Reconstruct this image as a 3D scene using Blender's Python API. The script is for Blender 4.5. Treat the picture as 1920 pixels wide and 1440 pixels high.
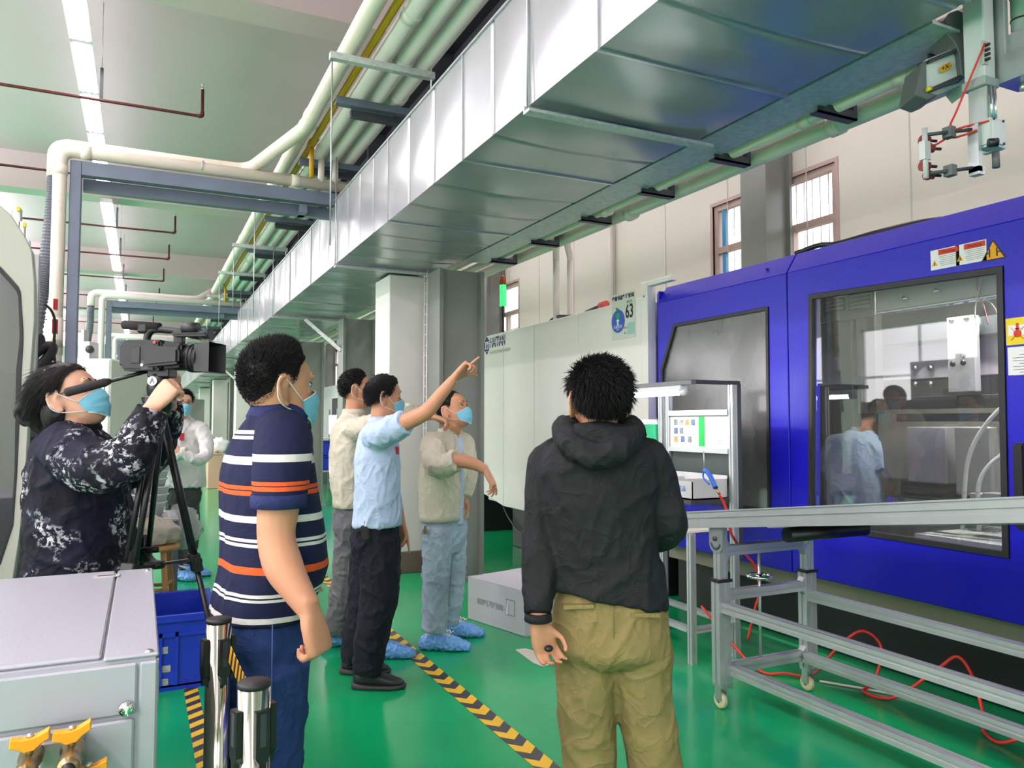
import bpy, bmesh, math, random
import numpy as np
from mathutils import Vector, Matrix, noise
R_ = random.Random(7)
S = bpy.context.scene
COL = S.collection
for o in list(bpy.data.objects): bpy.data.objects.remove(o)
# ---------------------------------------------------------------- camera, world, lights, exposure
FPX, TP, HC = 1442., 73/1442, 1.45
PIT = math.atan(TP); YAW = math.atan(.482*math.cos(PIT))
s_, c_ = math.sin(YAW), math.cos(YAW); sp_, cp_ = math.sin(PIT), math.cos(PIT)
FWD = Vector((s_*cp_, c_*cp_, sp_)); RGT = Vector((c_, -s_, 0)); UPV = Vector((-s_*sp_, -c_*sp_, cp_))
FH = Vector((s_, c_, 0))            # horizontal forward of the view
CAM = Vector((0, 0, HC))
cd = bpy.data.cameras.new('camera'); cam = bpy.data.objects.new('camera', cd); COL.objects.link(cam)
cam.location = CAM; cam.rotation_euler = (math.pi/2+PIT, 0, -YAW)
cd.sensor_width = 36; cd.lens = FPX/1920*36; cd.clip_start = .05; cd.clip_end = 300
S.camera = cam
w = bpy.data.worlds.new('sky'); S.world = w; w.use_nodes = True
bg = w.node_tree.nodes['Background']; bg.inputs[0].default_value = (1, .985, 1, 1); bg.inputs[1].default_value = 4.5
S.view_settings.view_transform = 'Standard'; S.view_settings.look = 'None'
S.view_settings.gamma = 1; S.view_settings.use_curve_mapping = False
S.view_settings.exposure = 0.44
LAMP = 14.0          # tube emission
def light_strip(x, y0, y1, z, w_, power, up=1.25, name='ceiling_lamp_row'):
    # a row of lamps shining down; tinted upward light added to lift the ceiling
    for k, p in ((0, power), (1, power*up)):
        l = bpy.data.lights.new(name, 'AREA'); l.shape = 'RECTANGLE'; l.size = w_; l.size_y = y1-y0; l.energy = p; l.color = (1, .95, 1.0) if not k else (1, .86, 1.05)
        o = bpy.data.objects.new(name, l); o.location = (x, (y0+y1)/2, z+.06*k); COL.objects.link(o)
        if k: o.rotation_euler = (0, math.pi, 0)
# rows of ceiling lamps of the same hall outside the frame, then added fill strips
for (x, p) in ((-3.6, 480), (-7.2, 420)):
    light_strip(x, -7, 12, 4.95, .2, p); light_strip(x, 13, 42, 4.95, .2, p*1.4)
light_strip(-.58, -7.5, 4.1, 4.95, .2, 40)
light_strip(4.5, -7, 34, 5.0, .2, 170, 1.5)  # row over the machine, added to brighten wall, machine top and pipes
light_strip(-.585, 4.4, 40, 5.1, .1, 5, 9)  # added uplight above the visible lamp row, brightens the ceiling
# daylight enters by the right wall, and by unseen left windows added as fill
ADDED_LEFTW = [(y, y+3.3) for y in np.arange(-5.5, 40, 4.1)]
for a_, b_ in ADDED_LEFTW:
    l = bpy.data.lights.new('window_portal', 'AREA'); l.shape = 'RECTANGLE'; l.size = 2.9; l.size_y = b_-a_; l.cycles.is_portal = True
    o = bpy.data.objects.new('window_portal', l); o.location = (-9.55, (a_+b_)/2, 2.45); o.rotation_euler = (0, -math.pi/2, 0); COL.objects.link(o)
ADDED_BACKW = [(x, x+2.2) for x in (-7.6, -4.6, -1.6, 1.4)]  # unseen back wall windows, added to brighten surfaces facing the camera
for a_, b_ in ADDED_BACKW:
    l = bpy.data.lights.new('window_portal', 'AREA'); l.shape = 'RECTANGLE'; l.size = b_-a_; l.size_y = 2.2; l.cycles.is_portal = True
    o = bpy.data.objects.new('window_portal', l); o.location = ((a_+b_)/2, -8.05, 2.3); o.rotation_euler = (math.pi/2, 0, 0); COL.objects.link(o)
try:
    S.cycles.max_bounces = 8; S.cycles.diffuse_bounces = 2; S.cycles.glossy_bounces = 4; S.cycles.transmission_bounces = 6
    S.cycles.transparent_max_bounces = 12; S.cycles.sample_clamp_indirect = 6; S.cycles.caustics_reflective = False; S.cycles.caustics_refractive = False
except Exception: pass

# ---------------------------------------------------------------- pixel -> place helpers (used only to read measured positions)
def ray(u, v): return FWD+RGT*((u-960)/FPX)-UPV*((v-720)/FPX)
def atX(u, v, X): d = ray(u, v); return CAM+d*(X/d.x)
def atY(u, v, Y): d = ray(u, v); return CAM+d*(Y/d.y)
def atZ(u, v, Z): d = ray(u, v); return CAM+d*((Z-HC)/d.z)
def atD(u, v, D): return CAM+ray(u, v)*D

# ---------------------------------------------------------------- materials
MATS = {}
def mat(name, col, rough=.5, metal=0., spec=.5, var=0., vscale=6., bump=0., bscale=40., stretch=None, emit=None, coat=0., dirt=0., dscale=3., dcol=None):
    if name in MATS: return MATS[name]
    m = bpy.data.materials.new(name); m.use_nodes = True; nt = m.node_tree; b = nt.nodes['Principled BSDF']
    b.inputs['Base Color'].default_value = (*col, 1); b.inputs['Roughness'].default_value = rough; b.inputs['Metallic'].default_value = metal
    b.inputs['Specular IOR Level'].default_value = spec; b.inputs['Coat Weight'].default_value = coat
    if coat: b.inputs['Coat Roughness'].default_value = .08
    tc = nt.nodes.new('ShaderNodeTexCoord'); src = tc.outputs['Object']
    if stretch:
        mp = nt.nodes.new('ShaderNodeMapping'); mp.inputs['Scale'].default_value = stretch; nt.links.new(src, mp.inputs[0]); src = mp.outputs[0]
    last = None
    if var:
        n = nt.nodes.new('ShaderNodeTexNoise'); n.inputs['Scale'].default_value = vscale; n.inputs['Detail'].default_value = 5
        nt.links.new(src, n.inputs['Vector'])
        r = nt.nodes.new('ShaderNodeValToRGB'); r.color_ramp.elements[0].position = .3; r.color_ramp.elements[1].position = .7
        r.color_ramp.elements[0].color = (*[max(0, c*(1-var)) for c in col], 1); r.color_ramp.elements[1].color = (*[min(1, c*(1+var)) for c in col], 1)
        nt.links.new(n.outputs['Fac'], r.inputs[0]); last = r.outputs[0]
    if dirt:
        n = nt.nodes.new('ShaderNodeTexNoise'); n.inputs['Scale'].default_value = dscale; n.inputs['Detail'].default_value = 8; n.inputs['Roughness'].default_value = .7
        nt.links.new(src, n.inputs['Vector'])
        r = nt.nodes.new('ShaderNodeValToRGB'); r.color_ramp.elements[0].position = .55; r.color_ramp.elements[1].position = .75
        r.color_ramp.elements[0].color = (0, 0, 0, 1); r.color_ramp.elements[1].color = (dirt, dirt, dirt, 1)
        nt.links.new(n.outputs['Fac'], r.inputs[0])
        mx = nt.nodes.new('ShaderNodeMixRGB'); nt.links.new(r.outputs[0], mx.inputs[0])
        if last: nt.links.new(last, mx.inputs[1])
        else: mx.inputs[1].default_value = (*col, 1)
        mx.inputs[2].default_value = (*(dcol or [c*.5 for c in col]), 1); last = mx.outputs[0]
    if last: nt.links.new(last, b.inputs['Base Color'])
    if bump:
        n = nt.nodes.new('ShaderNodeTexNoise'); n.inputs['Scale'].default_value = bscale; n.inputs['Detail'].default_value = 4
        nt.links.new(src, n.inputs['Vector'])
        bp = nt.nodes.new('ShaderNodeBump'); bp.inputs['Strength'].default_value = bump; bp.inputs['Distance'].default_value = .02
        nt.links.new(n.outputs['Fac'], bp.inputs['Height']); nt.links.new(bp.outputs[0], b.inputs['Normal'])
    if emit:
        b.inputs['Emission Color'].default_value = (*emit[0], 1); b.inputs['Emission Strength'].default_value = emit[1]
    MATS[name] = m; return m
def srgb(*c): return tuple((x/255/12.92 if x/255 <= .04045 else ((x/255+.055)/1.055)**2.4) for x in c)
def glassmat(name, tint, haze, hazecol, rough=.03, ior=1.5):
    """a pane: clear transmission, a little haze, mirror reflection by Fresnel"""
    m = bpy.data.materials.new(name); m.use_nodes = True; nt = m.node_tree; nt.nodes.clear()
    out = nt.nodes.new('ShaderNodeOutputMaterial'); tr = nt.nodes.new('ShaderNodeBsdfTransparent'); tr.inputs[0].default_value = (*tint, 1)
    df = nt.nodes.new('ShaderNodeBsdfDiffuse'); df.inputs[0].default_value = (*hazecol, 1)
    gl = nt.nodes.new('ShaderNodeBsdfGlossy'); gl.inputs['Roughness'].default_value = rough
    m1 = nt.nodes.new('ShaderNodeMixShader'); m2 = nt.nodes.new('ShaderNodeMixShader'); fr = nt.nodes.new('ShaderNodeFresnel'); fr.inputs[0].default_value = ior
    tc = nt.nodes.new('ShaderNodeTexCoord'); n = nt.nodes.new('ShaderNodeTexNoise'); n.inputs['Scale'].default_value = 2.5; n.inputs['Detail'].default_value = 8
    nt.links.new(tc.outputs['Object'], n.inputs['Vector'])
    mm = nt.nodes.new('ShaderNodeMath'); mm.operation = 'MULTIPLY'; mm.inputs[1].default_value = haze*2; nt.links.new(n.outputs['Fac'], mm.inputs[0])
    nt.links.new(mm.outputs[0], m1.inputs[0]); nt.links.new(tr.outputs[0], m1.inputs[1]); nt.links.new(df.outputs[0], m1.inputs[2])
    geo = nt.nodes.new('ShaderNodeNewGeometry'); ff = nt.nodes.new('ShaderNodeMath'); ff.operation = 'MULTIPLY'; inv = nt.nodes.new('ShaderNodeMath'); inv.operation = 'SUBTRACT'; inv.inputs[0].default_value = 1
    nt.links.new(geo.outputs['Backfacing'], inv.inputs[1]); nt.links.new(fr.outputs[0], ff.inputs[0]); nt.links.new(inv.outputs[0], ff.inputs[1]); nt.links.new(ff.outputs[0], m2.inputs[0]); nt.links.new(m1.outputs[0], m2.inputs[1]); nt.links.new(gl.outputs[0], m2.inputs[2])
    nt.links.new(m2.outputs[0], out.inputs[0]); MATS[name] = m; return m

# ---------------------------------------------------------------- mesh builder
def frame_of(d, up=None):
    d = Vector(d).normalized(); up = Vector(up or (0, 0, 1))
    if abs(d.dot(up)) > .98: up = Vector((0, 1, 0)) if abs(d.y) < .9 else Vector((1, 0, 0))
    a = d.cross(up).normalized(); b = a.cross(d).normalized(); return d, a, b
class MB:
    def __init__(s): s.v = []; s.f = []; s.m = []; s.sm = []
    def add(s, vs, fs, mi=0, smooth=False):
        o = len(s.v); s.v += [tuple(x) for x in vs]
        for f in fs: s.f.append([i+o for i in f]); s.m.append(mi); s.sm.append(smooth)
        return s
    def box(s, a, b, mi=0, rz=0, piv=None):
        x0, y0, z0 = [min(a[i], b[i]) for i in range(3)]; x1, y1, z1 = [max(a[i], b[i]) for i in range(3)]
        vs = [(x0, y0, z0), (x1, y0, z0), (x1, y1, z0), (x0, y1, z0), (x0, y0, z1), (x1, y0, z1), (x1, y1, z1), (x0, y1, z1)]
        if rz:
            p = piv or ((x0+x1)/2, (y0+y1)/2); ca, sa = math.cos(rz), math.sin(rz)
            vs = [(p[0]+(x-p[0])*ca-(y-p[1])*sa, p[1]+(x-p[0])*sa+(y-p[1])*ca, z) for x, y, z in vs]
        return s.add(vs, [(0, 3, 2, 1), (4, 5, 6, 7), (0, 1, 5, 4), (1, 2, 6, 5), (2, 3, 7, 6), (3, 0, 4, 7)], mi)
    def bar(s, p, q, w, h, up=None, mi=0):
        p, q = Vector(p), Vector(q); d, a, b = frame_of(q-p, up); vs = []
        for e in (p, q):
            for i, j in ((-1, -1), (1, -1), (1, 1), (-1, 1)): vs.append(e+a*(w/2*i)+b*(h/2*j))
        return s.add(vs, [(3, 2, 1, 0), (4, 5, 6, 7), (0, 1, 5, 4), (1, 2, 6, 5), (2, 3, 7, 6), (3, 0, 4, 7)], mi)
    def ring_tube(s, pts, rad, n=10, cap=True, mi=0, smooth=True, closed=False):
        pts = [Vector(p) for p in pts]; N = len(pts); rads = rad if isinstance(rad, (list, tuple)) else [rad]*N
        vs = []; a = None
        for i, p in enumerate(pts):
            if closed: d = (pts[(i+1) % N]-pts[i-1])
            else: d = (pts[min(i+1, N-1)]-pts[max(i-1, 0)])
            d = d.normalized()
            if a is None: _, a, b = frame_of(d)
            else:
                a = (a-d*a.dot(d)).normalized(); b = a.cross(d).normalized()
                b = d.cross(a).normalized()
            b = d.cross(a).normalized()
            for k in range(n):
                t = 2*math.pi*k/n; vs.append(p+a*(rads[i]*math.cos(t))+b*(rads[i]*math.sin(t)))
        fs = []
        for i in range(N if closed else N-1):
            j = (i+1) % N
            for k in range(n): fs.append((i*n+k, i*n+(k+1) % n, j*n+(k+1) % n, j*n+k))
        s.add(vs, fs, mi, smooth)
        if cap and not closed:
            o = len(s.v)-N*n
            s.f.append([o+k for k in range(n)][::-1]); s.m.append(mi); s.sm.append(False)
            s.f.append([o+(N-1)*n+k for k in range(n)]); s.m.append(mi); s.sm.append(False)
        return s
    tube = ring_tube
    def lathe(s, prof, c=(0, 0, 0), n=20, axis='z', mi=0, smooth=True):
        vs = []
        for r, h in prof:
            for k in range(n):
                t = 2*math.pi*k/n; x, y = r*math.cos(t), r*math.sin(t)
                p = {'z': (x, y, h), 'x': (h, x, y), 'y': (y, h, x)}[axis]
                vs.append((c[0]+p[0], c[1]+p[1], c[2]+p[2]))
        N = len(prof); fs = [(i*n+k, i*n+(k+1) % n, (i+1)*n+(k+1) % n, (i+1)*n+k) for i in range(N-1) for k in range(n)]
        fs += [tuple(range(n))[::-1], tuple((N-1)*n+k for k in range(n))]
        return s.add(vs, fs, mi, smooth)
    def prism(s, poly, d, mi=0):
        """extrude a 3-D polygon by vector d"""
        d = Vector(d); P = [Vector(p) for p in poly]; n = len(P)
        return s.add(P+[p+d for p in P], [tuple(range(n))[::-1], tuple(range(n, 2*n))]+[(i, (i+1) % n, (i+1) % n+n, i+n) for i in range(n)], mi)
    def frame2(s, outer, inner, d, mi=0):
        """ring between two matching polygons, extruded"""
        d = Vector(d); n = len(outer); O = [Vector(p) for p in outer]; I = [Vector(p) for p in inner]
        vs = O+I+[p+d for p in O]+[p+d for p in I]; fs = []
        for i in range(n):
            j = (i+1) % n
            fs += [(i, j, n+j, n+i), (2*n+i, 3*n+i, 3*n+j, 2*n+j), (i, 2*n+i, 2*n+j, j), (n+i, n+j, 3*n+j, 3*n+i)]
        return s.add(vs, fs, mi)
    def ball(s, c, r, n=12, m=8, mi=0):
        rr = r if isinstance(r, (list, tuple)) else (r, r, r); vs = []; fs = []
        for i in range(m+1):
            ph = math.pi*i/m
            for k in range(n):
                t = 2*math.pi*k/n; vs.append((c[0]+rr[0]*math.sin(ph)*math.cos(t), c[1]+rr[1]*math.sin(ph)*math.sin(t), c[2]-rr[2]*math.cos(ph)))
        for i in range(m):
            for k in range(n): fs.append((i*n+k, i*n+(k+1) % n, (i+1)*n+(k+1) % n, (i+1)*n+k))
        return s.add(vs, fs, mi, True)
    def rings(s, rings, mi=0, smooth=True, cap=True):
        """rings: list of equally long point lists"""
        n = len(rings[0]); N = len(rings); vs = [p for r in rings for p in r]
        fs = [(i*n+k, i*n+(k+1) % n, (i+1)*n+(k+1) % n, (i+1)*n+k) for i in range(N-1) for k in range(n)]
        if cap: fs += [tuple(range(n))[::-1], tuple((N-1)*n+k for k in range(n))]
        return s.add(vs, fs, mi, smooth)
    def grid(s, rows, mi=0, smooth=True, thick=0):
        n = len(rows[0]); N = len(rows); vs = [p for r in rows for p in r]
        return s.add(vs, [(i*n+k, i*n+k+1, (i+1)*n+k+1, (i+1)*n+k) for i in range(N-1) for k in range(n-1)], mi, smooth)
    def mesh(s, name, mats, off=(0, 0, 0), bevel=0, seg=1, weld=False, fixn=True):
        me = bpy.data.meshes.new(name)
        ox, oy, oz = off
        me.from_pydata([(x-ox, y-oy, z-oz) for x, y, z in s.v], [], s.f)
        for mm in (mats if isinstance(mats, (list, tuple)) else [mats]): me.materials.append(mm)
        me.polygons.foreach_set('material_index', s.m); me.polygons.foreach_set('use_smooth', s.sm)
        if bevel or fixn or weld:
            bm = bmesh.new(); bm.from_mesh(me)
            if weld: bmesh.ops.remove_doubles(bm, verts=bm.verts, dist=1e-5)
            if fixn: bmesh.ops.recalc_face_normals(bm, faces=bm.faces)
            if bevel:
                es = [e for e in bm.edges if len(e.link_faces) == 2 and e.calc_face_angle(0) > .6]
                bmesh.ops.bevel(bm, geom=es, offset=bevel, segments=seg, affect='EDGES', clamp_overlap=True)
            bm.to_mesh(me); bm.free()
        me.update(); return me
def wloc(o):
    v = Vector((0, 0, 0))
    while o: v += o.location; o = o.parent
    return v
def thing(name, label, cat, loc, group=None, kind=None):
    o = bpy.data.objects.new(name, None); COL.objects.link(o); o.location = loc; o.empty_display_size = .05
    o['label'] = label; o['category'] = cat
    if group: o['group'] = group
    if kind: o['kind'] = kind
    return o
def part(name, mb, mats, parent, bevel=0, seg=1, label=None, weld=False, kind=None):
    """mesh authored in world coordinates, child of parent"""
    off = wloc(parent); me = mb.mesh(name, mats, off, bevel, seg, weld) if isinstance(mb, MB) else mb
    o = bpy.data.objects.new(name, me); COL.objects.link(o); o.parent = parent
    if label: o['label'] = label
    if kind: o['kind'] = kind
    return o
def solo(name, mb, mats, label=None, cat=None, group=None, kind=None, bevel=0, seg=1, weld=False):
    vs = np.array(mb.v); lo, hi = vs.min(0), vs.max(0); off = ((lo[0]+hi[0])/2, (lo[1]+hi[1])/2, lo[2])
    o = bpy.data.objects.new(name, mb.mesh(name, mats, off, bevel, seg, weld)); COL.objects.link(o); o.location = off
    if label: o['label'] = label
    if cat: o['category'] = cat
    if group: o['group'] = group
    if kind: o['kind'] = kind
    return o
def struct(name, mb, mats, bevel=0, label=None, parent=None):
    if parent: return part(name, mb, mats, parent, bevel)
    o = solo(name, mb, mats, label, None, None, 'structure', bevel); return o
def dup(o, dloc, label=None, parent=None):
    def rec(x, p):
        c = x.copy(); COL.objects.link(c); c.parent = p
        for ch in [k for k in bpy.data.objects if k.parent == x]: rec(ch, c)
        return c
    c = rec(o, parent); c.location = o.location+Vector(dloc)
    if label: c['label'] = label
    return c
def bend(pts, r=.05, n=5):
    """round the corners of a polyline"""
    P = [Vector(p) for p in pts]; out = [P[0]]
    for i in range(1, len(P)-1):
        a = (P[i-1]-P[i]); b = (P[i+1]-P[i]); rr = min(r, a.length*.49, b.length*.49)
        A = P[i]+a.normalized()*rr; B = P[i]+b.normalized()*rr
        for k in range(n+1):
            t = k/n; out.append(A*(1-t)**2+P[i]*2*t*(1-t)+B*t*t)
    out.append(P[-1]); return out
def crom(pts, n=6):
    P = [Vector(p) for p in pts]; P = [P[0]*2-P[1]]+P+[P[-1]*2-P[-2]]; out = []
    for i in range(1, len(P)-2):
        for k in range(n):
            t = k/n; a, b, c, d = P[i-1:i+3]
            out.append(.5*((2*b)+(c-a)*t+(2*a-5*b+4*c-d)*t*t+(3*b-a-3*c+d)*t**3))
    out.append(P[-2]); return out
def text_mesh(txt, size, name='lettering', thick=.0, bold=0.):
    cu = bpy.data.curves.new('t', 'FONT'); cu.body = txt; cu.size = size; cu.extrude = thick; cu.offset = bold; cu.resolution_u = 2
    cu.align_x = 'CENTER'; cu.align_y = 'CENTER'
    o = bpy.data.objects.new('t', cu); COL.objects.link(o); bpy.context.view_layer.update()
    me = bpy.data.meshes.new_from_object(o.evaluated_get(bpy.context.evaluated_depsgraph_get())); me.name = name
    bpy.data.objects.remove(o); bpy.data.curves.remove(cu); return me
def text_part(txt, size, pos, xdir, ydir, m, parent, name='lettering', sx=1., bold=0., shear=0):
    """flat print on a surface; pos world centre, xdir/ydir world axes"""
    me = text_mesh(txt, size, name, bold=bold); X = Vector(xdir).normalized(); Y = Vector(ydir).normalized(); off = wloc(parent) if parent else Vector()
    for v in me.vertices:
        p = Vector(pos)+X*(v.co.x*sx)+Y*v.co.y-off; v.co = p
    me.materials.clear(); me.materials.append(m)
    o = bpy.data.objects.new(name, me); COL.objects.link(o); o.parent = parent; return o
ORD = ['nearest', 'second nearest', 'third nearest', 'fourth nearest', 'fifth nearest', 'sixth nearest', 'seventh nearest', 'eighth nearest', 'ninth nearest', 'tenth nearest', 'eleventh nearest', 'twelfth nearest', 'thirteenth nearest', 'fourteenth nearest', 'fifteenth nearest', 'sixteenth nearest', 'seventeenth nearest', 'eighteenth nearest', 'nineteenth nearest', 'twentieth nearest']+['%d-th nearest' % k for k in range(21, 60)]
# ------------------------------------------------------------ materials of the shell
M_floor = mat('green_epoxy', (.004, .36, .115), .17, var=.14, vscale=1.3, bump=.02, bscale=3, dirt=.35, dscale=1.6, dcol=(.02, .43, .16), spec=.4)
M_ceil = mat('ceiling_paint', srgb(212, 190, 194), .85, var=.03, vscale=.6)
M_beam = mat('beam_paint', srgb(220, 200, 200), .8)
M_wall = mat('wall_cream', srgb(226, 226, 208), .6, var=.03, vscale=.5)
M_wallw = mat('wall_white', srgb(232, 231, 222), .55, var=.03, vscale=1.)
M_colgrey = mat('column_grey', srgb(126, 132, 124), .42, var=.06, vscale=2)
M_colbase = mat('column_base', srgb(112, 98, 86), .5)
M_galv = mat('galvanised', (.56, .58, .59), .3, metal=.75, var=.12, vscale=9, bump=.02, bscale=4)
M_duct = mat('duct_sheet', (.44, .44, .465), .24, metal=.35, var=.05, vscale=4, bump=.012, bscale=2.2)
M_galvr = mat('galvanised_rough', (.60, .62, .61), .42, metal=.25, var=.15, vscale=30)
M_pvc = mat('pvc_cream', srgb(240, 230, 212), .32, var=.05, vscale=3, dirt=.3, dscale=5, dcol=srgb(190, 175, 140))
M_pvcw = mat('pvc_white', srgb(244, 236, 228), .28, var=.03, vscale=3)
M_pvcg = mat('pvc_greyish', srgb(222, 220, 206), .35, var=.05, vscale=3)
M_yel = mat('yellow_pipe', srgb(208, 160, 18), .35, var=.06)
M_steel = mat('blue_grey_steel', srgb(104, 116, 132), .42, var=.12, vscale=5)
M_dark = mat('dark_steel', srgb(58, 62, 68), .45, var=.1)
M_redp = mat('oxblood_pipe', srgb(92, 26, 26), .45)
M_black = mat('black_plastic', (.012, .012, .013), .38)
M_blackm = mat('black_matte', (.01, .01, .011), .7)
M_rub = mat('black_rubber', (.014, .015, .016), .5)
M_tube = mat('tube_glow', (.9, .9, .9), .4, emit=((1, .95, 1), LAMP))
M_lampw = mat('lamp_tray', srgb(235, 235, 238), .4)
M_wf = mat('window_frame', srgb(196, 172, 160), .45)
M_wfb = mat('window_blue', srgb(70, 150, 200), .4)
M_glassw = glassmat('window_pane', (.96, .98, 1), .02, (.8, .8, .8))
# ------------------------------------------------------------ shell
XW, XL, YB, YF, ZC = 6.0, -9.5, -8.0, 44.0, 5.7
struct('floor', MB().box((XL, YB, -.15), (XW, YF, 0)), M_floor)
struct('ceiling', MB().box((XL, YB, ZC), (XW, YF, ZC+.2)), M_ceil)
for i, y in enumerate((-7.2, -.2, 6.86, 13.98, 21.0, 28.1, 35.2, 41.8)):
    struct('trim_%d' % (i+1), MB().box((XL, y, 5.12), (XW, y+.4, ZC)), M_beam)
wb = MB(); y = YB
for a, b in ADDED_LEFTW: wb.box((XL-.2, y, 0), (XL, a, ZC)); wb.box((XL-.2, a, 0), (XL, b, 1.0)); wb.box((XL-.2, a, 3.9), (XL, b, ZC)); y = b
wb.box((XL-.2, y, 0), (XL, YF, ZC)); struct('wall_left', wb, M_wallw)
for i, (a, b) in enumerate(ADDED_LEFTW):  # frames of the added left windows, unseen, there for the fill daylight
    wn = MB(); wn.box((XL-.12, a, 1.0), (XL-.06, a+.06, 3.9)); wn.box((XL-.12, b-.06, 1.0), (XL-.06, b, 3.9)); wn.box((XL-.12, a, 1.0), (XL-.06, b, 1.06)); wn.box((XL-.12, a, 3.84), (XL-.06, b, 3.9))
    wn.box((XL-.115, (a+b)/2-.03, 1.06), (XL-.065, (a+b)/2+.03, 3.84)); wn.box((XL-.11, a+.06, 2.6), (XL-.07, b-.06, 2.66))
    solo('window_%d' % (i+11), wn, M_lampw, None, None, None, 'structure')
wb = MB(); x = XL
for a, b in ADDED_BACKW: wb.box((x, YB-.2, 0), (a, YB, ZC)); wb.box((a, YB-.2, 0), (b, YB, 1.2)); wb.box((a, YB-.2, 3.4), (b, YB, ZC)); x = b
wb.box((x, YB-.2, 0), (XW, YB, ZC)); struct('wall_back', wb, M_wallw)
for i, (a, b) in enumerate(ADDED_BACKW):  # frames of the added back windows, unseen, there for the fill daylight
    wn = MB(); wn.box((a, YB-.12, 1.2), (a+.06, YB-.06, 3.4)); wn.box((b-.06, YB-.12, 1.2), (b, YB-.06, 3.4)); wn.box((a+.06, YB-.12, 1.2), (b-.06, YB-.06, 1.26)); wn.box((a+.06, YB-.12, 3.34), (b-.06, YB-.06, 3.4)); wn.box(((a+b)/2-.03, YB-.115, 1.26), ((a+b)/2+.03, YB-.065, 3.34))
    solo('window_%d' % (i+31), wn, M_lampw, None, None, None, 'structure')
struct('wall_far', MB().box((XL, YF, 0), (XW, YF+.2, ZC)), M_wallw)
# right wall with window openings (y0, y1)
WINS = [(-1.75, -.05), (5.25, 7.02), (12.2, 13.75), (18.9, 20.6), (25.8, 27.5), (32.6, 34.3)]; WZ0, WZ1 = 2.35, 3.98
wb = MB(); y = YB
for a, b in WINS:
    wb.box((XW, y, 0), (XW+.24, a, ZC)); wb.box((XW, a, 0), (XW+.24, b, WZ0)); wb.box((XW, a, WZ1), (XW+.24, b, ZC)); y = b
wb.box((XW, y, 0), (XW+.24, YF, ZC))
wr = struct('wall_right', wb, M_wall)
sb = MB()
for yy in np.arange(-6, 42, 1.16): sb.box((XW-.006, yy, 0), (XW, yy+.012, ZC))
part('panel_seam', sb, mat('seam', srgb(206, 206, 190), .6), wr)
for i, (a, b) in enumerate(WINS):
    wn = MB(); x0, x1 = XW+.02, XW+.10
    for q in ((a, a+.06), (b-.06, b)): wn.box((x0, q[0], WZ0), (x1, q[1], WZ1))
    for q in ((WZ0, WZ0+.06), (WZ1-.06, WZ1), (3.42, 3.49)): wn.box((x0+.003, a+.06, q[0]), (x1-.003, b-.06, q[1]))
    wn.box((x0, a-.04, WZ0-.04), (x0-.03, a, WZ1+.04)); wn.box((x0, b, WZ0-.04), (x0-.03, b+.04, WZ1+.04)); wn.box((x0, a, WZ1), (x0-.03, b, WZ1+.04))
    root = solo('window_%d' % (i+1), wn, M_wf, None, None, None, 'structure')
    for k, yy in enumerate(np.linspace(a, b, 4)[1:-1]):
        part('mullion', MB().box((x0, yy-.03, WZ0+.06), (x1-.01, yy+.03, 3.42)), M_wf, root)
    part('mullion', MB().box((x0, (a+b)/2-.03, 3.49), (x1-.01, (a+b)/2+.03, WZ1-.06)), M_wf, root)
    part('sash_edge', MB().box((x0+.02, b-.17, WZ0+.06), (x1-.02, b-.11, WZ1-.06)), M_wfb, root, label='blue sash edge')
    part('pane', MB().box((XW+.075, a+.05, WZ0+.05), (XW+.081, b-.05, WZ1-.05)), M_glassw, root)
    bars = np.arange(a+.12, b-.05, .105); me0 = None
    for yy in bars:
        if me0 is None:
            bo = part('security_bar', MB().tube([(XW+.16, yy, WZ0), (XW+.16, yy, WZ1)], .007, 6), M_lampw, root); me0 = bo; y00 = yy
        else:
            c = me0.copy(); COL.objects.link(c); c.parent = root; c.location = me0.location+Vector((0, yy-y00, 0))
# neighbouring building outside
bb = thing('neighbour_building', 'tan brick building outside beyond the barred windows', 'building', (13, 12, 0))
part('wall', MB().box((12, -10, 0), (14, 40, 4.6)), mat('brick_tan', srgb(168, 140, 118), .8, var=.15, vscale=3), bb)
part('roof_edge', MB().box((11.8, -10, 4.6), (14.1, 40, 4.8)), mat('roof_edge', srgb(120, 110, 104), .8), bb)
for yy in np.arange(-8, 39, 3): part('window', MB().box((11.97, yy, 2.2), (12, yy+1.3, 3.6)), M_dark, bb)
solo('ground', MB().box((XW+.24, -30, -.2), (40, 60, -.05)), mat('yard', srgb(150, 150, 145), .9), None, None, None, 'structure')
# ------------------------------------------------------------ columns
def hcol(x0, x1, y0, y1, zt, i, steel=M_colgrey):
    m = MB(); t = .035
    m.box((x0, y0, 0), (x0+t, y1, zt)); m.box((x1-t, y0, 0), (x1, y1, zt)); m.box((x0+t, (y0+y1)/2-.02, 0), (x1-t, (y0+y1)/2+.02, zt))
    m.box((x0+t, y0+.05, 0), (x1-t, y0+.06, zt))
    return m
for i, y in enumerate((6.65, 10.42, 13.75, 17.6, 21.6, 25.3, 29, 33, 37)):
    r = thing('steel_column', ('grey steel column between the jeans man and the white machine', 'dark grey steel column behind the man in the cream jacket', 'pale grey steel column right of the striped man\'s head')[i] if i < 3 else '%s grey steel column down the aisle under the duct' % ORD[i], 'column', (2.68, y+.15, 0), 'steel columns under the duct')
    part('shaft', hcol(2.46, 2.91, y, y+.3, 2.885, i), M_colgrey, r)
    part('base_plate', MB().box((2.41, y-.05, 0), (2.96, y+.35, .03)), M_colgrey, r)
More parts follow.
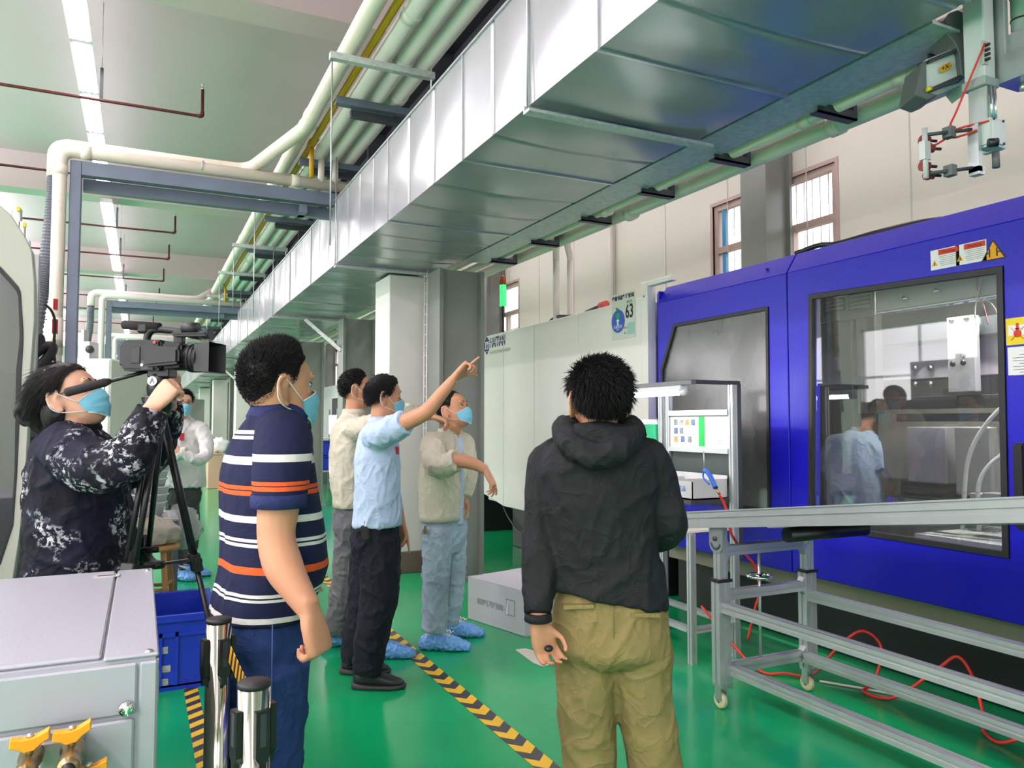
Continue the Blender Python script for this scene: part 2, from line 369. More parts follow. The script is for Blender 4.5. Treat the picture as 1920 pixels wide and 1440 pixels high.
for i, y in enumerate((7.22, 20.6, 27.5, 34.4)):
    r = thing('concrete_column', ('white square column behind the pointing men' if i == 0 else '%s white square column along the aisle' % ORD[i]), 'column', (2.37, y+.25, 0), 'white columns along the aisle')
    part('shaft', MB().box((2.15, y, .2), (2.60, y+.5, 2.90)), M_wallw, r, .008)
    part('plinth', MB().box((2.14, y-.01, 0), (2.61, y+.51, .2)), M_colbase, r, .005)
for i, y in enumerate((5.78, 12.75, 19.5, 26.4, 33.3)):
    solo('wall_column', hcol(5.62, 5.98, y, y+.36, ZC, i), M_colgrey, ('grey steel column against the wall between two barred window halves' if i == 0 else 'dark steel column by the wall behind the signal tower light' if i == 1 else '%s grey steel wall column' % ORD[i]), 'column', 'columns on the window wall')
# crane beam on the columns above the duct, behind the pipes
cb = thing('runway_beam', 'dark steel beam running above the duct on the column tops', 'beam', (2.2, 16, 4.1))
m = MB(); m.box((1.98, YB+.5, 4.38), (2.42, YF-1, 4.42)); m.box((1.98, YB+.5, 4.02), (2.42, YF-1, 4.05)); m.box((2.18, YB+.5, 4.05), (2.22, YF-1, 4.38))
part('girder', m, M_dark, cb)
for y in np.arange(-6, 40, 3.4): part('hanger', MB().box((2.19, y, 4.42), (2.21, y+.12, ZC)), M_dark, cb)
for y in np.arange(-2, 40, 1.9): part('stiffener', MB().box((2.0, y, 4.05), (2.18, y+.02, 4.38)), M_dark, cb)
# ------------------------------------------------------------ duct
DX0, DX1, DZ0, DZ1 = 1.605, 2.60, 2.935, 3.54
duct = thing('air_duct', 'long galvanised rectangular air duct hanging over the aisle', 'duct', (2.1, 16, DZ0))
J = [-1.2, .3, 1.3, 2.54, 3.15, 3.97, 5.43, 7.07, 8.3, 9.6, 10.87]
while J[-1] < 40: J.append(J[-1]+1.45)
rr = random.Random(3)
for k in range(len(J)-1):
    y0, y1 = J[k], J[k+1]; L = y1-y0; nr = max(1, round(L/.42)); m = MB(); ys = []
    for r in range(nr):
        for t in (0, .035, .09, .2, .35, .5, .65, .8, .91, .965): ys.append(y0+L*(r+t)/nr)
    ys.append(y1)
    amp = [[rr.uniform(-.012, .012) for _ in range(3)] for _ in range(nr)]; ph = [rr.uniform(0, 6) for _ in range(nr)]
    sides = [((DX0, DZ1), (DX0, DZ0), 7, .8), ((DX0, DZ0), (DX1, DZ0), 9, 1.25), ((DX1, DZ0), (DX1, DZ1), 3, .3), ((DX1, DZ1), (DX0, DZ1), 3, .2)]
    for (p, q, n, A) in sides:
        nx, nz = (q[1]-p[1]), -(q[0]-p[0]); ln = math.hypot(nx, nz); nx /= ln; nz /= ln
        rows = []
        for yy in ys:
            f = (yy-y0)/L*nr; r = min(nr-1, int(f)); t = f-r
            row = []
            for j in range(n):
                s = j/(n-1)
                d = A*math.sin(math.pi*s)*math.sin(math.pi*t)*(amp[r][0]+amp[r][1]*math.sin(5*s+ph[r]))
                rib = -.007 if (t < .03 and 0 < r) else 0
                sag = -.018*math.sin(math.pi*s)*math.sin(math.pi*(yy-y0)/L) if n == 9 else 0
                row.append((p[0]+(q[0]-p[0])*s+nx*(d+rib), yy, p[1]+(q[1]-p[1])*s+nz*(d+rib)+sag))
            rows.append(row)
        m.grid(rows)
    part('duct_section', m, M_duct, duct, weld=False)
for y in J[1:]:
    m = MB(); e = .010; o = [(DX0-e, y, DZ0-e), (DX1+e, y, DZ0-e), (DX1+e, y, DZ1+e), (DX0-e, y, DZ1+e)]
    i_ = [(DX0+.01, y, DZ0+.01), (DX1-.01, y, DZ0+.01), (DX1-.01, y, DZ1-.01), (DX0+.01, y, DZ1-.01)]
    m.frame2([(a, b-.008, c) for a, b, c in o], [(a, b-.008, c) for a, b, c in i_], (0, .016, 0)); part('flange', m, M_galv, duct)
e = .006
part('edge_lip', MB().box((DX0-.012, -1.2, DZ1), (DX0, 40, DZ1+.012)), M_galv, duct)
for i, y in enumerate((3.13, 7.07, 10.86, 14.7, 18.5, 22.3, 26.1, 30)):
    m = MB(); m.box((1.58, y-.03, DZ0-.045), (2.66, y+.03, DZ0-.03)); m.box((1.58, y+.02, DZ0-.03), (2.66, y+.03, DZ0-.006))
    r = solo('duct_support', m, M_galvr, '%s galvanised angle bar under the duct' % ORD[i], 'bracket', 'bars under the duct')
    if i in (2, 3, 4, 5): part('strut', MB().bar((2.03, y, DZ0-.04), (2.47, y-.28, 2.45), .05, .05), M_galvr, r)
    part('hanger_rod', MB().tube([(1.585, y, DZ0-.04), (1.585, y, 4.02)], .004, 6), M_galv, r)
# ------------------------------------------------------------ ceiling lamps
tube_me = tray_me = cap_me = None
def ceiling_lamp(x, y, label):
    global tube_me, tray_me, cap_me
    r = thing('ceiling_lamp', label, 'lamp', (x, y, 5.03), 'row of ceiling lamps')
    if tube_me is None:
        m = MB(); L = 1.17
        m.prism([(-.095, -L/2-.015, -.03), (-.07, -L/2-.015, .035), (.07, -L/2-.015, .035), (.095, -L/2-.015, -.03), (.088, -L/2-.015, -.03), (.066, -L/2-.015, .028), (-.066, -L/2-.015, .028), (-.088, -L/2-.015, -.03)], (0, L+.03, 0))
        tray_me = m.mesh('lamp_tray', M_lampw)
        tube_me = MB().tube([(0, -L/2+.03, 0), (0, L/2-.03, 0)], .019, 8).mesh('tube', M_tube)
        m = MB()
        m.box((-.085, -.592, -.03), (.085, -.568, .03))
        cap_me = m.mesh('lamp_holder', M_lampw)
    def ch(n, me, dx=0, dz=0):
        o = bpy.data.objects.new(n, me); COL.objects.link(o); o.parent = r; o.location = (dx, 0, dz); return o
    ch('lamp_tray', tray_me); ch('lamp_holder', cap_me); ch('lamp_holder', cap_me).location.y = 1.16
    for dx in (-.055, 0, .055): ch('tube', tube_me, dx, -.03)
    ro = MB()
    for s in (-.45, .45): ro.tube([(x, y+s, 5.06), (x, y+s, ZC)], .004, 5)
    part('hanger_rod', ro, M_galv, r)
ly = [4.93, 6.18, 7.43, 8.68, 9.93, 11.18, 12.3, 14.45, 15.7, 16.95, 18.2, 19.45, 21.4, 22.65, 23.9, 25.15, 26.4, 28.4, 29.65, 30.9, 32.15, 33.4, 35.3, 36.55, 37.8, 39.05]
for i, y in enumerate(ly): ceiling_lamp(-.585, y, '%s long fluorescent lamp of the glowing ceiling row' % ORD[i])
# ------------------------------------------------------------ sprinkler pipes
for i, y in enumerate((8.62, 11.35, 14.2, 16.55, 19.2, 22.1, 24.7, 28.0)):
    xe = .51-.012*max(0, y-9); m = MB()
    pts = bend([(-9, y, 4.69), (xe, y, 4.69), (xe, y, 4.98)], .04) if i != 1 else [(-9, y, 4.69), (-.55, y, 4.69)]
    r = thing('sprinkler_pipe', '%s dark red sprinkler pipe below the ceiling' % ORD[i], 'pipe', (xe, y, 4.69), 'dark red sprinkler pipes')
    part('pipe', m.tube(pts, .0165, 8), M_redp, r)
    if i != 1:
        part('sprinkler_head', MB().lathe([(.012, 0), (.012, .02), (.006, .025), (.006, .05), (.018, .052), (.018, .056)], (xe, y, 4.98), 10), M_galv, r)
        part('elbow', MB().tube(bend([(xe-.05, y, 4.69), (xe, y, 4.69), (xe, y, 4.74)], .04), .022, 8), M_redp, r)
        part('hanger', MB().box((-.45, y-.012, 4.70), (-.42, y+.012, 5.02 if i in (0, 2, 3, 5) else 5.01)), M_dark, r)
        part('hanger_rod', MB().tube([(-.435, y, 5.0), (-.435, y, ZC)], .004, 5), M_galv, r)
# ------------------------------------------------------------ pipe rack
def pipe(name, label, pts, r, m, cat='pipe', group=None, joints=(), n=14):
    t = thing(name, label, cat, pts[0], group)
    part('pipe', MB().tube(pts, r, n), m, t)
    for a, b in joints: part('coupling', MB().tube([a, b], r*1.1, n), m, t)
    return t
RX = [1.455, 1.60, 1.745]; RZ = 3.985
for i, x in enumerate(RX):
    js = [((x, yy, RZ), (x, yy+.09, RZ)) for yy in (4.4+i*.6, 7.9+i*.3, 12.3+i*.4, 18)]
    pipe('rack_pipe', ('left', 'middle', 'right')[i]+' one of three thick white pipes on the rack beside the duct', [(x, -1, RZ), (x, 40, RZ)], .064, M_pvcw, 'pipe', 'thick white rack pipes', js, 18)
pipe('yellow_pipe', 'thin yellow pipe running along the white pipe rack', [(1.335, -1, 3.975), (1.335, 40, 3.975)], .026, M_yel)
for i, y in enumerate((6.95, 14.9)):
    pipe('yellow_drop', '%s short yellow pipe dropping from the yellow line' % ORD[i], bend([(1.335, y, 3.97), (1.335, y, 3.66)], .05), .022, M_yel)
    part('coupling', MB().tube([(1.335, y-.05, 3.975), (1.335, y+.05, 3.975)], .036, 12), M_yel, bpy.data.objects['yellow_pipe'])
pipe('rack_pipe_outer', 'thick white pipe at the aisle side of the rack', [(1.215, -1, 3.99), (1.215, 40, 3.99)], .06, M_pvc, joints=[((1.215, yy, 3.99), (1.215, yy+.1, 3.99)) for yy in (6.3, 6.55, 11, 17)])
ry = [5.72, 7.22, 9.45, 11.3, 13.2, 15.1, 17, 19, 21, 23, 25, 27]
for i, y in enumerate(ry):
    m = MB(); m.box((1.27, y-.035, 3.86), (2.0, y+.035, 3.872)); m.box((1.27, y-.035, 3.872), (2.0, y-.025, 3.915)); 
    r = solo('pipe_bracket', m, M_steel, '%s blue grey channel bracket carrying the white pipes' % ORD[i], 'bracket', 'brackets of the pipe rack')
    part('support_channel', MB().box((1.4, y+.035, 3.80), (2.02, y+.085, 3.858)), M_dark, r)
    part('bolt', MB().tube([(1.95, y, 3.83), (1.95, y, 4.02)], .012, 6), M_dark, r)
for i, y in enumerate((4.95, 8.75, 10.9, 13.0, 15.5, 18)):
    m = MB().box((1.06, y-.025, 3.83), (1.78, y+.025, 3.875))
    r = solo('hanger_bar', m, M_galvr, '%s pale hanger bar below the white pipes on thin rods' % ORD[i], 'bracket', 'pale hanger bars')
    part('hanger_rod', MB().tube([(1.075, y, 2.6 if i < 2 else 3.0), (1.075, y, 3.83)], .0045, 6), M_galv, r)
    part('hanger_rod', MB().tube([(1.76, y, 3.55), (1.76, y, 4.3)], .0045, 6), M_galv, r)
# ------------------------------------------------------------ gantries crossing the aisle
def gantry(y, zt, xl, label, full=True, i=0):
    r = thing('pipe_gantry', label, 'frame', (xl, y, 0), 'steel gantries with drop pipes')
    part('post', MB().box((xl, y-.05, 0), (xl+.085, y+.05, zt)), M_steel, r, .006)
    m = MB(); m.box((xl+.085, y-.05, zt-.115), (1.66, y-.04, zt)); m.box((xl+.085, y-.04, zt-.01), (1.66, y+.05, zt)); m.box((xl+.085, y-.04, zt-.115), (1.66, y+.05, zt-.105))
    part('upper_beam', m, M_steel, r)
    part('lower_beam', MB().box((xl+.085, y+.12, zt-.2), (1.66, y+.2, zt-.1)), M_steel, r)
    part('spacer', MB().box((1.3, y+.0, zt-.2), (1.36, y+.2, zt-.12)), M_steel, r)
    return r
G1 = gantry(7.25, 3.62, -.575, 'blue grey steel gantry behind the cameraman carrying white drop pipes')
part('fluorescent_strip', MB().box((-.38, 7.24, 3.525), (1.2, 7.26, 3.545)), M_lampw, G1)
zt = 3.69; y = 7.2
p1 = pipe('drop_pipe', 'white drop pipe crossing the gantry and running down beside its post', bend([(1.75, y, zt), (-.645, y, zt), (-.645, y, .3)], .11, 8), .052, M_pvc, joints=[((-.645, y, 3.56), (-.645, y, 3.48)), ((-.42, y, zt), (-.5, y, zt)), ((-.645, y, 2.12), (-.645, y, 2.06)), ((1.2, y, zt), (1.28, y, zt)), ((-.645, y, 2.3), (-.645, y, 2.0))])
part('wire_tie', MB().tube([(.43, y-.055, zt-.03), (.43, y-.06, zt+.05), (.45, y, zt+.058)], .006, 6), M_galv, p1)
p2 = pipe('branch_pipe', 'white branch pipe slanting from the rack down to the gantry', bend([(1.215, 6.2, 3.99), (1.215, 6.55, 3.97), (.84, 7.33, 3.77), (.5, 7.33, 3.765), (-.62, 7.33, 3.765)], .12, 6), .06, M_pvc)
hose = bend([(-.5, 7.36, 3.765), (-.69, 7.36, 3.765), (-.69, 7.36, 3.5)], .13, 8)
part('elbow', MB().tube(hose, [.066]*len(hose), 14), M_pvc, p2)
hp = crom([(-.69, 7.36, 3.56), (-.70, 7.36, 3.2), (-.735, 7.36, 2.75), (-.79, 7.36, 2.38), (-.86, 7.36, 1.6)], 34)
hr = [.058+.008*(k % 2) for k in range(len(hp))]
solo('flexible_hose', MB().tube(hp, hr, 14, smooth=False), mat('hose_grey', srgb(92, 98, 106), .5), 'grey ribbed flexible hose hanging from the white elbow', 'hose')
for k, xx in enumerate((1.47, 1.6)):
    pipe('riser_pipe', ('left', 'right')[k]+' short white riser joining the rack pipes to the gantry pipe', [(xx, 7.18, 3.93), (xx, 7.18, 3.70)], .03, M_pvcw)
for gi, (yy, z2) in enumerate(((15.3, 3.62), (22.5, 3.6), (29.5, 3.6))):
    gantry(yy, z2, -.6, '%s blue grey gantry across the aisle beyond the cameraman' % ORD[gi+1], i=gi+1)
    pipe('drop_pipe', '%s white drop pipe on a gantry across the aisle' % ORD[gi+1], bend([(1.7, yy-.05, z2+.07), (-.67, yy-.05, z2+.07), (-.67, yy-.05, .3)], .11, 6), .052, M_pvcw)
    pipe('branch_pipe', '%s white branch pipe sloping from the rack to a gantry' % ORD[gi+1], bend([(1.215, yy+1.4, 4.05), (1.215, yy+.8, 4.05), (.9, yy+.2, z2+.15), (-.6, yy+.1, z2+.14), (-.85, yy+.1, z2+.14), (-.85, yy+.1, z2-.1)], .12, 6), .06, M_pvcw)
    hp = crom([(-.85, yy+.1, z2-.1), (-.87, yy+.1, z2-.6), (-1.0, yy+.1, 2.3)], 30)
    solo('flexible_hose', MB().tube(hp, [.055+.007*(k % 2) for k in range(len(hp))], 10, smooth=False), MATS['hose_grey'], '%s grey flexible hose below a gantry elbow' % ORD[gi+1], 'hose')
# ------------------------------------------------------------ pipes and tray on the machine side
tr = thing('cable_tray', 'galvanised cable tray running right of the duct', 'tray', (2.72, 5, 3.0))
m = MB(); m.box((2.655, 1.86, 2.955), (2.675, 6.6, 3.14)); m.box((2.675, 1.86, 2.955), (2.9, 6.6, 2.967)); part('tray_side', m, M_galvr, tr)
for yy in np.arange(2.0, 6.5, .62):
    m = MB()
    for a in range(4):
        for b in range(2): m.lathe([(.007, -.003), (.007, .003)], (2.653, yy+a*.024, 3.03+b*.03), 6, 'x')
    part('slot_group', m, M_lampw, tr)
PX = [(2.94, 3.065, .046, M_pvc), (2.99, 2.975, .036, M_pvc), (3.2, 2.985, .05, M_pvcg)]
nm = ['upper cream plastic pipe on the wall side brackets', 'thin cream pipe tucked under the upper cream pipe', 'lower grey cream plastic pipe below the brackets']
for (x, z, r, mm), l in zip(PX, nm):
    pipe('service_pipe', l, [(x, 1.92, z), (x, 6.9, z+.03), (x, 30, z+.05)], r, mm, joints=[((x, yy, z), (x, yy+.07, z)) for yy in (2.2, 2.75, 4.6)])
for i, y in enumerate((2.05, 2.62, 3.35, 4.05, 4.8, 5.6, 6.4)):
    m = MB(); m.box((2.86, y-.03, 2.925), (3.12, y-.02, 2.97)); m.box((2.86, y-.03, 2.925), (3.12, y+.025, 2.934))
    r = solo('pipe_support', m, M_dark, '%s dark bracket arm under the cream pipes' % ORD[i], 'bracket', 'bracket arms of the cream pipes')
    part('upper_arm', MB().box((2.68, y-.02, 3.1), (2.92, y+.03, 3.13)), M_dark, r)
    part('hanger', MB().box((3.1, y-.025, 2.93), (3.125, y+.02, 3.2)), M_dark, r)
for k, (l, dx) in enumerate((('left', 0), ('right', .17))):
    pipe('down_pipe', l+' one of two thin white downpipes behind the white machine', bend([(2.96+dx*.5, 5.45, 3.06), (3.1+dx*.5, 5.6, 3.1), (3.9+dx, 7.03, 3.2), (3.9+dx, 7.03, 2.5)], .06, 5), .034, M_pvcw)
pipe('wall_pipe', 'thin cream vertical pipe on the wall above the white machine', [(5.93, 9.1, 1.0), (5.93, 9.1, ZC)], .04, M_pvcg)
# ------------------------------------------------------------ materials of the equipment
M_blue = mat('machine_blue', (.008, .007, .52), .34, var=.05, vscale=20, bump=.12, bscale=160, spec=.4)
M_blued = mat('machine_blue_dark', (.01, .01, .2), .4)
M_cream = mat('machine_cream', srgb(238, 236, 226), .38, var=.02, vscale=2)
M_creamd = mat('machine_cream_shadow_gap', srgb(190, 192, 182), .5)
M_olive = mat('olive_beam', srgb(132, 134, 112), .55, dirt=.3)
M_alu = mat('aluminium_profile', srgb(196, 200, 200), .34, metal=.55, var=.05, vscale=8)
M_alud = mat('aluminium_slot', srgb(120, 124, 126), .45, metal=.5)
M_chrome = mat('chrome', (.8, .8, .8), .08, metal=1.)
M_stain = mat('polished_steel', srgb(205, 203, 190), .12, metal=1., stretch=(40, 40, 1), var=.06)
M_white = mat('white_sheet', srgb(240, 240, 238), .5)
M_paper = mat('paper', srgb(243, 243, 240), .7)
M_green = mat('green_board', srgb(30, 178, 120), .5)
M_greenp = mat('green_print', srgb(20, 160, 70), .6)
M_redh = mat('red_hose', srgb(226, 52, 40), .35)
M_ink = mat('ink', (.015, .015, .02), .6)
M_inkg = mat('ink_grey', srgb(120, 122, 124), .6)
M_navy = mat('ink_navy', srgb(50, 46, 110), .6)
M_redi = mat('ink_red', srgb(222, 60, 40), .6)
M_yeli = mat('ink_yellow', srgb(240, 215, 30), .6)
M_ori = mat('ink_orange', srgb(244, 170, 20), .6)
M_blueg = mat('gun_blue', srgb(20, 92, 190), .4)
M_castor = mat('castor_wheel', srgb(208, 200, 160), .5)
M_brass = mat('brass', srgb(160, 140, 100), .3, metal=.9)
M_orange = mat('valve_orange', srgb(252, 172, 30), .42)
M_cab = mat('cabinet_white', srgb(180, 183, 190), .3, bump=.06, bscale=220, spec=.5)
M_crate = mat('crate_blue', srgb(22, 56, 186), .42, var=.08, vscale=3, dirt=.12, dscale=9, dcol=srgb(120, 150, 220))
M_wood = mat('stool_wood', srgb(196, 150, 96), .55, var=.18, vscale=5, stretch=(8, 8, 1))
M_grey = mat('machine_grey', srgb(112, 112, 116), .4, var=.05)
M_greyd = mat('machine_grey_dark', srgb(82, 82, 84), .45, var=.05)
M_glasst = glassmat('door_glass', (.82, .84, .82), .05, (.42, .42, .40), .02, 2.05)
M_glassh = glassmat('scuffed_glass', (.5, .5, .5), .36, (.34, .34, .34), .12, 1.7)
M_glassl = glassmat('left_door_glass', (.25, .26, .28), .1, (.3, .3, .3), .03, 2.6)
M_platen = mat('mould_steel', srgb(190, 186, 190), .38, metal=.35, var=.08, vscale=4)
M_plated = mat('mould_dark', srgb(70, 68, 66), .45, metal=.4, var=.2, vscale=6)
M_lgrey = mat('light_grey', srgb(196, 198, 196), .45, var=.04)
XM = 3.75
def poly_yz(x, pts): return [(x, y, z) for y, z in pts]
def yz(u, v, X=XM): p = atX(u, v, X); return (p.y, p.z)
# ------------------------------------------------------------ blue moulding machine
bm_ = thing('moulding_machine', 'blue injection moulding machine with two large windows behind the conveyor', 'machine', (4.5, 3.0, 0))
Y0b, Y1b, ZT, ZS = -.6, 5.20, 2.555, .50
seam = 3.685; dep = .10
lw = [yz(1240, 690), yz(1264, 608), yz(1441, 575), (yz(1445, 950)[0], .86), (yz(1243, 950)[0], .86)]
rw = [yz(1517, 553), yz(1881, 499), yz(1893, 1047), yz(1517, 988)]
def door(ya, yb, hole, name):
    """front sheet of the door with a hole: built as strips between the outline and the hole"""
    m = MB(); zt = 2.42; n = len(hole)
    if n == 5: outer = [(yb, 1.9), (yb, zt), (ya, zt), (ya, ZS), (yb, ZS)]
    else: outer = [(yb, zt), (ya, zt), (ya, ZS), (yb, ZS)]
    m.frame2(poly_yz(XM, outer), poly_yz(XM, hole), (dep, 0, 0))
    # sloping upper band
    m.prism([(XM, ya, zt), (XM+.09, ya, ZT), (XM+.2, ya, ZT), (XM+.2, ya, zt)], (0, yb-ya, 0))
    return part(name, m, M_blue, bm_, .004)
d1 = door(seam+.004, 5.07, lw, 'left_door'); d2 = door(1.05, seam-.004, rw, 'right_door')
m = MB(); m.box((XM, Y0b, ZS), (XM+dep, 1.045, 2.42)); m.prism([(XM, Y0b, 2.42), (XM+.09, Y0b, ZT), (XM+.2, Y0b, ZT), (XM+.2, Y0b, 2.42)], (0, 1.045-Y0b, 0)); part('side_panel', m, M_blue, bm_, .004)
part('corner_strip', MB().prism([(XM+.02, 5.075, .52), (XM+.09, 5.20, .52), (XM+.2, 5.20, .52), (XM+.2, 5.075, .52)], (0, 0, 2.0)), M_blue, bm_)
def gasket(poly, par, w_=.022):
    c = Vector((0, sum(p[0] for p in poly)/len(poly), sum(p[1] for p in poly)/len(poly)))
    inn = []
    for y, z in poly: inn.append((y+(w_ if y < c.y else -w_), z+(w_ if z < c.z else -w_)))
    part('gasket', MB().frame2(poly_yz(XM-.008, poly), poly_yz(XM-.008, inn), (.03, 0, 0)), M_rub, par)
    return inn
i1 = gasket(lw, d1); i2 = gasket(rw, d2, .03)
part('pane', MB().prism(poly_yz(XM+.012, i1), (.008, 0, 0)), M_glassh, d1, label='scuffed grey window pane')
part('pane', MB().prism(poly_yz(XM+.012, i2), (.008, 0, 0)), M_glasst, d2, label='clear reflecting window pane')
# body shell
m = MB(); m.box((XM+.2, Y0b, ZT-.03), (5.4, 5.20, ZT)); m.box((5.35, Y0b, .5), (5.4, 5.2, ZT-.03)); m.box((XM+.2, 5.15, .5), (5.35, 5.2, ZT-.03)); m.box((XM+.2, Y0b, .5), (5.35, Y0b+.05, ZT-.03))
part('housing', m, M_lgrey, bm_)
part('inner_wall', MB().box((XM+.12, 4.45, .55), (5.3, 4.49, 2.5)), M_plated, bm_)
part('skirt_beam', MB().box((3.86, .2, .37), (3.93, 5.1, .485)), M_olive, bm_, .004)
part('base', MB().box((3.985, -.6, 0), (5.3, 5.15, .5)), M_black, bm_, .01)
m = MB()
for yy in np.arange(.3, 5, .05): m.box((3.85, yy, .485), (3.86, yy+.025, .505))
part('wire_mesh_edge', m, M_rub, bm_)
# inside of the mould area, seen through the right window
part('bed', MB().box((4.0, .5, .5), (5.2, 3.0, .82)), M_lgrey, bm_)
def ip(u0, v0, u1, v1, X, t, m, name, par=None, bev=.004, lab=None):
    p, q = atX(u0, (v0+v1)/2, X), atX(u1, (v0+v1)/2, X); um = (u0+u1)/2; z1, z0 = atX(um, v0, X).z, atX(um, v1, X).z
    return part(name, MB().box((X, q.y, z0), (X+t, p.y, z1)), m, par or bm_, bev, label=lab)
M_lil = mat('pale_lilac', srgb(196, 188, 200), .4); M_inn = mat('inner_grey', srgb(150, 146, 138), .45, metal=.2, var=.12, vscale=5)
ip(1640, 505, 1905, 566, 4.02, .04, M_lgrey, 'top_cover'); ip(1640, 566, 1905, 571, 4.01, .05, M_chrome, 'cover_edge')
ip(1520, 530, 1640, 600, 4.06, .04, M_inn, 'top_cover')
for k, (u0, u1) in enumerate(((1543, 1584), (1590, 1632))):
    g_ = ip(u0, 545-k*4, u1, 585-k*4, 4.045, .012, M_plated, 'vent_grille')
    for q in range(5): ip(u0+3, 548-k*4+q*7.5, u1-3, 551-k*4+q*7.5, 4.04, .008, M_lgrey, 'louvre', g_, 0)
ip(1520, 610, 1900, 642, 4.45, .1, M_dark, 'upper_tie_guide')
ip(1640, 642, 1900, 708, 4.55, .06, M_lil, 'platen_face'); ip(1520, 650, 1578, 722, 4.55, .06, M_lil, 'platen_face')  # lilac sheets that paint in the bright reflection band of the pane
fp = ip(1645, 708, 1900, 905, 4.62, .5, M_inn, 'fixed_platen', None, .01)
for k, (u, v) in enumerate(((1718, 690), (1747, 690), (1718, 720), (1747, 720), (1700, 560), (1760, 545))):
    p_ = atX(u, v, 4.54 if k < 4 else 4.015); part('bolt', MB().lathe([(.02, 0), (.02, -.02), (.012, -.028)], (p_.x, p_.y, p_.z), 8, 'x'), M_chrome, bm_)
ip(1574, 590, 1598, 800, 4.35, .08, M_dark, 'vertical_guide'); ip(1606, 585, 1622, 775, 4.38, .06, M_inn, 'vertical_guide'); ip(1626, 560, 1642, 775, 4.34, .07, M_plated, 'vertical_guide')
ip(1580, 706, 1640, 722, 4.36, .04, M_dark, 'cross_guide')
mp = ip(1776, 593, 1828, 735, 4.36, .05, M_platen, 'mounting_plate')
for (u, v) in ((1784, 602), (1812, 598), (1786, 682), (1806, 680), (1806, 666)):
    p_ = atX(u, v, 4.358); part('hole', MB().lathe([(.017, -.002), (.017, .004)], (p_.x, p_.y, p_.z), 12, 'x'), M_black, mp)
ip(1660, 742, 1880, 766, 4.4, .04, M_plated, 'ejector_bar'); ip(1680, 775, 1900, 790, 4.42, .04, M_dark, 'ejector_bar')
mh = ip(1790, 800, 1858, 930, 4.36, .2, M_inn, 'mould_half', None, .008)
ip(1700, 800, 1775, 905, 4.5, .2, M_platen, 'mould_half', None, .008)
for (u0, u1) in ((1818, 1838), (1842, 1884)):
    w_ = ip(u0, 925, u1, 985, 4.2, .1, M_platen, 'clamp_block')
    for k in range(1 if u1-u0 < 30 else 3):
        p_ = atX(u0+9+k*13, 942, 4.198); part('hole', MB().lathe([(.014, -.002), (.014, .003)], (p_.x, p_.y, p_.z), 10, 'x'), M_black, w_)
ip(1660, 936, 1800, 950, 4.15, .06, M_chrome, 'bed_rail')
for (yy, zz) in ((0, 1.0), (0, 2.02)): part('tie_bar', MB().tube([(4.75, 1.2, zz), (4.75, 3.6, zz)], .05, 14), M_chrome, bm_)
hs = thing('hose_bundle', 'pale flexible hoses hanging inside the machine behind the right window', 'hoses', (4.3, 2.6, .85))
for k, pts in enumerate(([(4.4, 2.3, 1.68), (4.25, 2.55, 1.6), (4.15, 2.75, 1.3), (4.1, 2.78, .86)], [(4.35, 2.2, 1.1), (4.2, 2.4, 1.0), (4.1, 2.75, .95), (4.05, 3.05, .86)], [(4.45, 2.2, 1.3), (4.25, 2.35, 1.05), (4.1, 2.8, .9), (4.0, 3.1, .86)], [(4.4, 2.35, 1.5), (4.2, 2.7, 1.2), (4.15, 2.72, .86)])):
    part('hose', MB().tube(crom(pts, 8), .012, 8), M_pvcg, hs)
for k, c in enumerate((srgb(235, 230, 220), srgb(210, 120, 120), srgb(225, 190, 180))):
    part('loose_wire', MB().tube(crom([(4.0, 2.55-.02*k, 2.38), (4.0, 2.57+.02*k, 2.2), (4.02, 2.62-.05*k, 2.06), (4.0, 2.60-.06*k, 1.97)], 6), .004, 6), mat('wire%d' % k, c, .5), hs)
l = bpy.data.lights.new('machine_lamp', 'AREA'); l.shape = 'RECTANGLE'; l.size = .1; l.size_y = 1.6; l.energy = 40; l.color = (1, .97, .92)  # light added inside the machine to brighten the mould area
lo = bpy.data.objects.new('machine_lamp', l); lo.location = (4.3, 2.5, 2.28); COL.objects.link(lo)
part('work_lamp_tray', MB().box((4.24, 1.7, 2.29), (4.36, 3.3, 2.32)), M_lampw, bm_)  # tray made up to go with the added light
# stickers
def plaque(par, u0, v0, u1, v1, m, name, x=XM-.002, t=.002):
    y1, z1 = yz(u0, v0, XM); y0, z0 = yz(u1, v1, XM)
    return part(name, MB().box((x, y0, min(z0, z1)), (x+t, y1, max(z0, z1))), m, par), (y0+y1)/2, (z0+z1)/2, abs(y1-y0), abs(z1-z0)
def warn(par, yc, zc, w_, h, k):
    o = part('warning_label', MB().box((XM-.003, yc-w_/2, zc-h/2), (XM, yc+w_/2, zc+h/2)), M_paper, par, label='white warning label with red heading')
    part('heading', MB().box((XM-.0036, yc-w_*.47, zc+h*.2), (XM-.0029, yc+w_*.22, zc+h*.46)), M_redi, o)
    text_part('Warning', h*.2, (XM-.0042, yc-w_*.13, zc+h*.32), (0, -1, 0), (0, 0, 1), M_ink, o)
    m = MB()
    for q in range(6): m.box((XM-.0036, yc-w_*.44, zc+h*(.12-.09*q)-.001), (XM-.0029, yc+w_*(.2-.03*(q % 3)), zc+h*(.12-.09*q)+.001))
    part('small_print', m, M_inkg, o)
    yy = yc+w_*.36; a = h*.16
    part('triangle', MB().prism([(XM-.0036, yy-a, zc-h*.3), (XM-.0036, yy+a, zc-h*.3), (XM-.0036, yy, zc-h*.3+a*1.8)], (.0008, 0, 0)), M_ori, o)
    part('symbol', MB().box((XM-.0042, yy-a*.15, zc-h*.27), (XM-.0035, yy+a*.15, zc-h*.3+a*1.1)), M_ink, o)
